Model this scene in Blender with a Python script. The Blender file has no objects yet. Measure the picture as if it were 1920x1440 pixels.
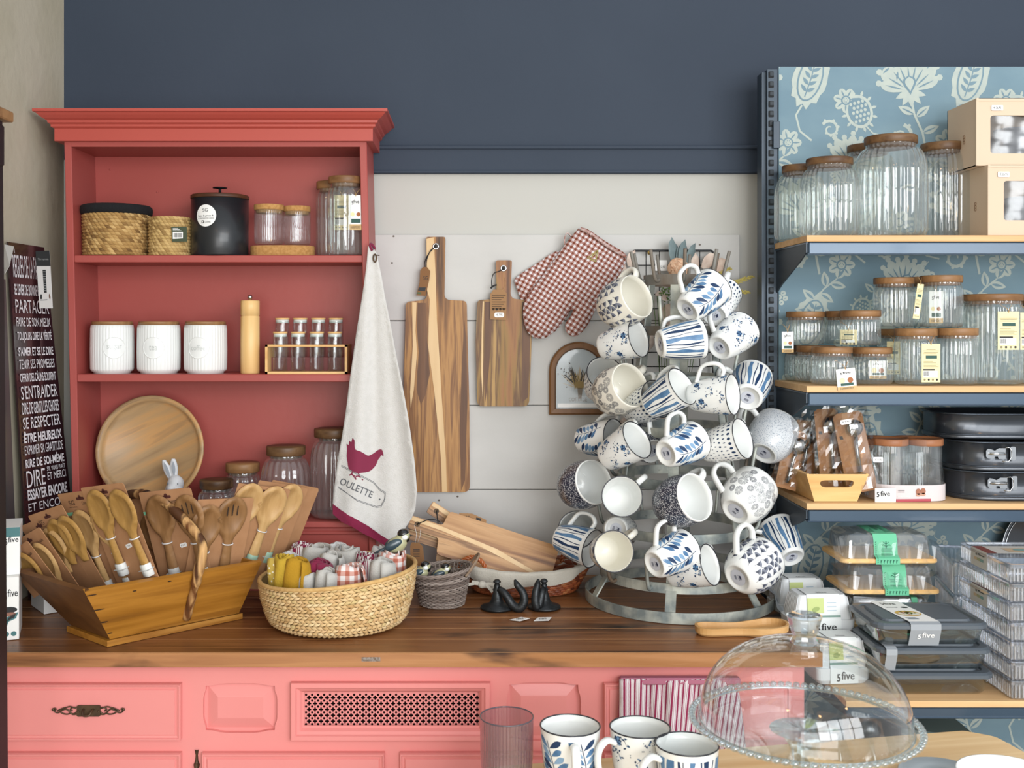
import bpy, math, random
from mathutils import Vector, Matrix, geometry, noise
V = Vector; PI = math.pi
random.seed(7)
R_ = random.Random(11)
D = bpy.data; SC = bpy.context.scene; COL = SC.collection
sin, cos, rad = math.sin, math.cos, math.radians

# ------------------------------------------------------------------ camera, world, lights, exposure
cam = D.objects.new('camera', D.cameras.new('camera')); COL.objects.link(cam)
cam.location = (0, 0, 1.5); cam.rotation_euler = (PI/2, 0, 0)
cam.data.sensor_width = 36; cam.data.lens = 37.5
cam.data.shift_x = 70/1920; cam.data.shift_y = -115/1920
cam.data.clip_start = .05
cam.data.dof.use_dof = True; cam.data.dof.focus_distance = 2.25; cam.data.dof.aperture_fstop = 9
SC.camera = cam
w = D.worlds.new('world'); SC.world = w; w.use_nodes = True
w.node_tree.nodes['Background'].inputs[0].default_value = (.92, .96, 1, 1)
w.node_tree.nodes['Background'].inputs[1].default_value = .62

def area(name, loc, rot, sx, sy, e, col):
    l = D.lights.new(name, 'AREA'); l.shape = 'RECTANGLE'; l.size = sx; l.size_y = sy; l.energy = e; l.color = col
    o = D.objects.new(name, l); COL.objects.link(o); o.location = loc; o.rotation_euler = rot; return o
def aim(loc, to):
    return (V(to)-V(loc)).to_track_quat('-Z', 'Y').to_euler()
area('window_daylight', (1.5, -1.2, 1.95), aim((1.5, -1.2, 1.95), (.2, 2.4, 1.0)), 2.6, 1.5, 82, (.95, .98, 1))
area('low_front_fill', (.3, -1.9, 1.15), aim((.3, -1.9, 1.15), (.25, 2.4, .95)), 2.2, 1.5, 36, (1, .98, .95))  # added fill, set low behind the camera to lift the lower half
# muntin bars of the shop window the daylight comes through
WIN = ((1.5, -1.2, 1.95), (.2, 2.4, 1.0), 2.6, 1.5)
for i, (x, y, z) in enumerate([(.5, -.3, 2.35), (1.5, .2, 2.5), (-.6, .1, 2.5)]):
    l = D.lights.new('warm_bulb', 'POINT'); l.energy = 2.2; l.color = (1, .55, .22); l.shadow_soft_size = .045
    o = D.objects.new('warm_bulb', l); COL.objects.link(o); o.location = (x, y, z)
SC.view_settings.view_transform = 'Standard'; SC.view_settings.look = 'None'
SC.view_settings.exposure = .58; SC.view_settings.gamma = 1; SC.view_settings.use_curve_mapping = False

# ------------------------------------------------------------------ coordinates
F = 2000.0; CX = 890.0; CY = 605.0; EYE = 1.5
def W(px, py, Y): return V(((px-CX)*Y/F, Y, EYE-(py-CY)*Y/F))
def S(Y): return Y/F
def lin(h):
    h = h.lstrip('#'); c = [int(h[i:i+2], 16)/255 for i in (0, 2, 4)]
    return tuple([x/12.92 if x <= .04045 else ((x+.055)/1.055)**2.4 for x in c]+[1])
WALL = 2.545; CT = .903            # back wall depth, counter height

# ------------------------------------------------------------------ materials
MATS = {}
def nt(name):
    m = D.materials.new(name); m.use_nodes = True; t = m.node_tree
    return m, t, t.nodes['Principled BSDF']
def N(t, kind, **k):
    n = t.nodes.new('ShaderNode'+kind)
    for a, b in k.items():
        if a in n.inputs: n.inputs[a].default_value = b
        else: setattr(n, a, b)
    return n
def ramp(t, stops, const=False):
    n = t.nodes.new('ShaderNodeValToRGB'); cr = n.color_ramp
    if const: cr.interpolation = 'CONSTANT'
    while len(cr.elements) < len(stops): cr.elements.new(.5)
    for e, (p, c) in zip(cr.elements, stops):
        e.position = p; e.color = lin(c) if isinstance(c, str) else (c, c, c, 1)
    return n
def coords(t, scale=(1, 1, 1), rot=(0, 0, 0), out='Object'):
    tc = N(t, 'TexCoord'); mp = N(t, 'Mapping'); mp.inputs['Scale'].default_value = scale; mp.inputs['Rotation'].default_value = rot
    t.links.new(tc.outputs[out], mp.inputs['Vector']); return mp.outputs['Vector']
def bump(t, b, h, s, dist=.002):
    n = N(t, 'Bump', Strength=s, Distance=dist); t.links.new(h, n.inputs['Height']); t.links.new(n.outputs[0], b.inputs['Normal'])
def M(name, col, rough=.5, metal=0, spec=.5, col2=None, vs=(6, 6, 6), bmp=0, bs=80, coat=0, island=None, lo=.35, hi=.65, sheen=0):
    if name in MATS: return MATS[name]
    m, t, b = nt(name)
    b.inputs['Base Color'].default_value = lin(col); b.inputs['Roughness'].default_value = rough
    b.inputs['Metallic'].default_value = metal; b.inputs['Specular IOR Level'].default_value = spec
    b.inputs['Coat Weight'].default_value = coat; b.inputs['Coat Roughness'].default_value = .08
    if sheen: b.inputs['Sheen Weight'].default_value = sheen
    if island:
        g = N(t, 'NewGeometry'); r = ramp(t, [(i/(len(island)-1), c) for i, c in enumerate(island)])
        t.links.new(g.outputs['Random Per Island'], r.inputs[0]); t.links.new(r.outputs[0], b.inputs['Base Color'])
    elif col2:
        n = N(t, 'TexNoise', Scale=1.0, Detail=5.0); t.links.new(coords(t, vs), n.inputs['Vector'])
        r = ramp(t, [(lo, col), (hi, col2)]); t.links.new(n.outputs[0], r.inputs[0]); t.links.new(r.outputs[0], b.inputs['Base Color'])
    if bmp:
        n = N(t, 'TexNoise', Scale=float(bs), Detail=3.0); t.links.new(coords(t), n.inputs['Vector']); bump(t, b, n.outputs[0], bmp)
    MATS[name] = m; return m
def wood(name, cols, axis=2, fine=70, wide=14, rough=.45, spec=.35, rot=(0, 0, 0), stain=None, contrast=1, island=0):
    """streaked timber: grain runs along the given local axis"""
    if name in MATS: return MATS[name]
    m, t, b = nt(name); b.inputs['Roughness'].default_value = rough; b.inputs['Specular IOR Level'].default_value = spec
    sc = [1, 1, 1]; sc[axis] = .06
    vec = coords(t, tuple(sc) if not any(rot) else (1, 1, 1), rot)
    if any(rot):
        m2_ = N(t, 'Mapping'); m2_.inputs['Scale'].default_value = sc; t.links.new(vec, m2_.inputs['Vector']); vec = m2_.outputs['Vector']
    if island:
        g = N(t, 'NewGeometry'); ad = N(t, 'VectorMath', operation='ADD'); cm = N(t, 'CombineXYZ'); mm = N(t, 'Math', operation='MULTIPLY'); mm.inputs[1].default_value = 9
        t.links.new(g.outputs['Random Per Island'], mm.inputs[0]); t.links.new(mm.outputs[0], cm.inputs[0]); t.links.new(mm.outputs[0], cm.inputs[2])
        t.links.new(vec, ad.inputs[0]); t.links.new(cm.outputs[0], ad.inputs[1]); vec = ad.outputs[0]
    n1 = N(t, 'TexNoise', Scale=float(wide), Detail=2.0, Distortion=.5); t.links.new(vec, n1.inputs['Vector'])
    n2 = N(t, 'TexNoise', Scale=float(fine), Detail=6.0, Distortion=.3); t.links.new(vec, n2.inputs['Vector'])
    mx = N(t, 'Mix'); mx.data_type = 'FLOAT'; mx.inputs[0].default_value = .38
    t.links.new(n1.outputs[0], mx.inputs[2]); t.links.new(n2.outputs[0], mx.inputs[3])
    k = len(cols); r = ramp(t, [(.5+(i/(k-1)-.5)*.36/contrast, c) for i, c in enumerate(cols)])
    t.links.new(mx.outputs[0], r.inputs[0]); out = r.outputs[0]
    if stain:
        sc2 = [7, 7, 7]; sc2[axis] = 2.2
        n3 = N(t, 'TexNoise', Scale=1.0, Detail=4.0, Distortion=.6); t.links.new(coords(t, tuple(sc2)), n3.inputs['Vector'])
        r3 = ramp(t, [(stain[1], 0.0), (stain[1]+.1, 1.0)]); t.links.new(n3.outputs[0], r3.inputs[0])
        m3 = N(t, 'Mix'); m3.data_type = 'RGBA'; t.links.new(r3.outputs[0], m3.inputs[0]); t.links.new(out, m3.inputs[6]); m3.inputs[7].default_value = lin(stain[0]); out = m3.outputs[2]
    t.links.new(out, b.inputs['Base Color']); bump(t, b, n2.outputs[0], .15)
    MATS[name] = m; return m
def glass(name, tint='#eef4f4', refl=.07, edge=.75, rough=.03, body=None, bodyf=0, p=2.2):
    """thin clear pane or vessel wall"""
    if name in MATS: return MATS[name]
    m = D.materials.new(name); m.use_nodes = True; t = m.node_tree; t.nodes.clear()
    o = N(t, 'OutputMaterial'); tr = N(t, 'BsdfTransparent'); tr.inputs[0].default_value = lin(tint)
    g = N(t, 'BsdfGlossy'); g.inputs['Roughness'].default_value = rough; g.inputs['Color'].default_value = (1, 1, 1, 1)
    lw = N(t, 'LayerWeight', Blend=.5); pw = N(t, 'Math', operation='POWER'); pw.inputs[1].default_value = p
    t.links.new(lw.outputs['Facing'], pw.inputs[0])
    mp = N(t, 'MapRange'); mp.inputs[3].default_value = refl; mp.inputs[4].default_value = edge
    t.links.new(pw.outputs[0], mp.inputs[0]); mx = N(t, 'MixShader')
    t.links.new(mp.outputs[0], mx.inputs[0]); a = tr.outputs[0]
    if bodyf:
        d = N(t, 'BsdfDiffuse'); d.inputs[0].default_value = lin(body); m2 = N(t, 'MixShader'); m2.inputs[0].default_value = bodyf
        t.links.new(tr.outputs[0], m2.inputs[1]); t.links.new(d.outputs[0], m2.inputs[2]); a = m2.outputs[0]
    t.links.new(a, mx.inputs[1]); t.links.new(g.outputs[0], mx.inputs[2]); t.links.new(mx.outputs[0], o.inputs[0])
    MATS[name] = m; return m
def uvpat(name, stops_u, fu, stops_v=None, fv=0, rough=.85, warp=0, cols=None):
    """woven stripes (u only) or checks (u and v) in UV metres"""
    if name in MATS: return MATS[name]
    m, t, b = nt(name); b.inputs['Roughness'].default_value = rough; b.inputs['Specular IOR Level'].default_value = .15
    tc = N(t, 'TexCoord'); sp = N(t, 'SeparateXYZ'); t.links.new(tc.outputs['UV'], sp.inputs[0])
    def band(out, f):
        mu = N(t, 'Math', operation='MULTIPLY'); mu.inputs[1].default_value = f; t.links.new(out, mu.inputs[0])
        fr = N(t, 'Math', operation='FRACT'); t.links.new(mu.outputs[0], fr.inputs[0]); return fr.outputs[0]
    if stops_v is None:
        r = ramp(t, stops_u, True); t.links.new(band(sp.outputs[0], fu), r.inputs[0]); t.links.new(r.outputs[0], b.inputs['Base Color'])
    else:
        ss = []
        for o, f in ((sp.outputs[0], fu), (sp.outputs[1], fv)):
            g = N(t, 'Math', operation='GREATER_THAN'); g.inputs[1].default_value = .5; t.links.new(band(o, f), g.inputs[0]); ss.append(g.outputs[0])
        ad = N(t, 'Math', operation='ADD'); t.links.new(ss[0], ad.inputs[0]); t.links.new(ss[1], ad.inputs[1])
        di = N(t, 'Math', operation='MULTIPLY'); di.inputs[1].default_value = .45; t.links.new(ad.outputs[0], di.inputs[0])
        r = ramp(t, [(0, cols[0]), (.3, cols[1]), (.7, cols[2])], True); t.links.new(di.outputs[0], r.inputs[0]); t.links.new(r.outputs[0], b.inputs['Base Color'])
    MATS[name] = m; return m
def speckle(name, base, dot, scale, thr, rough=.3, stretch=(1, 1, 1)):
    if name in MATS: return MATS[name]
    m, t, b = nt(name); b.inputs['Roughness'].default_value = rough; b.inputs['Coat Weight'].default_value = .5; b.inputs['Coat Roughness'].default_value = .1
    v = N(t, 'TexVoronoi', Scale=float(scale)); t.links.new(coords(t, stretch), v.inputs['Vector'])
    r = ramp(t, [(0, dot), (thr, base)], True); t.links.new(v.outputs['Distance'], r.inputs[0]); t.links.new(r.outputs[0], b.inputs['Base Color'])
    MATS[name] = m; return m

# ------------------------------------------------------------------ mesh building
ORG = {}
class MB:
    def __init__(s): s.v = []; s.f = []; s.m = []; s.uv = {}; s.sm = []
    def add(s, vs, fs, mi=0, smooth=True, uv=None):
        o = len(s.v); s.v += [V(x) for x in vs]
        for f in fs: s.f.append([i+o for i in f]); s.m.append(mi); s.sm.append(smooth)
        if uv:
            for i, q in enumerate(uv): s.uv[o+i] = q
        return o
    def build(s, name, mat, parent=None, loc=None, local=False):
        me = D.meshes.new(name)
        if parent is not None: org = V((0, 0, 0)) if local else ORG[parent]
        else: org = V(loc) if loc is not None else V((0, 0, 0))
        off = V((0, 0, 0)) if local else org
        me.from_pydata([x-off for x in s.v], [], s.f)
        for mm in (mat if isinstance(mat, (list, tuple)) else [mat]): me.materials.append(mm)
        me.polygons.foreach_set('material_index', s.m); me.polygons.foreach_set('use_smooth', s.sm)
        if s.uv:
            l = me.uv_layers.new(name='UVMap')
            for lp in me.loops: l.data[lp.index].uv = s.uv.get(lp.vertex_index, (0, 0))
        me.validate(); me.update()
        o = D.objects.new(name, me); COL.objects.link(o)
        if parent is not None: o.parent = parent; ORG[o] = ORG[parent]
        else:
            o.location = org; ORG[o] = org
        return o
    def box(s, a, b, mi=0, bev=0, M4=None, smooth=False):
        x0, y0, z0 = [min(p, q) for p, q in zip(a, b)]; x1, y1, z1 = [max(p, q) for p, q in zip(a, b)]
        if bev <= 0:
            vs = [(x, y, z) for z in (z0, z1) for y in (y0, y1) for x in (x0, x1)]
            fs = [(0, 2, 3, 1), (4, 5, 7, 6), (0, 1, 5, 4), (2, 6, 7, 3), (0, 4, 6, 2), (1, 3, 7, 5)]
        else:
            bv = min(bev, (x1-x0)*.45, (y1-y0)*.45, (z1-z0)*.45)
            vs = []; idx = {}
            for i in (0, 1):
                for j in (0, 1):
                    for k in (0, 1):
                        for ax in range(3):
                            p = [(x0, x1)[i], (y0, y1)[j], (z0, z1)[k]]
                            for q, (c, sg) in enumerate(zip((i, j, k), (1, 1, 1))):
                                if q != ax: p[q] += bv*(1 if c == 0 else -1)
                            idx[(i, j, k, ax)] = len(vs); vs.append(p)
            fs = []
            for ax in range(3):
                o1, o2 = [q for q in range(3) if q != ax]
                for c in (0, 1):
                    q = []
                    for (a1, a2) in ((0, 0), (1, 0), (1, 1), (0, 1)):
                        k = [0, 0, 0]; k[ax] = c; k[o1] = a1; k[o2] = a2; q.append(idx[(*k, ax)])
                    fs.append(q)
                for (a1, a2) in ((0, 0), (1, 0), (1, 1), (0, 1)):
                    q = []
                    for c, axx in ((0, o1), (0, o2), (1, o2), (1, o1)):
                        k = [0, 0, 0]; k[ax] = c; k[o1] = a1; k[o2] = a2; q.append(idx[(*k, axx)])
                    fs.append(q)
            for i in (0, 1):
                for j in (0, 1):
                    for k in (0, 1): fs.append([idx[(i, j, k, ax)] for ax in range(3)])
        vs = [V(p) for p in vs]
        c = V(((x0+x1)/2, (y0+y1)/2, (z0+z1)/2)); out = []
        for f in fs:
            nrm = (vs[f[1]]-vs[f[0]]).cross(vs[f[2]]-vs[f[0]]); ce = sum([vs[q] for q in f], V((0, 0, 0)))/len(f)
            out.append(f if nrm.dot(ce-c) > 0 else f[::-1])
        if M4 is not None: vs = [M4 @ p for p in vs]
        s.add(vs, out, mi, smooth); return s
    def lathe(s, prof, c=(0, 0, 0), seg=48, mis=None, flute=None, sx=1, sy=1, mi=0, uvR=0, smooth=True, M4=None, tilt=0):
        vs = []; fs = []; uv = []; n = len(prof); ms = []
        for i in range(seg+(1 if uvR else 0)):
            a = 2*PI*i/seg
            for j, (r, z) in enumerate(prof):
                k = 1+(flute[1]*cos(flute[0]*a)*(flute[2](z) if len(flute) > 2 else 1) if flute and r > 1e-6 else 0)
                p = V((r*k*sx*cos(a), r*k*sy*sin(a), z+tilt*r*cos(a)))
                vs.append((M4 @ p) if M4 is not None else p+V(c)); uv.append((a*uvR, z))
        for i in range(seg):
            i2 = (i+1) if uvR else (i+1) % seg
            for j in range(n-1):
                if prof[j] == prof[j+1]: continue
                if prof[j][0] < 1e-7 and prof[j+1][0] < 1e-7: continue
                if prof[j][0] < 1e-7: q = [i*n+j, i2*n+j+1, i*n+j+1]
                elif prof[j+1][0] < 1e-7: q = [i*n+j, i2*n+j, i*n+j+1]
                else: q = [i*n+j, i2*n+j, i2*n+j+1, i*n+j+1]
                fs.append(q); ms.append(mis[j] if mis else mi)
        o = s.add(vs, fs, 0, smooth, uv if uvR else None)
        s.m[-len(ms):] = ms; return s
    def tube(s, pts, r, seg=8, mi=0, closed=False, cap=True, flat=None):
        pts = [V(p) for p in pts]; n = len(pts); rs = r if isinstance(r, (list, tuple)) else [r]*n
        vs = []; fs = []; up = None
        for i, p in enumerate(pts):
            a = pts[(i-1) % n] if (closed or i) else p; b = pts[(i+1) % n] if (closed or i < n-1) else p
            t = (b-a).normalized()
            if up is None:
                up = t.orthogonal().normalized() if flat is None else (V(flat)-t*V(flat).dot(t)).normalized()
            up = (up-t*up.dot(t)).normalized(); sd = t.cross(up)
            for k in range(seg):
                an = 2*PI*k/seg; fl = 1
                vs.append(p+(up*cos(an)+sd*sin(an))*rs[i])
        for i in range(n if closed else n-1):
            for k in range(seg):
                a = i*seg+k; b = i*seg+(k+1) % seg; c = ((i+1) % n)*seg+(k+1) % seg; d = ((i+1) % n)*seg+k
                fs.append((a, b, c, d))
        if cap and not closed: fs.append(list(range(seg))[::-1]); fs.append([(n-1)*seg+k for k in range(seg)])
        s.add(vs, fs, mi); return s
    def strip(s, pts, up, wd, th, mi=0, closed=False):
        """flat metal strap: rectangle section swept along pts; up = width direction per point or constant"""
        pts = [V(p) for p in pts]; n = len(pts); vs = []; fs = []
        for i, p in enumerate(pts):
            a = pts[(i-1) % n] if (closed or i) else p; b = pts[(i+1) % n] if (closed or i < n-1) else p
            t = (b-a).normalized(); u = up(p) if callable(up) else V(up); u = (u-t*u.dot(t)).normalized(); sd = t.cross(u)
            for q, w_ in ((-1, -1), (1, -1), (1, 1), (-1, 1)): vs.append(p+u*q*wd/2+sd*w_*th/2)
        for i in range(n if closed else n-1):
            for k in range(4):
                fs.append((i*4+k, i*4+(k+1) % 4, ((i+1) % n)*4+(k+1) % 4, ((i+1) % n)*4+k))
        if not closed: fs += [(3, 2, 1, 0), tuple((n-1)*4+k for k in range(4))]
        s.add(vs, fs, mi, False); return s
    def poly(s, pts, f, mi=0, uvf=None):
        """flat 2D polygon mapped to 3D by f(u, v)"""
        tri = geometry.tessellate_polygon([[V((p[0], p[1], 0)) for p in pts]])
        s.add([f(*p) for p in pts], tri, mi, False, [uvf(*p) for p in pts] if uvf else None); return s
    def polyh(s, loops, f, mi=0):
        tri = geometry.tessellate_polygon([[V((p[0], p[1], 0)) for p in l] for l in loops])
        s.add([f(*p) for l in loops for p in l], tri, mi, False); return s
    def prism(s, pts, f, th, mi=0, bev=0):
        """outline in 2D; f(u, v, d) maps with depth d (0 front, th back)"""
        n = len(pts)
        if bev:
            ins = inset(pts, bev); rings = [(ins, 0), (pts, bev), (pts, th-bev), (ins, th)]
        else: rings = [(pts, 0), (pts, th)]
        vs = []; fs = []
        for pp, d in rings: vs += [f(p[0], p[1], d) for p in pp]
        for k in range(len(rings)-1):
            for i in range(n): fs.append((k*n+i, k*n+(i+1) % n, (k+1)*n+(i+1) % n, (k+1)*n+i))
        tri = geometry.tessellate_polygon([[V((p[0], p[1], 0)) for p in rings[0][0]]])
        fs += [tuple(t) for t in tri]; e = (len(rings)-1)*n; fs += [tuple(e+q for q in t[::-1]) for t in tri]
        s.add(vs, fs, mi, False); return s
    def loft(s, rings, mi=0, cap=(True, True), smooth=False):
        n = len(rings[0]); vs = [p for r in rings for p in r]; fs = []
        for k in range(len(rings)-1):
            for i in range(n): fs.append((k*n+i, k*n+(i+1) % n, (k+1)*n+(i+1) % n, (k+1)*n+i))
        if cap[0]: fs.append(list(range(n))[::-1])
        if cap[1]: fs.append([(len(rings)-1)*n+i for i in range(n)])
        s.add(vs, fs, mi, smooth); return s
    def ball(s, c, r, mi=0, M4=None, seg=20, rings=12):
        r = (r, r, r) if not isinstance(r, (tuple, list)) else r; vs = []; fs = []
        M4 = M4 or Matrix.Identity(3)
        for j in range(rings+1):
            for i in range(seg):
                a = 2*PI*i/seg; b = PI*j/rings
                vs.append(V(c)+M4 @ V((r[0]*sin(b)*cos(a), r[1]*sin(b)*sin(a), r[2]*cos(b))))
        for j in range(rings):
            for i in range(seg): fs.append((j*seg+i, (j+1)*seg+i, (j+1)*seg+(i+1) % seg, j*seg+(i+1) % seg))
        s.add(vs, fs, mi); return s
def inset(pts, d):
    n = len(pts); ar = sum(pts[i][0]*pts[(i+1) % n][1]-pts[(i+1) % n][0]*pts[i][1] for i in range(n)); sg = 1 if ar > 0 else -1
    out = []
    for i in range(n):
        a, b, c = V(pts[i-1][:2]), V(pts[i][:2]), V(pts[(i+1) % n][:2])
        t = (c-a)
        if t.length < 1e-9: out.append(tuple(b)); continue
        t.normalize(); out.append((b.x-t.y*d*sg, b.y+t.x*d*sg))
    return out
def sheet(pts, step):
    """fill an outline with a fine triangle net; gives verts2d, tris, distance to the outline"""
    n = len(pts); P2 = [V(p[:2]) for p in pts]
    x0 = min(p.x for p in P2); x1 = max(p.x for p in P2); y0 = min(p.y for p in P2); y1 = max(p.y for p in P2)
    def dist(q):
        m = 1e9
        for i in range(n):
            a = P2[i]; b = P2[(i+1) % n]; ab = b-a; t = max(0, min(1, (q-a).dot(ab)/(ab.length_squared+1e-12))); m = min(m, (q-a-ab*t).length)
        return m
    def inside(q):
        c = False
        for i in range(n):
            a = P2[i]; b = P2[(i+1) % n]
            if (a.y > q.y) != (b.y > q.y) and q.x < (b.x-a.x)*(q.y-a.y)/(b.y-a.y)+a.x: c = not c
        return c
    vs = list(P2); y = y0+step*.5; r = 0
    while y < y1:
        x = x0+step*(.5 if r % 2 else 1.0)
        while x < x1:
            q = V((x, y))
            if inside(q) and dist(q) > step*.45: vs.append(q)
            x += step
        y += step*.87; r += 1
    res = geometry.delaunay_2d_cdt(vs, [], [list(range(n))], 1, 1e-7)
    out = [tuple(v) for v in res[0]]
    return out, [tuple(f) for f in res[2]], [dist(V(v)) for v in out]
def psheet(mb, pts, f, step, mi=0):
    vs, tr, _ = sheet(pts, step); mb.add([f(*p) for p in vs], tr, mi, True)
def smooth_closed(pts, k=4):
    n = len(pts); out = []
    for i in range(n):
        p0, p1, p2, p3 = [V(pts[(i+q) % n][:2]) for q in (-1, 0, 1, 2)]
        for j in range(k):
            t = j/k; out.append(tuple(.5*((2*p1)+(p2-p0)*t+(2*p0-5*p1+4*p2-p3)*t*t+(3*p1-p0-3*p2+p3)*t**3)))
    return out
def smooth_open(pts, k=6):
    P3 = [V(p) for p in pts]; P3 = [2*P3[0]-P3[1]]+P3+[2*P3[-1]-P3[-2]]; out = []
    for i in range(1, len(P3)-2):
        p0, p1, p2, p3 = P3[i-1:i+3]
        for j in range(k):
            t = j/k; out.append(.5*((2*p1)+(p2-p0)*t+(2*p0-5*p1+4*p2-p3)*t*t+(3*p1-p0-3*p2+p3)*t**3))
    out.append(P3[-2]); return out
def rrect(x0, y0, x1, y1, r, k=5):
    out = []
    for cx, cy, a in ((x1-r, y1-r, 0), (x0+r, y1-r, 90), (x0+r, y0+r, 180), (x1-r, y0+r, 270)):
        for i in range(k+1): t = rad(a+90*i/k); out.append((cx+r*cos(t), cy+r*sin(t)))
    return out
def ell(cx, cy, a, b=None, n=16, rot=0):
    b = a if b is None else b; c, s_ = cos(rot), sin(rot)
    return [(cx+a*cos(t)*c-b*sin(t)*s_, cy+a*cos(t)*s_+b*sin(t)*c) for t in [2*PI*i/n for i in range(n)]]
def leafp(x, y, ang, L, w_, n=5, blunt=0):
    """leaf outline starting at x, y and growing along ang"""
    c, s_ = cos(ang), sin(ang); up = []; dn = []
    for i in range(n+1):
        t = i/n; h = w_*.5*sin(PI*t**(1.3 if blunt else .85)) if not blunt else w_*.5*sin(PI*t**1.7)**.7 if 0 < t < 1 else 0
        up.append((t*L, h)); dn.append((t*L, -h))
    pts = up+dn[1:-1][::-1]
    return [(x+a*c-b*s_, y+a*s_+b*c) for a, b in pts]
def leafq(x, y, ang, L, w_, n=6, blunt=1):
    c, s_ = cos(ang), sin(ang); up = []
    for i in range(n+1):
        t = i/n; h = w_*.5*(sin(PI*t**1.5)**.7 if 0 < t < 1 else 0.02) if blunt else w_*.5*(sin(PI*t**.85) if 0 < t < 1 else .02)
        up.append((t*L, h))
    f = lambda a, b: (x+a*c-b*s_, y+a*s_+b*c)
    return [[f(*up[i]), f(*up[i+1]), f(up[i+1][0], -up[i+1][1]), f(up[i][0], -up[i][1])] for i in range(n)]
def dense(pts, step):
    out = []
    for a, b in zip(pts, pts[1:]):
        k = max(1, int((V(b)-V(a)).length/step)); out += [tuple(V(a)+(V(b)-V(a))*i/k) for i in range(k)]
    return out+[pts[-1]]
def stroke(pts, wd):
    P2 = [V(p) for p in pts]; L = []; Rr = []
    for i, p in enumerate(P2):
        t = (P2[min(i+1, len(P2)-1)]-P2[max(i-1, 0)]).normalized(); w_ = wd(i/(len(P2)-1)) if callable(wd) else wd
        L.append((p.x-t.y*w_/2, p.y+t.x*w_/2)); Rr.append((p.x+t.y*w_/2, p.y-t.x*w_/2))
    return [[L[i], L[i+1], Rr[i+1], Rr[i]] for i in range(len(P2)-1)]
_TX = {}
def text2d(body, bold=0, shear=0):
    k = (body, bold, shear)
    if k not in _TX:
        cu = D.curves.new('lettering', 'FONT'); cu.body = body; cu.size = 1; cu.offset = bold; cu.shear = shear; cu.resolution_u = 3
        ob = D.objects.new('lettering', cu); COL.objects.link(ob); dg = bpy.context.evaluated_depsgraph_get(); dg.update()
        me = D.meshes.new_from_object(ob.evaluated_get(dg)); vs = [(v.co.x, v.co.y) for v in me.vertices]; fs = [tuple(p.vertices) for p in me.polygons]
        D.objects.remove(ob); D.meshes.remove(me); D.curves.remove(cu)
        x0 = min(v[0] for v in vs); x1 = max(v[0] for v in vs); y0 = min(v[1] for v in vs); y1 = max(v[1] for v in vs)
        _TX[k] = ([((v[0]-x0)/(x1-x0), (v[1]-y0)/(y1-y0)) for v in vs], fs, (x1-x0)/(y1-y0))
    return _TX[k]
def put_text(mb, body, f, x0, y0, x1, y1, mi=0, bold=0, shear=0):
    """fit the words between x0..x1 and y0 (bottom)..y1 (top) of the 2D space of f"""
    vs, fs, asp = text2d(body, bold, shear)
    if x1 is None: x1 = x0+asp*abs(y1-y0)
    mb.add([f(x0+u*(x1-x0), y0+v*(y1-y0)) for u, v in vs], fs, mi, False); return x1
def thing(name, label, cat, loc, group=None, kind=None):
    o = D.objects.new(name, None); COL.objects.link(o); o.empty_display_size = .02; o.location = loc; ORG[o] = V(loc)
    o['label'] = label; o['category'] = cat
    if group: o['group'] = group
    return o
def tag(o, label=None, cat=None, group=None, kind=None):
    for k, v in (('label', label), ('category', cat), ('group', group), ('kind', kind)):
        if v: o[k] = v
    return o
def frame(o, x, z, y=None):
    """matrix with columns x, y, z at o"""
    z = V(z).normalized(); x = V(x); x = (x-z*x.dot(z)).normalized(); y = z.cross(x)
    return Matrix.Translation(V(o)) @ Matrix(((x.x, y.x, z.x), (x.y, y.y, z.y), (x.z, y.z, z.z))).to_4x4()
def flat(Y, dy=0):
    return lambda px, py, d=0: W(px, py, Y)+V((0, dy+d, 0))

# ------------------------------------------------------------------ shared materials
RED = M('coral_paint', '#9c4741', .42, spec=.4, bmp=.12, bs=60, col2='#a14c46', vs=(3, 3, 3))
CORAL_LIT = M('coral_paint_lit', '#d6837f', .38, spec=.45, bmp=.1, bs=60, col2='#da8884', vs=(3, 3, 3))  # same coral as the hutch, lightened to paint in the brighter light below
WHITE = M('white_card', '#e8e8e6', .6); BLACK = M('black_ink', '#15161a', .6); KRAFT = M('kraft_card', '#a0744f', .85, col2='#a87c57', vs=(40, 40, 40))
KRAFT2 = M('pale_kraft', '#c9a877', .8); CREAM = M('cream_card', '#e6d6a6', .7); GREENP = M('dark_green_ink', '#1f4a42', .6); MINT = M('mint_paint', '#7fc7a2', .5)
GALV = M('galvanised_steel', '#7c8585', .5, .4, col2='#bdc0b6', vs=(26, 26, 26), bmp=.25, bs=40)
RUST = M('rusty_steel', '#6b5a4a', .7, .3, col2='#83827c', vs=(20, 20, 9))
BLKM = M('black_metal', '#17181b', .45, .4); CHAR = M('charcoal_steel', '#2d3a46', .42, .25)
ACA = wood('acacia_wood', ['#3c2414', '#5e3a1f', '#8a5c34', '#a47442', '#7c4e2b', '#c79c68'], 2, 75, 13, contrast=1.25)
ACAX = wood('acacia_wood_lengthwise', ['#5a3a22', '#8c6240', '#ac8157', '#b98f64', '#8a5f3c'], 0, 70, 16, contrast=1.2)
LID = wood('acacia_lid', ['#2b1c10', '#4f3622', '#6c5034', '#5a3e27', '#9a7c52'], 0, 60, 16)
LIDL = wood('warm_wood_lid', ['#654529', '#805c3a', '#96704a', '#735133'], 0, 60, 16)
BAMB = wood('bamboo', ['#c89a5c', '#d8ae70', '#e2bd83', '#cfa266'], 2, 60, 10, rough=.4)
BAMBX = wood('bamboo_lengthwise', ['#c39358', '#d5a96c', '#dfb97e', '#cc9d60'], 0, 60, 10, rough=.4)
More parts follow.
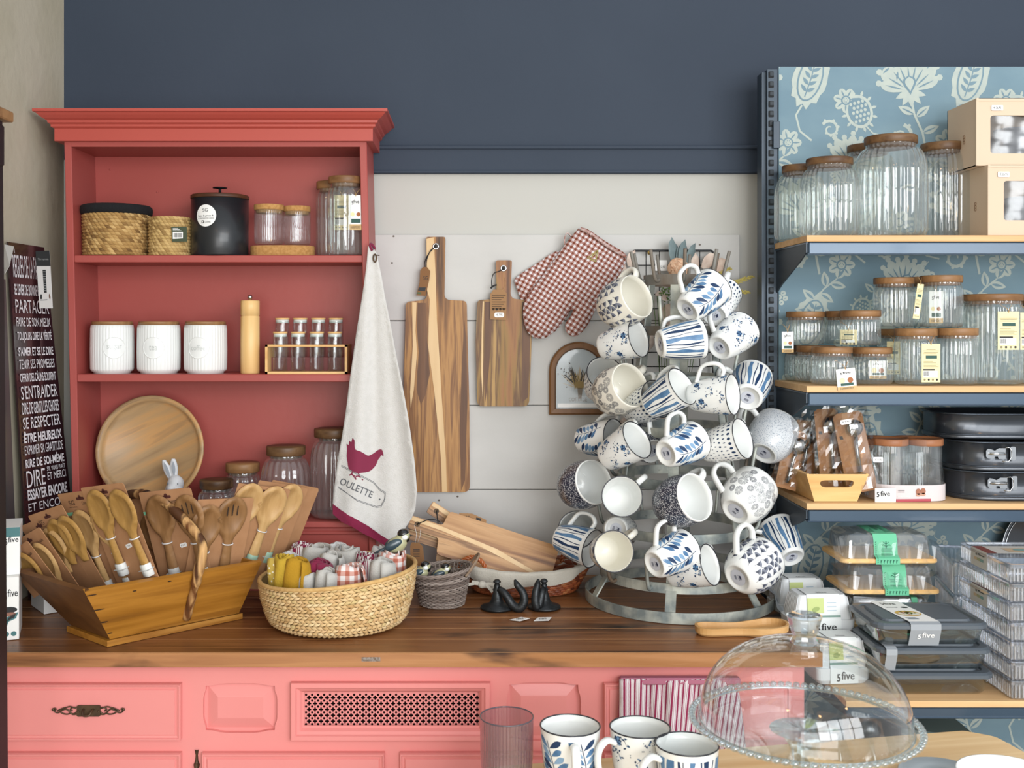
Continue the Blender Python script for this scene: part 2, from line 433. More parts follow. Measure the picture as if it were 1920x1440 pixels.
CORK = M('cork', '#b98d55', .9, col2='#a3763f', vs=(150, 150, 150)); CERA = M('white_glaze', '#e2e4e2', .25, coat=.35)
CERI = M('cream_glaze', '#dfdcd0', .28, coat=.3); NAVY = M('navy_glaze', '#1d2c44', .3, coat=.4)
GL = glass('clear_glass', '#f0f5f5', .05, .62, .02); GLR = glass('ribbed_glass', '#f0f4f3', .07, .75, .04, '#ffffff', .055)
FILM = glass('cellophane', '#fafafa', .05, .45, .12, p=1.6); STR = M('twine', '#b08d5c', .9); BCORD = M('black_cord', '#18181a', .7)
LINEN = M('linen_cloth', '#c4c2be', .95, spec=.1, bmp=.5, bs=420, col2='#c9c7c4', vs=(90, 90, 90), sheen=.2)
BURG = M('burgundy_cloth', '#7a2440', .9, spec=.1, bmp=.4, bs=400, sheen=.2)
# ------------------------------------------------------------------ the setting
m, t_, b_ = nt('navy_wall_paint'); b_.inputs['Roughness'].default_value = .75
NAVYW = M('navy_wall', '#333c49', .7, spec=.25, col2='#37404d', vs=(2, 2, 2), bmp=.35, bs=45)
CREAMW = M('cream_wall', '#b8b7b1', .8, spec=.2, bmp=.2, bs=30)
PLAST = M('left_plaster', '#b5ad9b', .9, spec=.15, bmp=1.0, bs=26, col2='#aca490', vs=(5, 5, 5))
def st(o): o['kind'] = 'structure'; return o
q_ = aim(WIN[0], WIN[1]).to_matrix().to_4x4(); q_.translation = V(WIN[0]); mb = MB()
for i in range(5): x = -WIN[2]/2+WIN[2]*i/4; mb.box((x-.02, -WIN[3]/2-.03, -.05), (x+.02, WIN[3]/2+.03, -.02), M4=q_)
for i in range(3): y = -WIN[3]/2+WIN[3]*i/2; mb.box((-WIN[2]/2-.03, y-.02, -.05), (WIN[2]/2+.03, y+.02, -.02), M4=q_)
st(mb.build('window_1', M('dark_window_frame', '#2a2c2e', .5)))
zn = W(0, 300, WALL).z
mb = MB(); mb.box((-1.2, WALL, 0), (3, WALL+.1, zn), 0); mb.box((-1.2, WALL, zn), (3, WALL+.1, 3.3), 1); st(mb.build('wall_back', [CREAMW, NAVYW]))
mb = MB(); mb.box((-1.12, -3, 0), (-.98, WALL, 3.3)); st(mb.build('wall_left', PLAST))
mb = MB(); mb.box((-1.12, -3, -.05), (3, WALL+.1, 0)); st(mb.build('floor', M('floor_tiles', '#8d8577', .5, col2='#978f80', vs=(2, 2, 2))))
za, zb = W(0, 275, WALL-.02).z, W(0, 323, WALL-.02).z
mb = MB(); mb.box((-.97, WALL-.014, zb), (3, WALL, za), 0, .003); mb.box((-.97, WALL-.02, za-.006), (3, WALL, za+.004), 0, .003); mb.box((-.97, WALL-.018, zb-.002), (3, WALL, zb+.006), 0, .002)
st(mb.build('trim_1', NAVYW))
PLK = M('white_plank_paint', '#bab9b6', .75, spec=.25, col2='#c2c1be', vs=(4, 4, 9), bmp=.3, bs=35)
YB = 2.528
mb = MB(); X0, X1 = W(640, 0, YB).x, W(1387, 0, YB).x
for a, b in ((440, 600.6), (602.2, 759.4), (760.6, 917.4), (918.6, 1079)):
    mb.box((X0, YB, W(0, b, YB).z), (X1, WALL-.0005, W(0, a, YB).z), 0, .0012)
for px, py in ((738, 443), (735, 493), (823, 938), (858, 931), (823, 1055), (1312, 459), (1350, 541)):
    mb.poly(ell(px, py, 2.2, 1.8, 8), flat(YB, -.0006), 1)
st(mb.build('trim_2', [PLK, M('screw_head', '#5b5048', .6)]))

# ------------------------------------------------------------------ coral dresser top (hutch)
HF, HB = 2.37, 2.527                       # front and back depth
ZR = W(0, 270, HF).z; KS = .023
# hutch boxes sheared sideways by KS to match edge lean in image pixels
def hbox(mb, px0, px1, py0, py1, y0, y1, bev=.0015, mi=0, off=0):
    a = W(px0, py0, HF); b = W(px1, py1, HF); n0 = len(mb.v)
    mb.box((a.x, y0, a.z), (b.x, y1, b.z), mi, bev)
    for i in range(n0, len(mb.v)): v = mb.v[i]; mb.v[i] = V((v.x+KS*(ZR-v.z), v.y, v.z))
hutch = thing('dresser_hutch', 'coral red painted open dresser hutch with moulded cornice standing on the wooden counter', 'shelf unit', (W(400, 0, HF).x, 2.45, CT))
zbot = CY+(EYE-CT)*F/HF
mb = MB(); hbox(mb, 120, 133.5, 262, zbot, HF, HB); mb.build('side_panel', RED, hutch)
mb = MB(); hbox(mb, 674, 687.5, 262, zbot, HF, HB); mb.build('side_panel', RED, hutch)
mb = MB(); hbox(mb, 128, 680, 255, zbot-1, HB-.008, HB, 0)
for px, py in ((295, 360), (440, 293), (206, 318)):
    c = W(px, py, HB-.009); mb.ball((c.x, c.y+.0015, c.z), (.0025, .0025, .0025), 0, seg=8, rings=6)
mb.build('back_panel', RED, hutch)
mb = MB(); hbox(mb, 133, 675, 262, 275, HF, HB, 0); mb.build('top_board', RED, hutch)
for a, b in ((478.5, 492), (702, 716)):
    mb = MB(); hbox(mb, 133.5, 674.5, a, b, HF+.002, HB-.008); mb.build('shelf', RED, hutch)
mb = MB(); hbox(mb, 133.5, 674.5, 978, 990, HF-.004, HB-.008, .003); mb.build('shelf', RED, hutch)
mb = MB(); hbox(mb, 133.5, 674.5, 990, zbot, HF+.006, HF+.02, 0); hbox(mb, 133.5, 674.5, 996, 1003, HF+.001, HF+.01, .002); mb.build('base_board', RED, hutch)
# cornice: profile swept along left, front and right sides
mb = MB(); prof = [(0, 266), (0, 243), (.006, 240), (.006, 236), (.011, 233), (.012, 229), (.019, 226), (.026, 221), (.03, 217), (.035, 216), (.035, 211)]
rings = []
for d, py in prof:
    z = W(0, py, HF).z; xl, xr = W(106, 0, HF).x, W(700, 0, HF).x
    rings.append([V((xl-d, HB, z)), V((xl-d, HF-.012-d, z)), V((xr+d, HF-.012-d, z)), V((xr+d, HB, z))])
mb.loft(rings); mb.build('cornice', M('coral_paint_cornice', '#ab4a40', .4, spec=.45), hutch)

# ------------------------------------------------------------------ base cabinet and counter
BF = 1.962; XR = .628
cab = thing('base_cabinet', 'long coral painted base cabinet with raised drawer fronts under the wooden counter', 'cabinet', (0, 2.2, 0))
GRV = .003
def outline_recess(px0, px1, py0, py1, dx, dy):
    pts = []
    k = 10
    def edge(a, b, nx, ny, amp):
        out = []
        for i in range(k):
            t = i/k; h = amp*(1 if .28 < t < .72 else (sin((t-.05)/.23*PI/2)**2 if .05 < t <= .28 else (sin((.95-t)/.23*PI/2)**2 if .72 <= t < .95 else 0)))
            out.append((a[0]+(b[0]-a[0])*t+nx*h, a[1]+(b[1]-a[1])*t+ny*h))
        return out
    c = [(px0, py0), (px1, py0), (px1, py1), (px0, py1)]
    return edge(c[0], c[1], 0, -1, dy)+edge(c[1], c[2], 1, 0, dx)+edge(c[2], c[3], 0, 1, dy)+edge(c[3], c[0], -1, 0, dx)
fx = flat(BF)
rec = [outline_recess(386, 515, 1286, 1369, 5, 5), outline_recess(955, 1084, 1284, 1384, 5, 5)]
vent = [(570, 1297), (899, 1297), (899, 1360), (570, 1360)]
x0p = CX+(-.978)*F/BF; x1p = CX+(XR-.022)*F/BF; yb = CY+1.49*F/BF; yt = CY+(EYE-CT+.024)*F/BF
mb = MB(); mb.polyh([[(x0p, yt), (x1p, yt), (x1p, yb), (x0p, yb)]]+rec+[vent], fx)
a = W(x1p, yt, BF); b = W(x1p, yb, BF)
mb.box((a.x-.018, BF+.0005, b.z), (a.x, 2.5, a.z)); mb.box((-.978, BF+.03, .02), (a.x-.02, 2.5, .04)); mb.box((-.978, 2.48, .02), (a.x, 2.5, a.z))
mb.build('carcass', CORAL_LIT, cab)
for o in rec:
    mb = MB(); cx_ = sum(p[0] for p in o)/len(o); cy_ = sum(p[1] for p in o)/len(o)
    x0, x1, y0, y1 = min(p[0] for p in o)+5, max(p[0] for p in o)-5, min(p[1] for p in o)+5, max(p[1] for p in o)-5
    def sq(i): return [(min(max(p[0], x0+i), x1-i), min(max(p[1], y0+i), y1-i)) for p in o]
    fr = lambda pts, d: [fx(p[0], p[1], d) for p in pts]
    mb.loft([fr(o, 0), fr(o, .009), fr(sq(0), .0091), fr(sq(2), .009), fr(sq(20), .003), fr(sq(22), .0025)], cap=(False, True)); mb.build('recessed_panel', CORAL_LIT, cab)
def rings_rect(mb, px0, px1, py0, py1, Y, steps, cap=True):
    rs = []
    for ins, d in steps:
        rs.append([W(px0+ins, py0+ins, Y)+V((0, d, 0)), W(px1-ins, py0+ins, Y)+V((0, d, 0)), W(px1-ins, py1-ins, Y)+V((0, d, 0)), W(px0+ins, py1-ins, Y)+V((0, d, 0))])
    mb.loft(rs, cap=(False, cap))
DP = [(0, 0), (0, -.010), (1.5, -.014), (3.5, -.014), (5, -.011), (9, -.010), (11, -.0125), (12, -.0125)]
def handle(par, px, py):
    """antique scroll back plate with a small drop pull"""
    BR = M('aged_brass', '#4a3a2c', .5, .6, col2='#5e4a36', vs=(80, 80, 80)); Yh = BF-.0125
    f = lambda u, v, d=0: W(px+u, py+v, Yh)+V((0, -.0035+d, 0))
    mb = MB(); mb.prism(rrect(-22, -10.5, 22, 10.5, 3), lambda u, v, d: f(u, v, d), .0035, bev=0)
    for sg in (-1, 1):
        for pts in ([(22, 8), (30, 8), (36, 1), (42, -4), (50, -1), (56, 4), (62, 3), (66, -3)], [(22, -8), (30, -8), (34, -3), (30, 0)], [(22, 2), (27, 7), (34, 6), (40, 8), (48, 6), (54, 1)], [(24, -6), (34, -10), (42, -8), (50, -5), (58, 0)], [(66, -3), (64, -6), (61, -4), (63, -1)]):
            mb.tube(smooth_open([f(sg*a, b*.8, .001) for a, b in pts], 4), .0014, 6)
        mb.ball(f(sg*66, -3, 0), .0026, seg=10, rings=8); mb.ball(f(sg*19, 0, 0), .0022, seg=8, rings=6)
    o = mb.build('handle', BR, par)
    mb = MB(); mb.tube(smooth_open([f(-9, -3, 0), f(-8, -1, -.008), f(-5, 4, -.012), f(5, 4, -.012), f(8, -1, -.008), f(9, -3, 0)], 5), .0022, 8); mb.build('drop_pull', BR, o); tag(o.children[0] if o.children else o)
    return o
def drawer(px0, px1, py0, py1, name='drawer'):
    mb = MB(); rings_rect(mb, px0, px1, py0, py1, BF, DP); return mb.build(name, CORAL_LIT, cab)
d1 = drawer(-6, 342, 1279, 1384); handle(d1, 167, 1332)
d2 = drawer(1131, 1478, 1278, 1384); 
for a, b in ((-6, 342), (381, 722), (750, 1090), (1131, 1478)):
    z1 = CY+1.38*F/BF
    d = drawer(a, b, 1408, z1, 'door')
    if a == 381:
        mb = MB(); mb.lathe([(0, 0), (.004, .004), (.006, .012), (.003, .02), (.0022, .03), (.004, .04)], W(369, 1446, BF), 10); mb.tube([W(369, 1430, BF)+V((0, -.004, 0)), W(369, 1500, BF)+V((0, -.004, 0))], .004, 8); mb.build('hinge', M('aged_brass', '#4a3a2c'), d)
mb = MB(); rings_rect(mb, 547, 919, 1277, 1385, BF, [(0, 0), (0, -.011), (1.2, -.0125), (9, -.0125), (11, -.009), (16, -.006), (19, -.002), (21, .001), (21, .004)], False)
o = mb.build('vent_frame', CORAL_LIT, cab)
HOLE = M('dark_inside', '#120b0c', .9, spec=0)
mb = MB(); mb.box(W(565, 1292, BF+.006), W(904, 1365, BF+.012), 0)
for r in range(6):
    for c in range(31):
        x, y = 574+c*11.25, 1302.5+r*11
        if r < 6 and x < 899: mb.poly(ell(x, y, 2.3, n=8), flat(BF+.006, -.0005), 1)
        x2, y2 = x+5.6, y+5.5
        if x2 < 897 and y2 < 1358:
            mb.poly([(x2+(4.6 if k % 2 == 0 else 2.1)*cos(k*PI/4+0), y2+(4.6 if k % 2 == 0 else 2.1)*sin(k*PI/4)) for k in range(8)], flat(BF+.006, -.0004), 1)
            for ax, ay in ((2.6, 0), (-2.6, 0), (0, 2.6), (0, -2.6)): mb.poly(ell(x2+ax, y2+ay, 1.7, n=6), flat(BF+.006, -.0006), 1)
mb.build('vent_grille', [CORAL_LIT, HOLE], cab)
# counter of long planks
CWD = wood('counter_planks', ['#3f2513', '#664024', '#855632', '#724626', '#9f7046'], 0, 55, 9, rough=.38, spec=.4, stain=('#1f120c', .56), contrast=1.1, island=1)
CED = wood('counter_edge', ['#5a371f', '#95643f', '#a9774c', '#9a683c', '#bb8d63'], 0, 60, 8, rough=.45, stain=('#2a1712', .54), contrast=1.1)
cnt = thing('wooden_counter', 'long dark plank worktop with burnt stains lying on the coral cabinet', 'counter', (0, 2.2, CT-.025))
ys = [1.931, 2.012, 2.084, 2.162, 2.238, 2.315, 2.39, 2.465, 2.526]
mb = MB()
for a, b in zip(ys, ys[1:]): mb.box((-.978, a+.0014, CT-.0235), (XR, b-.0014, CT), 0, .0008)
mb.build('planks', CWD, cnt)
mb = MB(); mb.box((-.978, 1.931, CT-.0238), (XR, 2.526, CT-.0004)); mb.build('under_board', M('pale_joint', '#b98a5c', .6), cnt)
mb = MB(); mb.box((-.978, 1.9275, CT-.0262), (XR+.001, 1.9305, CT-.0003), 0, .0008); mb.box((XR-.001, 1.93, CT-.026), (XR+.0015, 2.526, CT-.0005), 0); 
mb.poly([(678, 1232), (713, 1232), (713, 1240), (678, 1240)], flat(1.9275, -.0005), 1); mb.build('front_edge', [CED, M('sticker_remnant', '#8d857e', .5, col2='#5f4a38', vs=(220, 220, 220))], cnt)

# ------------------------------------------------------------------ shop shelving on the right
GP = 2.40; GF = 2.16                       # wallpapered panel and shelf front
rack = thing('shop_shelving', 'charcoal slotted steel shop shelving with pale wood shelves and blue floral back panel', 'shelving unit', (.95, 2.3, 0))
mb = MB(); x0 = W(1436, 0, GP).x; x1 = W(1455, 0, GP).x; zt = W(0, 130, GP-.012).z
f = flat(GP-.012)
mb.box((x0, GP-.011, 0), (x1, GP+.04, zt), 0, 0)
mb.box((x0-.009, GP+.0, 0), (x0, GP+.04, zt-.004), 0, 0)
k = 0
py = 140
while py < 1330:
    mb.poly(rrect(1441, py-6, 1451, py+6, 1.5, 2), f, 1); mb.poly(rrect(1444, py-5, 1451, py+2, 1, 2), flat(GP-.0125), 2); py += 18.4
mb.build('slotted_upright', [CHAR, M('slot_dark', '#0d1013', .8), M('slot_edge', '#1e2830', .6)], rack)
mb = MB(); mb.box(W(1450, 227, GP-.02), W(1460, 279, GP-.01), 0, .001); mb.build('safety_clip', CHAR, rack)
SHW = wood('pale_shelf_board', ['#b9905f', '#caa273', '#d6b081', '#c39a69'], 0, 60, 8, rough=.6)
MET = M('shelf_lip_steel', '#35485a', .32, .3, coat=.3)
def shelf(py, front, thick=12, lip=24, x_front_px=1513, xback_px=1450):
    a = W(x_front_px, py, front); z = a.z; zt2 = z-thick*S(front); zl = zt2-lip*S(front)
    xb = W(xback_px, 0, GP).x; xe = 1.85
    mb = MB(); n0 = 0
    mb.prism([(a.x, front), (xe, front), (xe, GP-.002), (xb, GP-.002)] if front > 2 else [(xb-.01, front), (xe, front), (xe, GP-.002), (xb-.01, GP-.002)], lambda u, v, d: V((u, v, z-d)), thick*S(front), bev=.0015)
    mb.build('shelf_board', SHW, rack)
    mb = MB(); mb.box((a.x+.004 if front > 2 else xb-.01, front+.001, zl), (xe, front+.012, zt2-.001), 0, .002); mb.box((a.x if front > 2 else xb, front+.008, zt2-.004), (xe, GP-.003, zt2-.001))
    mb.box((a.x if front > 2 else xb, front-.003, zl-.001), (xe, front+.02, zl+.002), 0, .0015)
    mb.build('shelf_lip', MET, rack)
    # triangular side bracket
    mb = MB(); xk = xb+.004
    P_ = [(GP-.002, zt2-.001), (front+.006, zt2-.001), (front+.006, zl+.004), (front+.05, zl-.012), (GP-.05, zl-.055), (GP-.002, zl-.075)]
    fxx = (lambda u, v, d: V((xk+(a.x-xk)*(GP-u)/(GP-front)+d, u, v))) if front > 2 else (lambda u, v, d: V((xk+d, u, v)))
    mb.prism(P_, fxx, .003); mb.build('bracket', CHAR, rack)
    return z
Z1 = shelf(441, GF); Z2 = shelf(724, GF); Z3 = shelf(944, GF, 12, 22)
BSF = 1.9; Z4 = shelf(1315, BSF, 12, 19, 1513)
# wallpapered back panel
WPB = M('blue_wallpaper', '#6c8592', .75, spec=.25, col2='#7b939d', vs=(5, 5, 9)); WPL = M('wallpaper_print', '#a9b3ae', .8, spec=.15, col2='#b1b9b1', vs=(60, 60, 60))
mb = MB(); xp0 = W(1460, 0, GP).x; xp1 = 1.85; zt = W(0, 125, GP).z; mb.box((xp0, GP, .1), (xp1, GP+.008, zt))
MC = [0]
def mot(polys, cx, cz, sc, rot, lay):
    c, s_ = cos(rot), sin(rot)
    def f(u, v): return V((cx+(u*c-v*s_)*sc, GP-.0003*lay, cz+(u*s_+v*c)*sc))
    def clip(q):
        for ax, lim, sg in ((0, xp0+.001, 1), (0, xp1-.01, -1), (1, .3, 1), (1, zt-.001, -1)):
            o = []
            for i in range(len(q)):
                a, b = q[i-1], q[i]; da, db = (a[ax]-lim)*sg, (b[ax]-lim)*sg
                if (da < 0) != (db < 0): t_ = da/(da-db); o.append((a[0]+(b[0]-a[0])*t_, a[1]+(b[1]-a[1])*t_))
                if db >= 0: o.append(b)
            q = o
            if len(q) < 3: return None
        return q
    for p, l in polys:
        MC[0] += 1; eps = (MC[0] % 60)*4e-6
        q = clip([(cx+(u*c-v*s_)*sc, cz+(u*s_+v*c)*sc) for u, v in p])
        if q:
            try: mb.poly(q, lambda u, v: V((u, GP-.0003*(lay+l)-eps, v)), 1 if l % 2 == 0 else 2)
            except Exception: pass
def flower(n=7, big=1):
    o = []
    for i in range(n):
        a = 2*PI*i/n; o.append((ell(.6*cos(a), .6*sin(a), .38, .3, 10, a), 0))
        o.append((leafp(.3*cos(a), .3*sin(a), a, .55, .12), 1))
    o.append((ell(0, 0, .38, n=12), 1)); o.append((ell(0, 0, .26, n=12), 2)); 
    for i in range(6): o.append((ell(.14*cos(i), .14*sin(i), .04, n=5), 3))
    return o
def carnation():
    o = []
    for i in range(9):
        a = rad(20+17.5*i); L = 1.0+.12*(i % 2); o.append((leafp(0, 0, a, L, .36, 6, 1), 0)); o.append((leafp(.25*cos(a), .25*sin(a), a, .55, .05), 1))
        o.append((ell(L*cos(a), L*sin(a), .1, n=7), 0))
    for i in range(5): a = rad(200+35*i); o.append((leafp(0, 0, a, .5, .2), 0))
    o.append((leafp(0, -.1, PI/2, .6, .42, 6, 1), 1)); o.append((leafp(0, 0, PI/2, .45, .28, 6, 1), 2))
    for q in stroke([(0, -.2), (.05, -.7), (.25, -1.3), (.3, -1.9)], .07): o.append((q, 0))
    for a, x, y in ((.6, .1, -.8), (2.6, .05, -.7), (.3, .25, -1.3)): o.append((leafp(x, y, a, .55, .25), 0)); o.append((leafp(x, y, a, .45, .05), 1))
    return o
def paisley():
    o = []; pts = []
    for i in range(24):
        t = 2*PI*i/24; r = 1+.1*cos(11*t); pts.append((.62*r*sin(t), 1.05*r*cos(t)))
    o.append((pts, 0)); o.append((ell(0, 0, .44, .85, 20), 1)); o.append((ell(0, 0, .38, .79, 20), 2))
    for q in stroke([(0, -.7), (.03, 0), (0, .7)], .04): o.append((q, 3))
    for k in range(5):
        for sg in (-1, 1): o.append((leafp(0, -.5+k*.25, PI/2-sg*.9, .33, .13), 3))
    for q in stroke([(0, -1.0), (-.1, -1.4), (.2, -1.9), (.7, -2.1)], .07): o.append((q, 0))
    return o
def sprig():
    o = []
    for q in stroke([(-.8, -.6), (-.3, -.2), (.2, 0), (.8, .1)], .06): o.append((q, 0))
    for x, y, a in ((-.3, -.2, 1.9), (0, -.08, -1.1), (.3, .02, 1.2), (.8, .1, .4), (.5, .05, -.7), (-.6, -.45, 2.6)):
        o.append((leafp(x, y, a, .6, .3), 0)); o.append((leafp(x+.05*cos(a), y+.05*sin(a), a, .42, .1), 1))
    return o
def thistle():
    o = [(ell(0, 0, .6, .75, 18), 0), (ell(0, 0, .48, .62, 16), 1)]
    for j in range(5):
        for i in range(4): o.append((ell(-.27+.18*i+.09*(j % 2), -.4+.2*j, .07, .08, 6), 2))
    for i in range(12): a = 2*PI*i/12; o.append((leafp(.56*cos(a), .7*sin(a), a, .25, .13), 0))
    for q in stroke([(.1, -.7), (.3, -1.1), (.8, -1.4)], .07): o.append((q, 0))
    return o
def berries():
    o = []
    for x, y in ((0, 0), (.42, .1), (.1, .42), (.5, .5)): o.append((ell(x, y, .2, n=10), 0)); o.append((leafp(x-.1, y, 0, .2, .06), 1))
    for q in stroke([(.25, .25), (.0, .9), (.3, 1.3)], .05): o.append((q, 0))
    return o
def curl():
    o = []; pts = [((.15+.06*t)*cos(t), (.15+.06*t)*sin(t)) for t in [i*.45 for i in range(18)]]
    for q in stroke(pts, lambda t: .08+.12*t): o.append((q, 0))
    for i in range(6, 18, 2): o.append((ell(pts[i][0]*1.18, pts[i][1]*1.18, .09, n=7), 0))
    return o
kinds = [carnation, paisley, thistle, sprig, flower, berries, curl]
tile = [(0, 0, .0, .060, .1), (1, .135, .03, .052, -.3), (2, -.115, -.045, .042, .3), (6, -.02, -.10, .035, 0), (4, .085, -.115, .026, 0), (3, .035, -.175, .05, .5), (5, -.09, -.155, .03, 0), (4, .215, -.02, .024, .2), (0, .225, -.165, .052, -.4), (3, -.06, .065, .04, 2.0), (6, .18, -.085, .028, 1.2), (5, .07, .075, .025, .6), (2, .13, -.215, .03, -.4)]
for iy in range(6):
    for ix in range(6):
        for k, x, z, sc, ro in tile:
            mot(kinds[k](), .62+ix*.36+x+(.12 if iy % 2 else 0), 2.02-iy*.275+z, sc*1.22, ro, 1)
mb.build('wallpapered_panel', [WPB, WPL, WPB], rack)
# ------------------------------------------------------------------ things in the hutch
HZ = [W(0, 478.5, HF+.002).z, W(0, 702, HF+.002).z, W(0, 978, HF-.004).z]
def base(px, Y, z): return V(((px-CX)*Y/F, Y, z))
def ringprof(r, z0, z1, th=.002, bev=.003):
    return [(0, z0), (r-bev, z0), (r, z0+bev), (r, z1), (r-th, z1), (r-th, z0+th), (0, z0+th)]
def chips(mb, surf, rows, n, bulge, mi=0, herring=True, slant=.9, jit=.15, fill=.96):
    """woven straw: bulging slanted chips; surf(a, t) gives a point, a in turns, t 0..1"""
    for j in range(rows):
        sg = (1 if j % 2 else -1) if herring else 1
        for i in range(n):
            vs = []
            for q in range(3):
                for p in range(3):
                    u = (p/2-.5)*fill; v = (q/2-.5)*fill
                    a = (i+.5+u+sg*slant*v*.5+(.5 if j % 2 else 0))/n; t = (j+.5+v)/rows
                    pt, nm = surf(a, t); h = bulge*(1.0 if (p == 1 and q == 1) else .35 if (p == 1 or q == 1) else -.25)
                    vs.append(pt+nm*h*(1+R_.uniform(-jit, jit)))
            mb.add(vs, [(0, 1, 4, 3), (1, 2, 5, 4), (3, 4, 7, 6), (4, 5, 8, 7)], mi)
    return mb
SEAG = M('seagrass', '#9c7a48', .85, island=['#6b4c26', '#94703e', '#b08c55', '#a37f49', '#c4a26a', '#82602f'])
STRW = M('woven_straw', '#cba76b', .8, island=['#b08c5a', '#c9a774', '#d6ba8a', '#bf9c69', '#dcc498', '#c49f70', '#c2ad78'])
INS = M('basket_inside', '#8d6b3e', .9)
def cyl_surf(c, r0, r1, h, z0=0, sy=1, tilt=0, belly=0):
    def f(a, t):
        an = -2*PI*a; r = r0+(r1-r0)*t+belly*sin(PI*t)
        z = z0+h*t; nm = V((cos(an), sin(an), 0))
        return V(c)+V((r*cos(an), r*sy*sin(an), z+tilt*(z/(z0+h))*cos(an)*r)), nm
    return f
# rope baskets
c = base(218.5, 2.448, HZ[0]); t = thing('seagrass_basket', 'round seagrass rope basket with black fabric rim on the top hutch shelf', 'basket', c)
mb = MB(); mb.lathe([(0, .001), (.066, .001), (.071, .006), (.072, .1), (.068, .1), (.066, .01), (0, .01)], c, 40); mb.build('liner', INS, t)
mb = MB(); chips(mb, cyl_surf(c, .0715, .0735, .094, .002), 13, 44, .0042, herring=False, slant=1.3); mb.build('woven_body', SEAG, t)
mb = MB(); pr = [(.072, .095), (.0785, .098), (.08, .106), (.079, .113), (.075, .117), (.069, .115), (.067, .1)]
mb.lathe(pr, c, 60, flute=(23, .012)); mb.build('fabric_rim', M('black_felt', '#0e0f13', .95, bmp=.8, bs=250), t)
c = base(319.5, 2.425, HZ[0]); t = thing('seagrass_basket', 'small plain seagrass basket with dark green barcode label beside the ice bucket', 'basket', c)
mb = MB(); mb.lathe([(0, .001), (.042, .001), (.045, .006), (.045, .084), (.042, .084), (.041, .01), (0, .01)], c, 32); mb.build('liner', INS, t)
mb = MB(); chips(mb, cyl_surf(c, .0455, .0465, .087, .001), 12, 30, .0036, herring=False, slant=1.3); mb.build('woven_body', M('pale_seagrass', '#a88a58', .85, island=['#8a6b3c', '#ad8e58', '#c2a36c', '#b5965c']), t)
mb = MB(); f = lambda u, v, d=0: W(u, v, 2.374)+V((0, d, 0))
mb.prism([(321, 425), (350, 425), (351, 453), (323, 453)], lambda u, v, d: f(u, v, d), .0006); mb.poly([(324, 435), (343, 435), (343, 447), (324, 448)], lambda u, v: f(u, v, -.0004), 1)
for i in range(9): mb.poly([(326+i*1.8, 437), (327+i*1.8, 437), (327+i*1.8, 445), (326+i*1.8, 445)], lambda u, v: f(u, v, -.0008), 2)
for i in range(3): mb.poly([(324, 428+i*2), (334+i*3, 428+i*2), (334+i*3, 428.8+i*2), (324, 428.8+i*2)], lambda u, v: f(u, v, -.0004), 1)
mb.build('label_card', [M('olive_card', '#39442f', .7), WHITE, BLACK], t)
# black ice bucket
c = base(412.5, 2.43, HZ[0]); t = thing('ice_bucket', 'matte black cylinder ice bucket with dark wood lid and round white sticker', 'bucket', c)
rb = .0645; mb = MB(); mb.lathe([(0, 0), (rb-.003, 0), (rb-.001, .003), (rb, .13), (rb-.003, .13)], c, 64); mb.build('body', M('matt_black', '#1b1e22', .38, coat=.15), t)
mb = MB(); mb.lathe([(0, .13), (rb+.0005, .13), (rb+.001, .132), (rb+.001, .1375), (rb-.001, .139), (0, .139)], c, 64); o = mb.build('lid', wood('walnut_dark', ['#2e1a10', '#4a2c1b', '#5c3a25'], 0), t)
mb = MB(); mb.lathe([(0, .139), (.0035, .139), (.003, .153), (.004, .1545), (.0165, .156), (.0165, .1575), (0, .158)], c, 24); mb.build('knob', BLKM, o)
def on_cyl(c, r, a0=0):           # 2D metres (u along the arc, v up) on a cylinder facing the viewer
    return lambda u, v, d=0: V((c[0]+(r+d)*sin(u/r+a0), c[1]-(r+d)*cos(u/r+a0), c[2]+v))
mb = MB(); g = on_cyl(c, rb+.0004, -.27); psheet(mb, ell(0, .088, .0245, n=36), g, .005)
h = lambda u, v: g(u, v, .0004)
put_text(mb, 'SG', h, -.007, .0965, .006, .104, 1); put_text(mb, 'beau & grace &', h, -.019, .085, .019, .0895, 1, .01); put_text(mb, 'ACCESSOIRES DE CUISINE', h, -.0195, .0805, .0195, .083, 1)
put_text(mb, 'COOKING', h, -.002, .0715, .012, .076, 1); mb.poly([(-.01, .071), (-.004, .071), (-.004, .077), (-.01, .077)], h, 1); mb.poly([(-.0085, .0725), (-.0055, .0725), (-.0055, .0755), (-.0085, .0755)], lambda u, v: g(u, v, .0007), 0)
mb.build('round_sticker', [WHITE, BLACK], t)

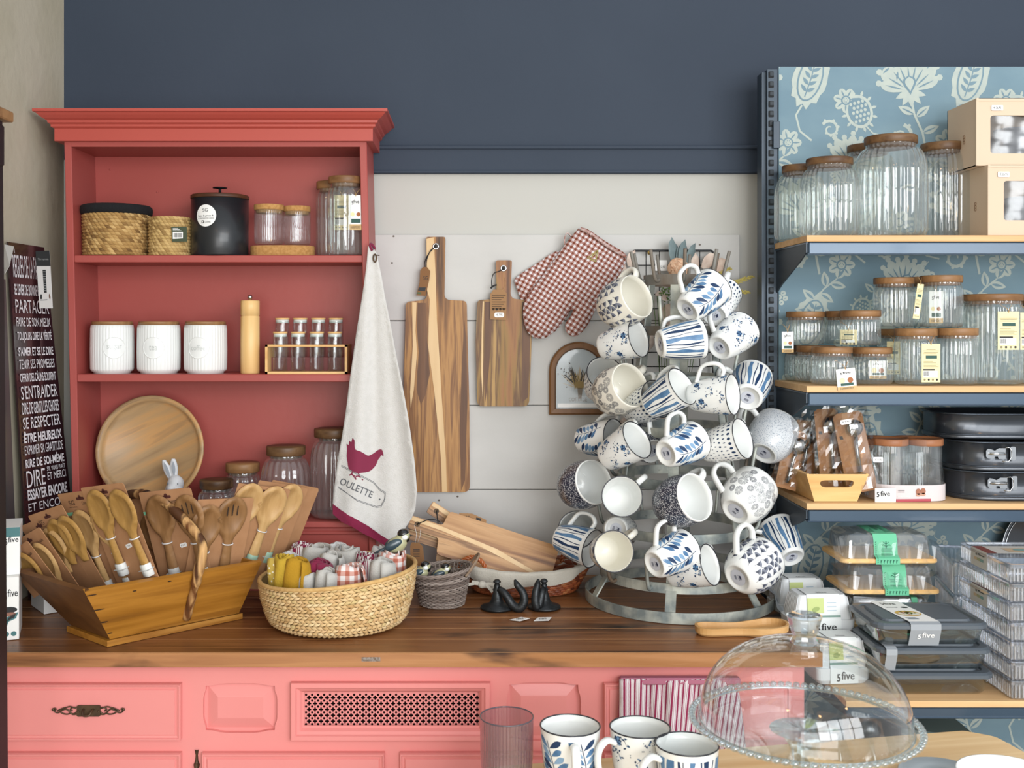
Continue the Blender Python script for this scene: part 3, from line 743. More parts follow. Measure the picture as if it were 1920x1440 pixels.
# glass jars
def jar(px, Y, z, hp, lidp, bodyp, label, lid_h=13, neck=None, shoulder=.12, group=None, mat=GLR, lidm=None, fl=26, straight=False, cat='jar', name='glass_jar', fa=.02, base_in=.9, amp=None):
    """px centre, heights and widths in pixels of the photograph at depth Y"""
    s = S(Y); c = base(px, Y, z); t = thing(name, label, cat, c, group)
    R = bodyp/2*s; RL = lidp/2*s; H = hp*s; LH = lid_h*s; nk = (neck/2*s if neck else RL*.93); zt = H-LH
    mb = MB()
    if straight: pr = [(0, .003), (R*.9, .003), (R*.97, .006), (R, .012), (R, zt-.004), (R*.985, zt)]
    else:
        pr = [(0, .0035), (R*base_in, .0025), (R*.96, .006), (R, .013)]
        zs = zt-shoulder*H
        pr += [(R, zs-.012)]
        for k in range(1, 7): a = k/6*PI/2; pr.append((nk+(R-nk)*cos(a), zs-.012+(zt-.004-zs+.008)*sin(a)))
        pr += [(nk, zt)]
    mb.lathe(pr, c, fl*6, flute=(fl, fa, lambda z_: min(1, z_/.01) if z_ < zt-.003 else .2)); mb.build('glass', mat, t)
    mb = MB(); mb.lathe([(0, zt-.006), (nk*.96, zt-.006), (nk*.97, zt), (RL*.97, zt), (RL, zt+.0015), (RL, H-.002), (RL*.98, H), (0, H)], c, 48); mb.build('lid', lidm or LID, t)
    t['_h'] = H; del t['_h']; return t, c, R
def hangtag(par, px0, px1, py0, py1, Y, kind='white', ang=0):
    """paper tag in front of a jar, corners given in pixels"""
    mx, my = (px0+px1)/2, (py0+py1)/2
    def f(u, v, d=0):
        a = rad(ang); x, y = u-mx, v-my; return W(mx+x*cos(a)-y*sin(a), my+x*sin(a)+y*cos(a), Y)+V((0, d, 0))
    w_, h_ = px1-px0, py1-py0; fd = lambda u, v: f(u, v, -.0006)
    X = lambda a: px0+w_*a; Yv = lambda b: py0+h_*b
    def rc(a0, b0, a1, b1, mi): mb.poly([(X(a0), Yv(b0)), (X(a1), Yv(b0)), (X(a1), Yv(b1)), (X(a0), Yv(b1))], fd, mi)
    mb = MB(); mb.prism([(px0, py0), (px1, py0), (px1, py1), (px0, py1)], f, .0007, 0)
    if kind == 'white':
        put_text(mb, '5', fd, X(.2), Yv(.27), X(.32), Yv(.17), 1, .02); put_text(mb, 'five', fd, X(.34), Yv(.24), X(.75), Yv(.13), 1, .01)
        mb.poly(ell(X(.28), Yv(.55), w_*.15, n=14), fd, 2); mb.poly(ell(X(.7), Yv(.55), w_*.15, n=14), fd, 3); rc(.18, .68, .85, .8, 4); rc(0, .84, 1, 1, 5); put_text(mb, 'HARMONY', lambda u, v: f(u, v, -.001), X(.15), Yv(.97), X(.85), Yv(.88), 1)
        mm = [WHITE, BLACK, CREAM, M('wood_dot', '#9a5a2c', .6), GREENP, KRAFT2]
    else:
        for k, (a, b) in enumerate(((.25, .75), (.08, .92), (.12, .88), (.08, .8))): rc(a, .14+.035*k, b, .15+.035*k, 3)
        rc(.22, .3, .82, .38, 2); 
        for k in range(5): rc(.1, .45+.035*k, .9-.13*(k % 2)-.3*(k == 0), .46+.035*k, 3)
        rc(.08, .65, .7, .69, 1); rc(.08, .7, .85, .87, 4)
        for k in range(8): rc(.1+.035*k, .71, .12+.035*k, .83, 1)
        for k in range(4): mb.poly(ell(X(.16+.22*k), Yv(.93), w_*.06, n=8), fd, 1 if k % 2 else 3)
        mm = [CREAM, BLACK, GREENP, M('grey_print', '#8a8062', .7), WHITE]
    o = mb.build('paper_tag', mm, par)
    mb = MB(); mb.tube(smooth_open([f(mx-w_*.3, py0-14, .012), f(mx-w_*.05, py0-6, .003), f(mx, py0+2, -.001)], 4), .0006, 5); mb.tube(smooth_open([f(mx+w_*.3, py0-14, .012), f(mx+w_*.08, py0-5, .003), f(mx, py0+2, -.001)], 4), .0006, 5); mb.build('string', STR, o)
    return o
# twin cork jars on an oval cork tray
ct = base(530, 2.44, HZ[0]); s = S(2.44)
t = thing('cork_tray', 'oval cork tray holding two small straight glasses on the top shelf', 'tray', ct)
mb = MB(); mb.prism([(ct.x+60*s*(abs(cos(a))**.6)*(1 if cos(a) > 0 else -1), ct.y+.04*sin(a)) for a in [2*PI*i/40 for i in range(40)]], lambda u, v, d: V((u, v, HZ[0]+.0245-d)), .0245, bev=.0015); mb.build('tray_body', CORK, t)
mb = MB(); mb.prism([(ct.x+56*s*(abs(cos(a))**.6)*(1 if cos(a) > 0 else -1), ct.y+.036*sin(a)) for a in [2*PI*i/40 for i in range(40)]], lambda u, v, d: V((u, v, HZ[0]+.0248-d)), .0006); mb.build('tray_floor', M('cork_dark', '#9a7140', .9), t)
THG = glass('thin_ribbed_glass', '#f2f6f6', .06, .6, .03, '#ffffff', .03)
jar(504.5, 2.425, HZ[0]+.025, 76, 56, 54, 'straight glass jar with cork lid, left of two on the cork tray', 10, 50, mat=THG, lidm=CORK, fl=44, straight=True, fa=.008)
jar(557, 2.44, HZ[0]+.025, 74, 50, 50, 'straight glass jar with cork lid, right of two on the cork tray', 10, 46, mat=THG, lidm=CORK, fl=44, straight=True, fa=.008)
t1, c1, r1 = jar(622, 2.47, HZ[0], 142, 57, 58, 'tall ribbed glass jar at the back, left of the tagged tall jar in the hutch', 14, 50, .1, lidm=LIDL, fl=20)
t1, c1, r1 = jar(648, 2.41, HZ[0], 148, 64, 66, 'tall ribbed glass jar with white and cream paper tags beside the right hutch post', 13, 56, .1, lidm=LIDL, fl=20)
hangtag(t1, 654, 680, 366, 431, 2.374, 'white'); hangtag(t1, 626, 654, 366, 431, 2.44, 'cream')

# ribbed white canisters
RIB = lambda z_: 1 if .004 < z_ < .108 else 0
for px, word, a0, lab in ((210.5, 'sugar', .42, 'leftmost'), (298, 'tea', .03, 'middle'), (385.5, 'coffee', -.10, 'rightmost')):
    c = base(px, 2.43, HZ[1]); t = thing('storage_canister', 'white ribbed ceramic canister embossed %s with wooden lid, %s of the three' % (word, lab), 'canister', c, 'white canisters on the middle shelf')
    r = .0475; pr = [(0, 0), (r*.86, 0), (r*.87, .004), (r*.97, .006), (r, .011), (r*1.01, .05), (r*1.0, .1), (r*.985, .109), (r*.95, .11)]
    mb = MB(); mb.lathe(pr, c, 252, flute=(42, .009, lambda z_: 1 if .009 < z_ < .104 else 0)); mb.build('body', CERA, t)
    mb = MB(); mb.lathe([(0, .11), (r*.95, .11), (r*.95, .1165), (r*.93, .118), (0, .118)], c, 48); mb.build('lid', LIDL, t)
    g = on_cyl(c, r*1.012, a0); mb = MB()
    psheet(mb, ell(0, .059, .0235, n=32), lambda u, v: g(u, v, .0006), .005); mb.tube([g(p[0], p[1], .0006) for p in ell(0, .059, .0238, n=36)], .0009, 6, closed=True)
    put_text(mb, word, lambda u, v: g(u, v, .0013), -.016 if word != 'tea' else -.009, .053, .016 if word != 'tea' else .009, .065, 1)
    mb.build('embossed_badge', [CERA, M('embossed_edge', '#b9bcba', .3)], t)
# pepper mill
c = base(469, 2.42, HZ[1]); t = thing('pepper_mill', 'tall pale bamboo pepper mill with small chrome knob', 'pepper mill', c); r = .0215
mb = MB(); mb.lathe([(0, 0), (r-.001, 0), (r, .001), (r, .129), (r-.001, .13)], c, 40); mb.build('body', BAMB, t)
mb = MB(); mb.lathe([(r-.0015, .13), (r-.0015, .131), (r, .1315), (r, .164), (r-.0015, .1655), (0, .1655)], c, 40); mb.build('grinder_top', BAMB, t)
mb = MB(); mb.lathe([(0, .1655), (.0035, .1655), (.0035, .169), (.0055, .170), (.0055, .175), (.004, .177), (0, .1775)], c, 20); mb.build('knob', M('chrome', '#cfd2d4', .12, 1), t)
# spice rack with tubes
c = base(574, 2.42, HZ[1]); t = thing('spice_rack', 'open bamboo box frame spice rack on the middle hutch shelf', 'rack', c)
x0, x1 = W(497, 0, 2.385).x, W(651, 0, 2.385).x; z0, z1 = HZ[1], W(0, 646.5, 2.385).z
mb = MB(); mb.box((x0, 2.385, z1-.0045), (x1, 2.392, z1)); mb.box((x0, 2.385, z0), (x1, 2.392, z0+.0055)); mb.box((x0, 2.385, z0), (x0+.0055, 2.392, z1)); mb.box((x1-.0055, 2.385, z0), (x1, 2.392, z1)); mb.build('front_frame', BAMBX, t)
for a, b in ((x0, x0+.005), (x1-.005, x1)):
    mb = MB(); mb.box((a, 2.392, z0), (b, 2.47, z1)); mb.build('side_board', BAMB, t)
mb = MB(); mb.box((x0+.005, 2.392, z0), (x1-.005, 2.468, z0+.005)); mb.build('floor_board', BAMBX, t)
mb = MB(); mb.box((x0+.005, 2.432, z0+.005), (x1-.005, 2.468, z0+.036)); mb.build('riser_step', M('dark_riser', '#6e3030', .6), t)
for row, Y, z, tops, xs in ((0, 2.412, HZ[1]+.0055, 622, (525.5, 559, 594, 628)), (1, 2.45, HZ[1]+.036, 596, (529.5, 563, 597, 630))):
    for i, px in enumerate(xs):
        c = base(px, Y, z); H = W(0, tops, Y).z-z; r = 13.6*S(Y)
        o = thing('spice_tube', ('%s slim glass spice tube with wooden cap, %s row of bamboo rack' % (('leftmost', 'second', 'third', 'rightmost')[i], ('front', 'raised back')[row])), 'spice jar', c, 'glass spice tubes in the bamboo rack')
        mb = MB(); mb.lathe([(0, .0015), (r*.93, .001), (r, .004), (r, H-.012), (r*.98, H-.008)], c, 32); mb.build('glass', GL, o)
        mb = MB(); mb.lathe([(r*.8, H-.012), (r*.92, H-.011), (r*.92, H-.004), (r*.8, H-.003)], c, 24); mb.build('seal_ring', M('clear_seal', '#c9cdca', .3), o)
        mb = MB(); mb.lathe([(0, H-.004), (r*.98, H-.004), (r, H-.003), (r, H-.001), (r*.97, H), (0, H)], c, 28); mb.build('cap', BAMBX, o)

# bottom shelf of the hutch: plate, rabbit, jars
c = base(285.5, 2.49, HZ[2]); t = thing('wooden_plate', 'large round mango wood plate with raised rim leaning against the red back panel', 'plate', c)
PLW = wood('mango_wood', ['#5c4833', '#8c7052', '#ab8d66', '#c0935f', '#857058', '#c1a47c'], 0, 34, 5, rough=.38, rot=(0, rad(28), 0), contrast=1.2)
Mx = Matrix.Translation(W(285.5, 843.5, 2.47)) @ Matrix.Rotation(rad(90-9), 4, 'X')
r = 101*S(2.47); mb = MB(); mb.lathe([(0, -.006), (r*.8, -.006), (r*.95, .004), (r, .02), (r*.99, .0225), (r*.93, .022), (r*.9, .015), (r*.84, .006), (0, .003)], seg=80, M4=Mx, mis=[0]*5+[1]+[0]*2, smooth=True)
mb.build('plate_body', [PLW, wood('mango_rim', ['#9c7a52', '#b5956c', '#a4835c'], 0, 50, 9, rot=(0, rad(28), 0))], t)
c = base(329, 2.405, HZ[2]); t = thing('rabbit_figurine', 'white ceramic rabbit figurine with upright ears in front of the wooden plate', 'figurine', c)
s = S(2.405); P_ = lambda x, y, dy=0: W(x, y, 2.405)+V((0, dy, 0))
RAB = M('chalk_white', '#c6c8cb', .5, col2='#d6d7d9', vs=(60, 60, 60)); mb = MB()
zc = HZ[2]
mb.ball((c.x, 2.41, zc+.035), (.031, .036, .036)); mb.ball((c.x-.001, 2.398, zc+.062), (.02, .022, .026)); mb.ball(P_(330, 907, -.004), (.0185, .021, .0205)); mb.ball(P_(326, 913, -.02), (.011, .011, .010))
for sx in (-1, 1): mb.ball((c.x+sx*.013, 2.378, zc+.01), (.008, .014, .01)); mb.ball((c.x+sx*.022, 2.4, zc+.014), (.012, .024, .014))
mb.ball((c.x, 2.45, zc+.018), .012)
for x0, y0, x1, y1, w_ in ((307, 862, 320, 900, 7.5), (325, 860, 327, 898, 8)):
    a, b = P_(x0, y0), P_(x1, y1); d = (b-a); n_ = 9
    mb.loft([[a+d*(k/n_)+V((cos(q)*w_*s*sin(PI*(.12+.76*k/n_))**.8, sin(q)*.0045, 0)) for q in [2*PI*i/12 for i in range(12)]] for k in range(n_+1)], smooth=True)
o = mb.build('body', RAB, t); md = o.modifiers.new('merge', 'REMESH'); md.mode = 'VOXEL'; md.voxel_size = .0017; md.use_smooth_shade = True
mb = MB(); 
for x, y, x1, y1 in ((309, 868, 318, 896),): mb.poly(leafp(309, 866, 1.2, 34, 6, 6), lambda u, v: P_(u, v, -.006))
mb.poly(leafp(326, 864, 1.5, 30, 6, 6), lambda u, v: P_(u, v, -.0062)); mb.build('inner_ear', M('ear_grey', '#9aa0a8', .7), t)
mb = MB(); mb.ball(P_(320, 905, -.0195), (.0026, .0016, .003)); mb.ball(P_(337, 905, -.0205), (.0026, .0016, .003)); mb.build('eye', M('eye_grey', '#6f757c', .4), t)
GLB = GLR
t1, c1, r1 = jar(406, 2.40, HZ[2], 74, 62, 66, 'short ribbed glass jar with dark wooden lid, front leftmost jar beside the round plate', 16, 54, .1, lidm=LID, fl=18, fa=.03)
t1, c1, r1 = jar(455, 2.45, HZ[2], 98, 63, 64, 'ribbed glass jar with pale wooden lid behind the shortest jar in the hutch', 17, 54, .1, lidm=LIDL, fl=18, fa=.03)
jar(536, 2.42, HZ[2], 134, 73, 92, 'wide round shouldered ribbed glass jar with wooden lid on lowest hutch shelf', 17, 62, .3, fl=20, fa=.025)
jar(627, 2.43, HZ[2], 165, 76, 88, 'tallest ribbed glass jar on the lowest hutch shelf, partly behind the towel', 16, 62, .2, fl=20, fa=.025)
# ------------------------------------------------------------------ left side: poster, boxes, dark frame
TL, TR, BR, BL = V((-.973, 2.216, 1.668)), V((-.953, 2.352, 1.666)), V((-.919, 2.425, 1.075)), V((-.963, 2.277, 1.075))
k_ = (1.668-CT-.003)/(1.668-1.075); BR2 = TR+(BR-TR)*k_; BL2 = TL+(BL-TL)*k_
def pf(u, v, d=0):                         # u 0..1 left to right, v 0..1 top to bottom
    a = TL+(TR-TL)*u; b = BL2+(BR2-BL2)*u; n_ = (TR-TL).cross(BL2-TL).normalized()
    if n_.y > 0: n_ = -n_
    return a+(b-a)*v+n_*d
POST = M('dark_plum_tin', '#231418', .22, coat=.7, col2='#2e1a20', vs=(5, 5, 5))
t = thing('slogan_sign', 'tall dark plum tin sign of white french family rules leaning on the left wall', 'sign', BL2)
mb = MB(); mb.prism([(0, 0), (1, 0), (1, 1), (0, 1)], lambda u, v, d: pf(u, v, -d+.004), .004); mb.build('sign_plate', POST, t)
mb = MB(); f = lambda u, v: pf(u, v, .0055)
vp = lambda py, px=70: (py-455)/((985-455))*(.593/(.593*k_))*1.0
LN = [('RÈGLES DE LA FAMILLE', 466, 520, .0, 0), ('SE LEVER DE BONNE HUMEUR', 532, 553, .02, 0), ('PARTAGER', 561, 587, 0, 0), ('FAIRE DE SON MIEUX', 595, 612, 0, 0), ('TOUJOURS DIRE LA VÉRITÉ', 618, 643, .01, 0), ("S'AIMER ET SE LE DIRE", 651, 668, .02, 0), ('TENIR SES PROMESSES', 675, 693, 0, 0), ('OFFRIR DES CÂLINS SOUVENT', 697, 718, .012, 0), ("S'ENTRAIDER", 725, 751, 0, 0), ('DIRE DE GENTILLES CHOSES', 757, 780, .008, 0), ('SE RESPECTER', 786, 808, .005, 0), ('ÊTRE HEUREUX', 812, 835, .03, 0), ('EXPRIMER SA GRATITUDE', 840, 858, 0, 0), ('RIRE DE SOI-MÊME', 862, 883, .02, 0), ('DIRE', 889, 921, 0, 1), ("S'IL VOUS PLAÎT", 885, 896, 0, 2), ('ET MERCI', 899, 914, 0, 2), ('ESSAYER ENCORE', 925, 946, .03, 0), ('ET ENCORE', 952, 968, .0, 0)]
for s_, a, b, bo, md in LN:
    x0, x1 = (.07, .93) if md == 0 else (.07, .47) if md == 1 else (.52, .93)
    put_text(mb, s_, f, x0, vp(b), x1, vp(a), 0, bo)
mb.build('lettering', M('sign_white', '#d6d2d6', .6), t)
o = thing('hanging_card', 'narrow white and black product card hanging on the upper right of the dark sign', 'card', W(82, 577, 2.28))
f = lambda u, v, d=0: W(u, v, 2.28+(u-82)*.0012)+V((0, d, 0)); mb = MB()
mb.prism([(67, 471), (93, 470), (99, 578), (74, 578)], f, .0008, 0); mb.poly([(67, 471), (93, 470), (95, 499), (68, 499)], lambda u, v: f(u, v, -.0006), 1); mb.poly([(80, 506), (86, 506), (88, 549), (83, 549)], lambda u, v: f(u, v, -.0006), 1)
for k in range(9): mb.poly([(80.5+k*.2, 509+k*4.4), (86+k*.2, 509+k*4.4), (86+k*.2, 510+k*4.4), (80.5+k*.2, 510+k*4.4)], lambda u, v: f(u, v, -.001), 2)
mb.poly([(76, 562), (89, 561), (89, 563), (76, 564)], lambda u, v: f(u, v, -.0006), 2); mb.poly([(76, 552), (79, 552), (79, 561), (76, 561)], lambda u, v: f(u, v, -.0006), 1); mb.poly(leafp(94, 562, -1.7, 12, 3), lambda u, v: f(u, v, -.0006), 3)
put_text(mb, 'Tôle imprimée', lambda u, v: f(u, v, -.001), 71, 489, 91, 484, 2)
mb.build('printed_card', [M('card_grey', '#b9b7b4', .6), M('card_black', '#1a1f20', .5), M('card_mid', '#7f8180', .6), M('card_brown', '#5e4436', .7)], o)
mb = MB(); mb.loft([[W(8, 458, 2.2), W(26, 462, 2.195), W(26, 464, 2.195), W(8, 460, 2.2)], [W(6, 505, 2.19), W(18, 497, 2.18), W(18, 499, 2.18), W(6, 508, 2.19)], [W(4, 520, 2.185), W(9, 512, 2.18), W(9, 514, 2.18), W(4, 522, 2.185)]])
tag(mb.build('paper_corner', M('grey_paper', '#a6a4a1', .7), None, W(8, 520, 2.19)), 'grey curled paper corner covering the top left of the dark sign', 'paper')
mb = MB(); a = V((-.977, 2.10, CT+.001)); mb.loft([[V((-.978, 2.06, CT+.001)), V((-.962, 2.06, CT+.001)), V((-.958, 2.24, CT+.001)), V((-.976, 2.24, CT+.001))], [V((-.979, 2.08, 1.59)), V((-.975, 2.08, 1.59)), V((-.972, 2.21, 1.59)), V((-.979, 2.21, 1.59))]])
tag(mb.build('grey_board', M('slate_board', '#3b4244', .3, coat=.5), None, V((-.97, 2.15, CT))), 'slim dark grey glossy board leaning on the wall left of the sign', 'board')
# white product boxes on the counter
def prodbox(x0, y0, z0, wd, dp, h, rot, label, art, tag5=None):
    c = V((x0, y0, z0)); t = thing('product_box', label, 'box', c)
    Mx = Matrix.Translation(c) @ Matrix.Rotation(rot, 4, 'Z'); mb = MB(); mb.box((-wd/2, -dp/2, 0), (wd/2, dp/2, h), 0, .0008, Mx)
    mb.build('carton', WHITE, t); g = lambda u, v, d=.0006: Mx @ V((u*wd-wd/2, -dp/2-d, v*h)); mb = MB()
    put_text(mb, '5', g, .56, h_(art, .64), .64, h_(art, .76), 0, .02); put_text(mb, 'five', g, .66, h_(art, .69), .96, h_(art, .81), 0, .01)
    if art:
        mb.poly(ell(.7, .48, .25, .05, 14), g, 0); mb.poly(ell(.72, .41, .2, .035, 12), g, 2)
        for a, b in ((.5, .22), (.76, .32)):
            mb.poly([(a-.2, b-.05), (a+.15, b+.02), (a+.22, b+.12), (a-.12, b+.05)], g, 1); mb.poly([(a-.12, b-.01), (a+.1, b+.035), (a+.14, b+.09), (a-.08, b+.04)], lambda u, v: g(u, v, .001), 0)
        for a in (.62, .84): mb.poly(ell(a, .1, .085, .04, 14), g, 1)
    else: mb.poly([(0, .8), (1, .8), (1, 1), (0, 1)], lambda u, v: g(u, v, .0004), 1)
    mb.build('printing', [BLACK, M('teal_print', '#3f6f72', .6), M('skin_print', '#8e6253', .7)], t)
def h_(a, v): return v
prodbox(-.902, 2.045, CT+.001, .058, .10, .118, rad(20), 'white product carton with scales picture, lower of two by the left dark post', 1)
prodbox(-.908, 2.06, CT+.1195, .06, .10, .09, rad(20), 'white product carton with teal top, upper of two by the left dark post', 0)
prodbox(-.874, 2.24, CT+.001, .085, .09, .13, rad(38), 'plain white carton standing behind the left end of the wooden trug', 0)
# dark frame at the picture's left edge
t = thing('display_stand', 'dark metal display stand with a wooden top at the left edge', 'stand', W(0, 1440, 1.7)*1)
t.location.z = 0; ORG[t] = V(t.location)
mb = MB(); a = W(-60, 236, 1.7); b = W(9, 312, 1.7); mb.box((a.x, 1.66, b.z), (b.x, 1.7, a.z), 0, .002); a = W(-60, 228, 1.7); b = W(5, 600, 1.7)
mb.loft([[V((x, y, z)) for x, y in ((xx-.03, 1.67), (xx, 1.67), (xx, 1.70), (xx-.03, 1.70))] for z, xx in ((a.z, W(4.5, 0, 1.7).x), (W(0, 605, 1.7).z, W(8.5, 0, 1.7).x), (W(0, 1440, 1.7).z, W(15, 0, 1.7).x), (0, W(20, 0, 1.7).x))]); mb.build('post', M('dark_plum_metal', '#1c171b', .5, .2), t)
mb = MB(); a = W(-70, 206, 1.7); b = W(16, 226, 1.7); mb.box((a.x, 1.64, b.z), (b.x, 1.72, a.z), 0, .002); mb.build('top_board', LIDL, t)

# ------------------------------------------------------------------ wooden trug with salad servers
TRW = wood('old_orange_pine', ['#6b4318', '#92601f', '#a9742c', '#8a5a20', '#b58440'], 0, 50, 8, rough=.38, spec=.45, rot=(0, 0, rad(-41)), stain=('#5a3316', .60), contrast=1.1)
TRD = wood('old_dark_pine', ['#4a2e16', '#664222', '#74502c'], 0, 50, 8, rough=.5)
zb0, zt0 = CT+.001, CT+.12
A, B, C_, D_ = [V((x, y, zt0)) for x, y in ((-.691, 1.889), (-.424, 2.125), (-.60, 2.285), (-.880, 2.046))]
a_, b2, c_, d_ = [V((x, y, zb0+.012)) for x, y in ((-.673, 1.968), (-.474, 2.145), (-.575, 2.235), (-.780, 2.06))]
t = thing('wooden_trug', 'flared orange brown wooden trug with bark handle holding cards of salad servers', 'trug', ((a_+c_)/2).xy.to_3d()+V((0, 0, CT)))
def slab(p, q, r, s, th, mat, name, bev=0):
    n_ = (q-p).cross(s-p).normalized(); cen = (A+B+C_+D_+a_+b2+c_+d_)/8
    if n_.dot(cen-(p+q+r+s)/4) < 0: n_ = -n_
    mb = MB(); mb.loft([[p, q, r, s], [p+n_*th, q+n_*th, r+n_*th, s+n_*th]]); mb.build(name, mat, t); return n_
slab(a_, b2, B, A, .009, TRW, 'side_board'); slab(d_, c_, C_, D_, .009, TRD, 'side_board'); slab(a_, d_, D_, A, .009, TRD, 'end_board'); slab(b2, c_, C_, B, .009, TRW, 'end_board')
mb = MB(); nf_ = (b2-a_).cross(A-a_).normalized(); nf_ = nf_ if nf_.y < 0 else -nf_
for u_, v_, w_ in ((.025, .92, .010), (.02, .62, .013), (.02, .36, .007), (.02, .12, .005), (.25, .86, .004), (.45, .93, .004)):
    p_ = a_.lerp(b2, u_).lerp(A.lerp(B, u_), v_)+nf_*.0006; e_ = (b2-a_).normalized(); g_ = (A-a_).normalized(); mb.add([p_+e_*(w_*cos(q))+g_*(.0016*sin(q)) for q in [2*PI*i/10 for i in range(10)]], [tuple(range(10))], 0, False)
mb.build('nail_marks', M('nail_stain', '#2a180c', .7), t)
mb = MB(); cen = (a_+b2+c_+d_)/4; ex = lambda p: V((cen.x+(p.x-cen.x)*1.045, cen.y+(p.y-cen.y)*1.06, 0)); fl = [ex(p) for p in (a_, b2, c_, d_)]
mb.loft([[p+V((0, 0, CT+.001)) for p in fl], [p+V((0, 0, CT+.012)) for p in fl]]); mb.build('floor_board', TRW, t)
M0 = A+(B-A)*.60; N0 = D_+(C_-D_)*.52; d2 = (N0-M0); nn = V((.66, -.75, 0))
low = a_+(b2-a_)*.56+V((0, 0, .012))
path = [low+nn*.006, low+(M0-low)*.55+nn*.008, M0+nn*.008, M0+d2*.0+V((.012, .0, .055)), M0+d2*.18+V((.006, 0, .098)), M0+d2*.42+V((0, 0, .130)), M0+d2*.7+V((0, 0, .135)), M0+d2*.95+V((0, 0, .118)), N0+V((-.005, .012, .07)), N0+V((0, .012, -.03))]
pp = smooth_open(path, 7); mb = MB(); mb.tube(pp, [.0088*(1.0+.07*sin(i*1.3)+.06*sin(i*.5))*(1.1 if 10 < i < 45 else .9) for i in range(len(pp))], 9)
mb.build('bark_handle', wood('stripped_bark', ['#24120a', '#3c2210', '#6b4222', '#c79c66', '#4a2c16'], 2, 26, 26, rough=.6, contrast=1.6), t)
# a salad server: spoon outline in metres, handle end at v = 0, head at the top
def spoon_mesh(fork=False, seed=0, cut=False):
    L = .235; hw = .0085
    pts = []
    prof = [(0, .0115), (.03, .0112), (.06, .0096), (.075, .009), (.088, .0125), (.100, .021), (.116, .029), (.134, .0325), (.151, .030), (.165, .021), (.172, .011), (.175, 0)]
    if cut: prof = prof[3:]
    right = smooth_open([(w_, v, 0) for v, w_ in prof], 3); right = [(p.x, p.y) for p in right]
    o_ = right+[(-x, y) for x, y in right[::-1][1:]]
    vs, tr, ds = sheet(o_, .0055); n = len(vs)
    def z(v, d):
        x, y = v; bowl = max(0, 1-((x/.0265)**2+((y-.134)/.034)**2)); dome = min(1, d/.0045)**.5
        th = .0055*dome; bend = 0
        return th-bowl*.0095, -th*(.7)-bowl*.006, bend
    fr = []; bk = []
    for v, d in zip(vs, ds):
        zf, zb_, bd = z(v, d); fr.append(V((v[0], -(zf)-.0*bd-.0055, v[1]))); bk.append(V((v[0], -zb_-.0055-0*bd, v[1])))
    mb = MB(); mb.add(fr, tr); mb.add(bk, [f_[::-1] for f_ in tr])
    if fork:
        for k in (-1, 0, 1): mb.poly(rrect(k*.0105-.0012, .135, k*.0105+.0012, .166-abs(k)*.005, .001, 2), lambda u, v: V((u, -.0068-max(0, .006*(1-((v-.195)/.04)**2))*0, v)), 1)
    return mb
SPW = [wood('server_wood_light', ['#8d683c', '#b08a58', '#c7a370', '#a17c4c'], 2, 45, 20, rough=.45), wood('server_wood_golden', ['#6b4a24', '#94703a', '#b0884c', '#80602f'], 2, 45, 20, rough=.45), wood('server_wood_brown', ['#5c3f24', '#7d5a36', '#96704a', '#6e4e2e'], 2, 45, 20, rough=.45)]
SLOT = M('fork_slot', '#2c1c10', .8)
SPM = [spoon_mesh(False), spoon_mesh(True), spoon_mesh(False, cut=True)]
def local(mb, name, mats, par, Mx):
    o = mb.build(name, mats, par, local=True); o.matrix_local = Mx; return o
TIPW = M('white_tip', '#d9dcda', .45); TIPM = M('mint_tip', '#a5c7b2', .45)
cards_group = 'kraft cards of salad servers in the trug'
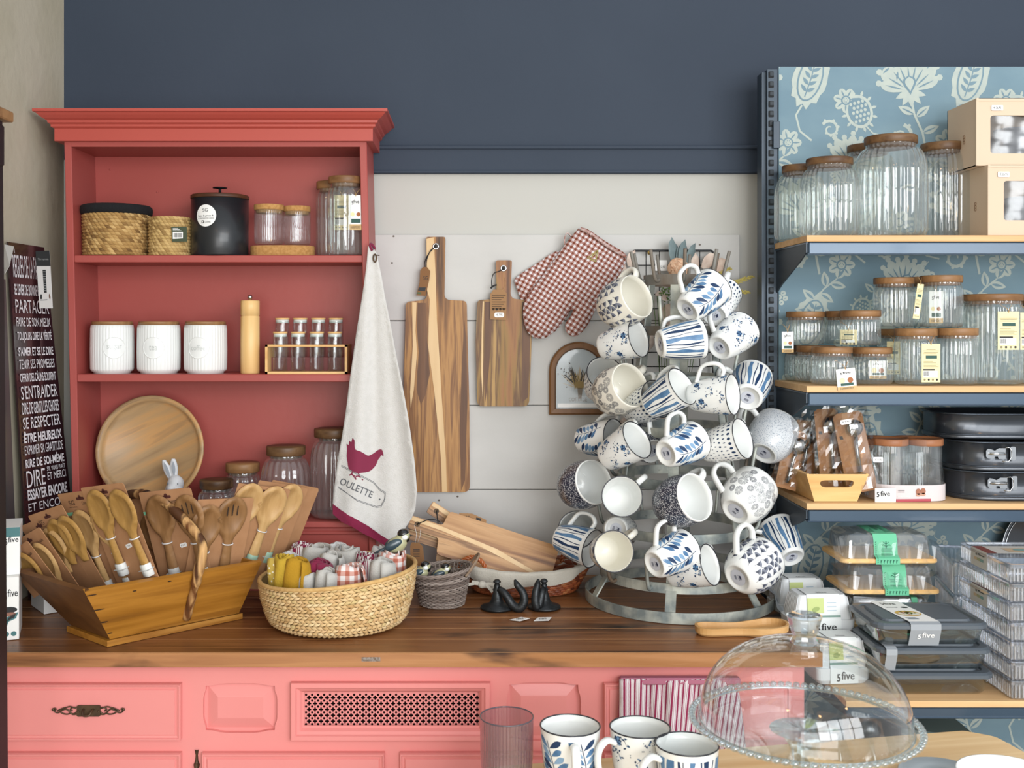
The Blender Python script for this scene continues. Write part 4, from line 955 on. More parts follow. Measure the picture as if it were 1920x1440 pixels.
def server_card(tpx, tpy, Yt, yaw, lean, roll, label, sw=0, heads=((-.027, -.055, 4), (.034, -.052, 5)), fork=(0, 0), tip=TIPW, band=True, side=1, writing=True, price=False, wd=.118, L=.225):
    tp = W(tpx, tpy, Yt); yw = rad(yaw)*side; nrm = V((-sin(yw)*1, -cos(yw), 0)); r = V((cos(yw), -sin(yw), 0))
    up = (V((0, 0, 1))*cos(rad(lean))+nrm*sin(rad(lean))); face = (nrm*cos(rad(lean))-V((0, 0, 1))*sin(rad(lean)))
    u2 = (up*cos(rad(roll))-r*sin(rad(roll))*side); r2 = (r*cos(rad(roll))+up*sin(rad(roll))*side)
    bot = tp-u2*L
    if bot.z < CT+.045:
        L = L-(CT+.045-bot.z)/max(u2.z, .3); bot = tp-u2*L
    t = thing('salad_server_card', label, 'salad servers', bot, cards_group)
    Mx = Matrix(((r2.x, -face.x, u2.x, 0), (r2.y, -face.y, u2.y, 0), (r2.z, -face.z, u2.z, 0), (0, 0, 0, 1)))
    mb = MB(); w2 = wd/2
    mb.prism([(-w2, 0), (w2, 0), (w2, L-.004), (w2-.004, L), (-w2+.002, L), (-w2, L-.002)], lambda u, v, d: V((u, d, v)), .0012, 0)
    f = lambda u, v, d=-.0005: V((u, d, v))
    mb.poly(rrect(-.011, L-.017, .011, L-.011, .0025, 3), f, 1); mb.poly(ell(0, L-.0105, .004, n=8), f, 1)
    if band: mb.poly([(-w2, L-.047), (-w2+.024, L-.047), (-w2+.024, L-.040), (-w2, L-.040)], f, 2)
    if writing:
        put_text(mb, 'SG', f, -.036, L-.026, -.02, L-.016, 3); put_text(mb, 'SIMPLE COOKING', f, -.040, L-.0315, -.016, L-.029, 3); put_text(mb, 'Couverts à salade', f, .000, L-.027, .045, L-.020, 3)
    mb.build('kraft_backing', [KRAFT, M('card_hole', '#4a2018', .8), MINT, M('brown_print', '#3d2a1e', .8)], t, local=True).matrix_local = Mx
    for (hx, hv, rr), fk in zip(heads, fork):
        Lc = L+hv                                          # head centre
        Ms = Mx @ Matrix.Translation((hx, 0, Lc)) @ Matrix.Rotation(rad(-rr)*side, 4, 'Y') @ Matrix.Translation((0, 0, -.134))
        if L < .2: fk = 2
        local(SPM[fk], 'fork' if fk == 1 else 'spoon', [SPW[sw], SLOT], t, Ms)
        if fk == 2: continue
        mb = MB(); g = lambda v: V((0, 0, v))
        mb.tube([V((.0105*cos(q), -.0055+.0075*sin(q), .076)) for q in [2*PI*i/14 for i in range(14)]], .0013, 5, closed=True); local(mb, 'tie', M('white_tie', '#d8d6d6', .6), t, Ms)
        mb = MB(); mb.lathe([(0, -.0015), (.0098, -.0015), (.0132, 0), (.0132, .021), (.0122, .024)], seg=6, sy=.75, c=(0, -.0055, 0)); mb.box((-.0134, -.0150, .012), (.0134, .0, .0130), 1); local(mb, 'painted_tip', [tip, M('tip_line', '#b8bab8', .5)], t, Ms)
    if price:
        mb = MB(); mb.prism([(-.008, 0), (-.006, -.0042), (.007, -.0042), (.009, 0), (.007, .0042), (-.006, .0042)], lambda u, v, d: V((u, d-.001, v)), .001); put_text(mb, '€ 9,95', lambda u, v: V((u, -.0014, v)), -.005, -.002, .005, .002, 1)
        local(mb, 'price_sticker', [WHITE, BLACK], t, Mx @ Matrix.Translation((price[0], 0, L+price[1])) @ Matrix.Rotation(rad(-12), 4, 'Y'))
    return t
HD = ((-.010, -.055, 3), (.045, -.055, 4))
server_card(190, 910, 1.985, 28, 17, 10, 'kraft card with golden wooden spoons on the front left of the trug', 1, ((-.020, -.045, -1), (.040, -.050, 2)), price=(.012, -.125), L=.205)
server_card(145, 922, 2.035, 28, 18, 10, 'kraft card with pale wooden spoon, second from the front on the trug left', 0, ((-.012, -.075, 0), (.045, -.07, 3)))
server_card(83, 957, 2.05, 30, 20, 18, 'kraft card with dull brown spoon, third from the front on the left', 1, ((.014, -.060, -3), (.05, -.06, 3)), L=0.19)
server_card(67, 975, 2.075, 30, 20, 20, 'kraft card mostly hidden, fourth from the front on the trug left', 0, ((.022, -.062, 0),), L=0.17)
server_card(48, 1003, 2.065, 32, 22, 24, 'kraft card with mint band, next to last at the trug left end', 0, ((.02, -.062, 0),), L=0.14)
server_card(28, 1030, 2.07, 32, 24, 27, 'leftmost kraft card low over the trug left end', 1, ((.012, -.05, -2),), L=0.1)
server_card(308, 919, 2.075, 16, 12, 8, 'kraft card with brown serving spoon and fork behind the bark handle', 2, ((-.018, -.047, -1), (.045, -.052, 0)), (0, 1), price=(.012, -.115))
server_card(275, 926, 2.15, 16, 12, 8, 'plain kraft card behind the middle spoon cards of the trug', 2, ((.0, -.08, 0),), band=False, writing=False)
server_card(425, 935, 2.10, 38, 14, 4, 'shaded kraft card with brown fork and mint tip, right of bark handle', 2, ((.015, -.035, -2), (-.035, -.05, -4)), (1, 0), TIPM, False, -1, False, price=(-.025, -.13), wd=.12)
server_card(497, 912, 2.16, 34, 16, 12, 'kraft card with two light curved spoons at the trug right', 0, ((-.028, -.035, -4), (.024, -.035, 2)), (0, 0), TIPM, True, -1, True)
server_card(533, 908, 2.20, 36, 16, 14, 'narrow view of kraft card, next to last at the trug right', 0, ((.020, -.035, 2),), (0,), TIPM, False, -1, False)
server_card(556, 908, 2.23, 38, 16, 15, 'rightmost kraft card behind the curved spoons of the trug', 0, ((-.03, -.05, 2),), (0,), TIPM, False, -1, False)

# ------------------------------------------------------------------ big straw basket of rolled cloths
c = V((-.272, 2.125, CT+.001)); t = thing('straw_basket', 'large oval pale woven straw basket on the counter filled with rolled tea towels', 'basket', c)
def bsk(a, tt):
    an = -2*PI*a; r = .130+.024*tt+.004*sin(PI*tt)-.012*(1-min(1, max(0, tt)/.15))**2; z = .096*tt+tt*(.0135*cos(an)+.004); nm = V((cos(an), sin(an), -.2)).normalized()
    return c+V((r*cos(an), r*.97*sin(an), z+.002)), nm
mb = MB()
rg = 60; vs = []
for j in range(7):
    for i in range(rg):
        p, nm = bsk(-i/rg, j/6); vs.append(p-nm*.003)
fs = [(j*rg+i, j*rg+(i+1) % rg, (j+1)*rg+(i+1) % rg, (j+1)*rg+i) for j in range(6) for i in range(rg)]+[tuple(range(rg))[::-1]]
mb.add(vs, fs); mb.build('lining', M('straw_inside', '#8d7344', .9), t)
mb = MB(); chips(mb, bsk, 15, 78, .0050, slant=1.3, fill=.93); mb.build('woven_body', STRW, t)
mb = MB(); mb.tube([bsk(i/70, 1.0)[0]+V((0, 0, .0005)) for i in range(70)], .0042, 8, closed=True); mb.build('rim', M('straw_rim', '#b8925a', .85, col2='#cba66c', vs=(70, 70, 70), bmp=.6, bs=200), t)
GING = uvpat('pink_gingham', None, 55, True, 55, cols=('#d8d3d1', '#c2958a', '#a8604f')); STRB = uvpat('burgundy_stripe', [(0, '#7a2440'), (.34, '#d6d2cf'), (.42, '#7a2440'), (.5, '#d6d2cf'), (.62, '#8a3a54'), (.68, '#d6d2cf')], 42)
YEL = M('yellow_cloth', '#b5942a', .9, bmp=.4, bs=300, col2='#c0a034', vs=(30, 30, 30)); YELF = M('mustard_cloth', '#a67d14', .9, bmp=.5, bs=300)
YELP = speckle('yellow_floral_cloth', '#bda24a', '#e4dfc4', 130, .28, .9); WHC = M('white_cloth', '#c9c9c8', .95, bmp=.4, bs=300); GRC = M('grey_linen', '#b4b2ad', .95, spec=.1, bmp=.5, bs=400)
def roll(px, pt, wpx, Y, mat, label, tilt=(0, 0), H=.1, band=None, flatn=1.0, grp='rolled towels in the straw basket', nm='rolled_towel', turns=2.6):
    """rolled cloth standing on end: a spiral sheet"""
    s = S(Y); top = W(px, pt, Y); R = wpx/2*s*1.27; H = min(H, top.z-(CT+.006)); t = None; n = int(turns*26); mb = MB(); vs = []; uv = []; ph = R_.uniform(0, 6)
    d = V((tilt[0], tilt[1], 1)).normalized(); Mx = frame(top-d*H, (cos(ph*0), 0, 0), d); arc = 0; dz = R_.uniform(.002, .006); K = 9
    for i in range(n+1):
        q = i/n; r = R*(1-.72*q); a = ph+turns*2*PI*q
        arc += r*turns*2*PI/n
        for k in range(K):
            h = k/(K-1); wob = 1+.05*sin(3*a+h*4+ph)+.05*sin(5*a-h*7); rr = r*wob*(1-.10*h**3); rr *= 1+.12*sin(PI*h)*.4
            zz = H*h+(.003*sin(2*a+ph)+dz*(1-q)*-1 if k == K-1 else 0)
            if k == K-1: rr *= .93
            vs.append(Mx @ V((rr*cos(a), rr*flatn*sin(a), zz))); uv.append((arc, H*h))
    fs = [(i*K+k, (i+1)*K+k, (i+1)*K+k+1, i*K+k+1) for i in range(n) for k in range(K-1)]
    mb.add(vs, fs, 0, True, uv)
    if band: mb.m = [1 if (j % (K-1)) >= K-1-band else 0 for j in range(len(mb.m))]
    o = mb.build(nm, mat, None, top-d*H); tag(o, label, 'towel', grp)
    md = o.modifiers.new('thickness', 'SOLIDIFY'); md.thickness = .0022; return o
roll(565, 1017, 48, 2.23, [STRB, BURG], 'burgundy striped rolled towel at the back left of the straw basket', (-.1, 0))
roll(540, 1036, 40, 2.18, WHC, 'white rolled cloth behind the yellow cloths in the basket')
roll(519, 1042, 46, 2.09, YELP, 'yellow floral print cloth leftmost in the straw basket', (-.12, 0), turns=1.6)
roll(535, 1040, 36, 2.065, YEL, 'plain yellow folded cloth at the left front of the basket', (-.06, 0), turns=2)
roll(556, 1046, 46, 2.05, YELF, 'crumpled mustard cloth in the straw basket', (.06, .05), turns=2, flatn=.8)
roll(592, 1021, 58, 2.20, GRC, 'grey linen roll behind the mustard cloth in the basket', (-.05, 0), turns=1.8)
roll(628, 1019, 46, 2.24, WHC, 'white towel roll at the basket back centre')
roll(655, 1024, 48, 2.20, GRC, 'grey linen roll in the second row centre right of the basket', (.04, 0), turns=1.7)
roll(620, 1034, 46, 2.13, [GRC, BURG], 'grey linen roll right of and behind the striped spiral towel', (.05, 0), turns=1.7)
roll(596, 1049, 48, 2.08, [STRB, BURG], 'burgundy and white striped towel rolled into a clear spiral', (0, 0), band=2)
roll(577, 1070, 34, 2.05, GRC, 'narrow grey linen roll in front of the striped spiral towel', (.06, 0), turns=1.6)
roll(611, 1067, 48, 2.045, [GRC, BURG], 'grey linen roll at the basket front centre', (.05, 0), turns=1.7)
roll(654, 1058, 52, 2.055, GING, 'pink gingham towel roll at the basket front', (0, .05), turns=2.4)
roll(690, 1036, 40, 2.17, [STRB, BURG], 'burgundy striped roll at the right middle of the basket', (0, 0))
roll(693, 1046, 36, 2.11, [STRB, BURG], 'burgundy striped roll directly behind the front right linen roll', (0, 0))
roll(714, 1046, 48, 2.075, [GRC, BURG], 'grey linen roll with burgundy centre at the basket front right', (0, .05), turns=2)
roll(722, 1024, 44, 2.19, WHC, 'white cone shaped cloth roll at the basket back right', (.1, 0), turns=1.6)
roll(738, 1032, 52, 2.14, GING, 'pink gingham towel roll at the right end of the basket', (.03, 0), turns=2.3)
# great tit figurines
def bird(px, py, Y, sc, yaw, label, perch=None):
    c = W(px, py, Y); t = thing('bird_figurine', label, 'figurine', c, 'painted tit figurines'); Mx = Matrix.Rotation(yaw, 4, 'Z')
    f = lambda x, y, z: c+Mx @ V((x*sc, y*sc, z*sc)); R3 = Mx.to_3x3() @ Matrix.Rotation(rad(-25), 3, 'Y')
    mb = MB(); mb.ball(f(0, 0, .0), (.022*sc, .015*sc, .016*sc), M4=R3); mb.ball(f(.014, 0, .018), .0125*sc); mb.ball(f(.008, 0, .009), (.013*sc, .012*sc, .013*sc)); o = mb.build('body', M('pale_yellow_glaze', '#a9a884', .3, coat=.5), t)
    md = o.modifiers.new('merge', 'REMESH'); md.mode = 'VOXEL'; md.voxel_size = .0011; md.use_smooth_shade = True
    mb = MB(); mb.ball(f(.013, 0, .0215), (.0122*sc, .0122*sc, .0105*sc)); mb.ball(f(.0205, 0, .013), (.006*sc, .008*sc, .009*sc)); mb.lathe([(0, 0), (.0028*sc, 0), (0, .010*sc)], seg=8, M4=Matrix.Translation(f(.024, 0, .018)) @ (Mx @ Matrix.Rotation(rad(95), 4, 'Y'))); mb.build('black_cap', M('black_glaze', '#0d0f13', .2, coat=.6), t)
    for sy in (-1, 1):
        mb = MB(); mb.ball(f(.015, sy*.0088, .0165), (.007*sc, .0045*sc, .006*sc)); mb.build('white_cheek', CERA, t)
        mb = MB(); mb.ball(f(-.007, sy*.0115, .002), (.019*sc, .0055*sc, .0095*sc), M4=R3); mb.build('wing', M('slate_wing', '#30414a', .3, coat=.4), t)
    mb = MB(); mb.ball(f(-.030, 0, -.010), (.017*sc, .005*sc, .003*sc), M4=R3); mb.build('tail', M('slate_wing', '#30414a'), t)
    return t
bird(744, 1021, 2.15, 1.0, rad(5), 'painted great tit figurine perched on the right of the towel basket')

# ------------------------------------------------------------------ small grey wicker basket and birds
c = V((-.069, 2.262, CT+.001)); t = thing('wicker_basket', 'small round grey brown wicker basket with side handle on the counter', 'basket', c)
mb = MB(); rows = 19
def wr(h): return .046+.015*h
for j in range(rows):
    h = j/(rows-1); z = .003+.068*h
    mb.tube([c+V(((wr(h)+.0017*sin(22*a*1+PI*j))*cos(a), (wr(h)+.0017*sin(22*a+PI*j))*sin(a), z+.0006*sin(3*a+j)+(.008*h*cos(a-.2)))) for a in [2*PI*i/132 for i in range(132)]], .0019, 5, closed=True)
WIC = M('grey_wicker', '#6f625b', .85, island=['#4f423b', '#7d7069', '#93877f', '#64564e', '#857970'])
mb.build('woven_wall', WIC, t)
mb = MB()
for i in range(44):
    a = 2*PI*i/44; mb.tube([c+V((wr(h)*cos(a), wr(h)*sin(a), .003+.074*h+.008*h*cos(a-.2))) for h in (0, .5, 1)], .0014, 5)
mb.build('stakes', WIC, t); mb = MB(); mb.lathe([(0, 0), (.046, 0), (.046, .003), (0, .003)], c, 32); mb.build('floor', WIC, t)
mb = MB()
for k in range(3): mb.tube([c+V(((.0615+.002*cos(8*a+k*2.1))*cos(a), (.0615+.002*cos(8*a+k*2.1))*sin(a), .0735+.002*sin(8*a+k*2.1)+.008*cos(a-.2))) for a in [2*PI*i/120 for i in range(120)]], .0019, 6, closed=True)
mb.build('rim', WIC, t)
mb = MB()
for k in range(3):
    mb.tube(smooth_open([c+V((.050, -.042+.004*k, .068)), c+V((.066, -.02, .082+.002*k)), c+V((.078, -.004+.002*k, .103)), c+V((.074, .012, .098+.002*k)), c+V((.058, .03, .078))], 6), .0022, 6)
mb.build('side_handle', M('handle_wicker', '#85705c', .8), t)
bird(788, 1076, 2.245, .85, rad(-8), 'painted tit figurine at the left inside the grey wicker basket').location.z += .001
bird(826, 1078, 2.24, .8, rad(8), 'painted tit figurine at the right inside the grey wicker basket')
# reddish wicker tray with liner
WRD = M('red_wicker', '#7a3a1c', .6, island=['#54230f', '#7c3a1b', '#96502a', '#6a2f15', '#a5683c'], coat=.2)
c = V((.112, 2.385, CT+.001)); t = thing('lined_wicker_basket', 'long red brown wicker basket with white cloth liner holding small cutting boards', 'basket', c)
def bk(a, tt):
    an = -2*PI*a; rx = .115+.035*tt; ry = .075+.02*tt; nm = V((cos(an), sin(an), -.2)).normalized()
    return c+V((rx*cos(an), ry*sin(an), .003+.052*tt+.012*tt*cos(an)**2)), nm
mb = MB(); chips(mb, bk, 11, 46, .0045, slant=.4, fill=1.15); chips(mb, lambda a, tt: (bk(a, tt)[0]-bk(a, tt)[1]*.004, -bk(a, tt)[1]), 6, 30, .003); mb.build('woven_body', WRD, t)
mb = MB(); mb.prism([(c.x+.115*cos(a), c.y+.075*sin(a)) for a in [2*PI*i/30 for i in range(30)]], lambda u, v, d: V((u, v, CT+.006-d)), .004); mb.build('floor', WRD, t)
vs = []; fs = []; NN = 72
for j, (tt, of) in enumerate([(.55, -.004), (1.0, -.003), (1.13, .002), (1.0, .0075), (.62, .0085)]):
    for i in range(NN):
        a = i/NN; p, nm = bk(a, tt); low_ = .012*sin(a*2*PI*2+1)+.006*sin(a*2*PI*5) if j == 4 else 0; vs.append(p+nm*(of+.0015*sin(a*2*PI*17))+V((0, 0, low_)))
fs = [(j*NN+i, j*NN+(i+1) % NN, (j+1)*NN+(i+1) % NN, (j+1)*NN+i) for j in range(4) for i in range(NN)]
mb = MB(); mb.add(vs, fs); mb.build('cloth_liner', M('liner_cloth', '#b3aea3', .95, bmp=.5, bs=300), t)
for sx in (-1, 1):
    mb = MB(); cc = c+V((sx*.118, -.07 if sx < 0 else 0.05, .05))
    for k in range(3): mb.tube([cc+V(((.031+.0028*cos(9*q+k*2.09))*cos(q), (.0028*sin(9*q+k*2.09)), (.037+.0028*cos(9*q+k*2.09))*sin(q)*1.0)) for q in [PI*i/50 for i in range(51)]], .0026, 6)
    mb.build('handle', M('copper_wicker', '#8a421c', .35, coat=.4, col2='#a45a2c', vs=(90, 90, 90)), t)
mb = MB(); kn = W(904, 1096, 2.275); mb.ball(kn, (.009, .007, .008)); 
for dx, dy in ((-.03, .0), (.022, -.016), (.028, -.002), (-.022, .006)): mb.strip([kn, kn+V((dx*.5, -.002, dy*.3+.003)), kn+V((dx, 0, dy))], (0, 0, 1), .006, .0012)
mb.build('tie_bow', M('liner_cloth', '#b3aea3'), t)

# ------------------------------------------------------------------ cutting boards
def fillet(pts, r, k=5):
    out = []; n = len(pts)
    for i in range(n):
        p = V(pts[i]); a = V(pts[i-1]); b = V(pts[(i+1) % n]); rr = r[i] if isinstance(r, (list, tuple)) else r
        da = (a-p).normalized(); db = (b-p).normalized(); ang = da.angle(db); L = min(rr/max(math.tan(ang/2), .05), (a-p).length*.49, (b-p).length*.49)
        p0 = p+da*L; p1 = p+db*L
        for j in range(k+1): q = j/k; out.append(tuple(p0*(1-q)**2+p*2*q*(1-q)+p1*q*q))
    return out
def sapwood(mb, polys, f, mi=1):
    for p in polys: mb.poly(p, lambda u, v: f(u, v, -.0004), mi)
def hanging_board(outl, radii, Yf, th, label, hole, sap, mats, darks=()):
    t = thing('cutting_board', label, 'cutting board', W(outl[0][0], hole[1], Yf)); o_ = fillet(outl, radii)
    f = lambda u, v, d=0: W(u, v, Yf)+V((0, d, 0)); mb = MB(); mb.prism(o_, f, th, 0, bev=0)
    sapwood(mb, sap, f, 1); 
    for p in darks: mb.poly(p, lambda u, v: f(u, v, -.0003), 2)
    mb.build('board', mats, t)
    mb = MB(); hc = f(*hole)+V((0, -.001, 0)); s = S(Yf); mb.lathe([(3.2*s, -.001), (3.4*s, .0008), (6*s, .0008), (6.3*s, -.001)], seg=24, M4=Matrix.Translation(hc) @ Matrix.Rotation(rad(90), 4, 'X')); o = mb.build('eyelet', M('steel_ring', '#c4c6c8', .25, .9), t)
    mb = MB(); mb.ball(hc+V((0, .0005, 0)), (3.4*s, .002, 3.4*s)); mb.build('nail', M('dark_nail', '#2b2a28', .5, .4), t); return t, f
SAP = M('sapwood', '#c6a473', .45, col2='#d2b384', vs=(30, 30, 2)); DKW = wood('acacia_heart', ['#3a2415', '#573822', '#6f4a2c'], 2, 70, 20)
AC1 = wood('acacia_board_a', ['#3a2414', '#6b4829', '#8f6438', '#a87c48', '#70492a', '#9a6f40'], 2, 80, 15, contrast=1.5)
AC2 = wood('acacia_board_b', ['#5a3820', '#7d5230', '#94663a', '#8a6a34', '#5e3f24', '#a5824c'], 2, 80, 18, contrast=1.5)
t1, f1 = hanging_board([(799, 444), (835, 444), (833, 562), (875, 564), (880, 760), (881, 923), (763, 923), (757, 740), (761, 566), (801, 562)], [4, 4, 12, 9, 200, 13, 13, 200, 9, 12], 2.508, .018, 'large acacia cutting board with pale sapwood streaks hanging by its handle', (817, 462),
    [[(799.5, 448), (813, 445), (817, 520), (819, 600), (822, 640), (828, 740), (836, 860), (838, 922), (829, 922), (827, 860), (815, 740), (803, 650), (804, 600), (806, 562), (801, 545)], [(773, 567), (781, 567), (779, 620), (782, 660), (776, 730), (770, 765), (769, 735), (774, 650)]], [AC1, SAP, DKW],
    [[(783, 568), (798, 568), (801, 640), (806, 700), (798, 740), (789, 760), (781, 730), (785, 660), (782, 620)], [(871, 600), (874, 640), (876, 760), (872, 900), (865, 920), (862, 800), (866, 680)]])
t2, f2 = hanging_board([(930, 488), (960, 488), (957, 560), (995, 563), (997, 640), (992, 762), (895, 762), (892, 640), (895, 563), (931, 560)], [4, 4, 12, 8, 90, 12, 12, 90, 8, 12], 2.508, .017, 'smaller acacia cutting board with yellowish grain hanging beside the oven mitts', (944, 503),
    [[(905, 565), (907.5, 565), (906, 620), (905.5, 752), (902, 700), (903, 620)]], [AC2, SAP, DKW, M('yellow_heart', '#8d7434', .45, col2='#7a5f2c', vs=(60, 60, 3))],
    [[(909, 566), (924, 566), (921, 640), (916, 700), (910, 755), (907, 700), (908, 620)], [(979, 566), (993, 568), (994, 640), (990, 745), (978, 755)]])
def paper(par, pts, f, dy, mats, draws, name='paper_tag', th=.0007):
    mb = MB(); mb.prism(pts, lambda u, v, d: f(u, v, dy+d), th, 0); draws(mb, lambda u, v: f(u, v, dy-.0005)); return mb.build(name, mats, par)
def cord(par, pts, f, r=.0011, name='cord', mat=None):
    mb = MB(); mb.tube(smooth_open([f(u, v, d) for u, v, d in pts], 6), r, 7); return mb.build(name, mat or BCORD, par)
cord(t1, [(817, 462, -.002), (808, 470, -.006), (801, 485, -.006), (799, 501, -.005)], f1); cord(t1, [(815, 463, -.002), (804, 476, -.004), (797, 490, -.003), (796, 502, -.005)], f1)
def dr(mb, f): put_text(mb, 'SG', f, 794, 525, 802, 518, 1); mb.poly([(786, 539), (799, 539), (797, 546), (784, 545)], f, 1); mb.poly([(783, 548), (790, 548), (789, 552), (782, 551)], f, 2)
paper(t1, [(793, 501), (801, 501), (807, 509), (805, 525), (798, 555), (781, 554), (787, 530), (788, 508)], f1, -.006, [M('dark_kraft', '#7d5836', .85), BLACK, M('moss_print', '#4c5a3a', .7)], dr)
cord(t2, [(944, 503, -.002), (938, 508, -.006), (926, 513, -.008), (922, 524, -.006), (922, 538, -.006)], f2); cord(t2, [(931, 534, -.003), (924, 537, -.006), (920, 541, -.006)], f2, .002, 'cord_knot')
cord(t2, [(946, 520, -.002), (948, 532, -.005), (944, 542, -.005), (937, 548, -.004)], f2, .0004, 'thread', STR)
def dr(mb, f):
    for k in range(7): mb.poly([(922, 553+k*4.2), (948-4*(k % 3), 553+k*4.2), (948-4*(k % 3), 554.5+k*4.2), (922, 554.5+k*4.2)], f, 1)
    for k in range(4): mb.poly(ell(925+k*6.5, 580, 2.2, n=8), f, 1 if k != 1 else 3)
    mb.poly(rrect(927, 586, 945, 595, 3, 3), f, 2); put_text(mb, '€ 7,95', lambda u, v: f(u, v)+V((0, -.0004, 0)), 931, 593, 942, 588, 1)
paper(t2, [(925, 543), (944, 543), (950, 550), (949, 600), (919, 599), (919, 552)], f2, -.005, [M('tag_kraft', '#97734f', .85), M('tag_print', '#54402e', .8), WHITE, BLACK], dr)
# small boards standing in the lined basket
def small_board(o_, dirn, L, wd, Yb, tiltb, label, th=.012, hole=True, sap=None, off=0):
    """o_: pixel of the handle end; dirn: angle below the horizontal in the picture plane"""
    org = W(o_[0], o_[1], Yb); a = rad(dirn); ux = V((cos(a), 0, -sin(a))); tb = rad(tiltb); uy = V((sin(a)*cos(tb), sin(tb), cos(a)*cos(tb))); nz = ux.cross(uy)
    if nz.y > 0: nz = -nz
    t = thing('small_cutting_board', label, 'cutting board', org, 'small boards leaning in the lined basket')
    hl, hw, w2 = .072, .0145, wd/2
    pts = fillet([(0, -hw), (hl, -hw), (hl+.006, -w2), (L, -w2), (L, w2), (hl+.006, w2), (hl, hw), (0, hw)], [.005, .008, .010, .008, .008, .010, .008, .005])
    f = lambda u, v, d=0: org+ux*u+uy*v+nz*(-d)
    mb = MB(); mb.prism(pts, f, th, 0)
    if sap: mb.poly([(0.002, hw*.3), (0.002, hw*.9), (hl, hw*.8), (L*.6, hw*.15), (L-.002, -w2*.55), (L-.002, -w2*.4-.012), (L*.5, -hw*.3), (hl, hw*.2)], lambda u, v: f(u, v, -.0004), 1)
    mb.build('board', [sap or ACAX, SAP], t)
    if hole:
        mb = MB(); mb.lathe([(.003, -.001), (.0034, .001), (.0055, .001), (.006, -.001)], seg=20, M4=frame(f(.018, 0), ux, nz)); mb.ball(f(.018, 0, .0), .0028, seg=8, rings=6); mb.build('eyelet', M('bronze_ring', '#4a4036', .35, .8), t)
    return t, f
BX = lambda n, r: wood('board_wood_%d' % n, ['#5c3a20', '#8a5f3a', '#a87d50', '#b68d60', '#74502f', '#a1764a'], 0, 60, 20, rot=(0, r, 0), contrast=1.5)
tA, fA = small_board((806, 950), 33, .20, .07, 2.415, 12, 'small acacia board with steep handle, rearmost in the lined basket', sap=BX(1, rad(-33)))
tB, fB = small_board((850, 974), 31, .14, .075, 2.425, 12, 'small board end seen behind the front boards in the lined basket', hole=False, sap=BX(1, rad(-33)))
tC, fC = small_board((766, 998), 17.5, .315, .088, 2.385, 14, 'cutting board underneath the top board in the lined basket', hole=False, sap=BX(2, rad(-17)))
tD, fD = small_board((768, 978), 18, .335, .098, 2.36, 16, 'front cutting board with pale diagonal streak resting in the lined basket', sap=BX(2, rad(-17)))
mb = MB(); mb.tube(smooth_open([fA(.018, 0, -.003), fA(.018, 0, -.003)+V((.004, -.01, -.03)), W(824, 978, 2.34), W(806, 974, 2.34), fD(.018, 0, -.002)], 6), .0011, 6); mb.build('cord', BCORD, tD)
f = flat(2.34); paper(tD, [(772, 1017), (785, 1017), (793, 1025), (797, 1062), (770, 1060), (769, 1024)], lambda u, v, d=0: f(u, v)+V((0, d, 0)), 0, [M('dark_kraft', '#7d5836'), BLACK], lambda mb, g: [mb.poly([(775, 1030+4*k), (787, 1030+4*k), (787, 1031.5+4*k), (775, 1031.5+4*k)], g, 1) for k in range(4)])
paper(tA, [(861, 962), (885, 963), (912, 975), (911, 987), (897, 988), (861, 973)], lambda u, v, d=0: W(u, v, 2.38)+V((0, d, 0)), 0, [M('tag_kraft', '#97734f'), BLACK, M('moss_print', '#4c5a3a')], lambda mb, g: (put_text(mb, 'SG', g, 873, 974, 881, 967, 1), mb.poly([(893, 970), (902, 972), (901, 983), (892, 981)], g, 1), mb.poly(ell(904, 983, 3), g, 2)))
mb = MB(); mb.tube([W(777, 985, 2.335), W(781, 1000, 2.335), W(779, 1018, 2.34)], .0004, 5); mb.tube([W(783, 1018, 2.34), W(788, 1003, 2.335), W(789, 992, 2.335)], .0004, 5); mb.build('thread', WHITE, tD)

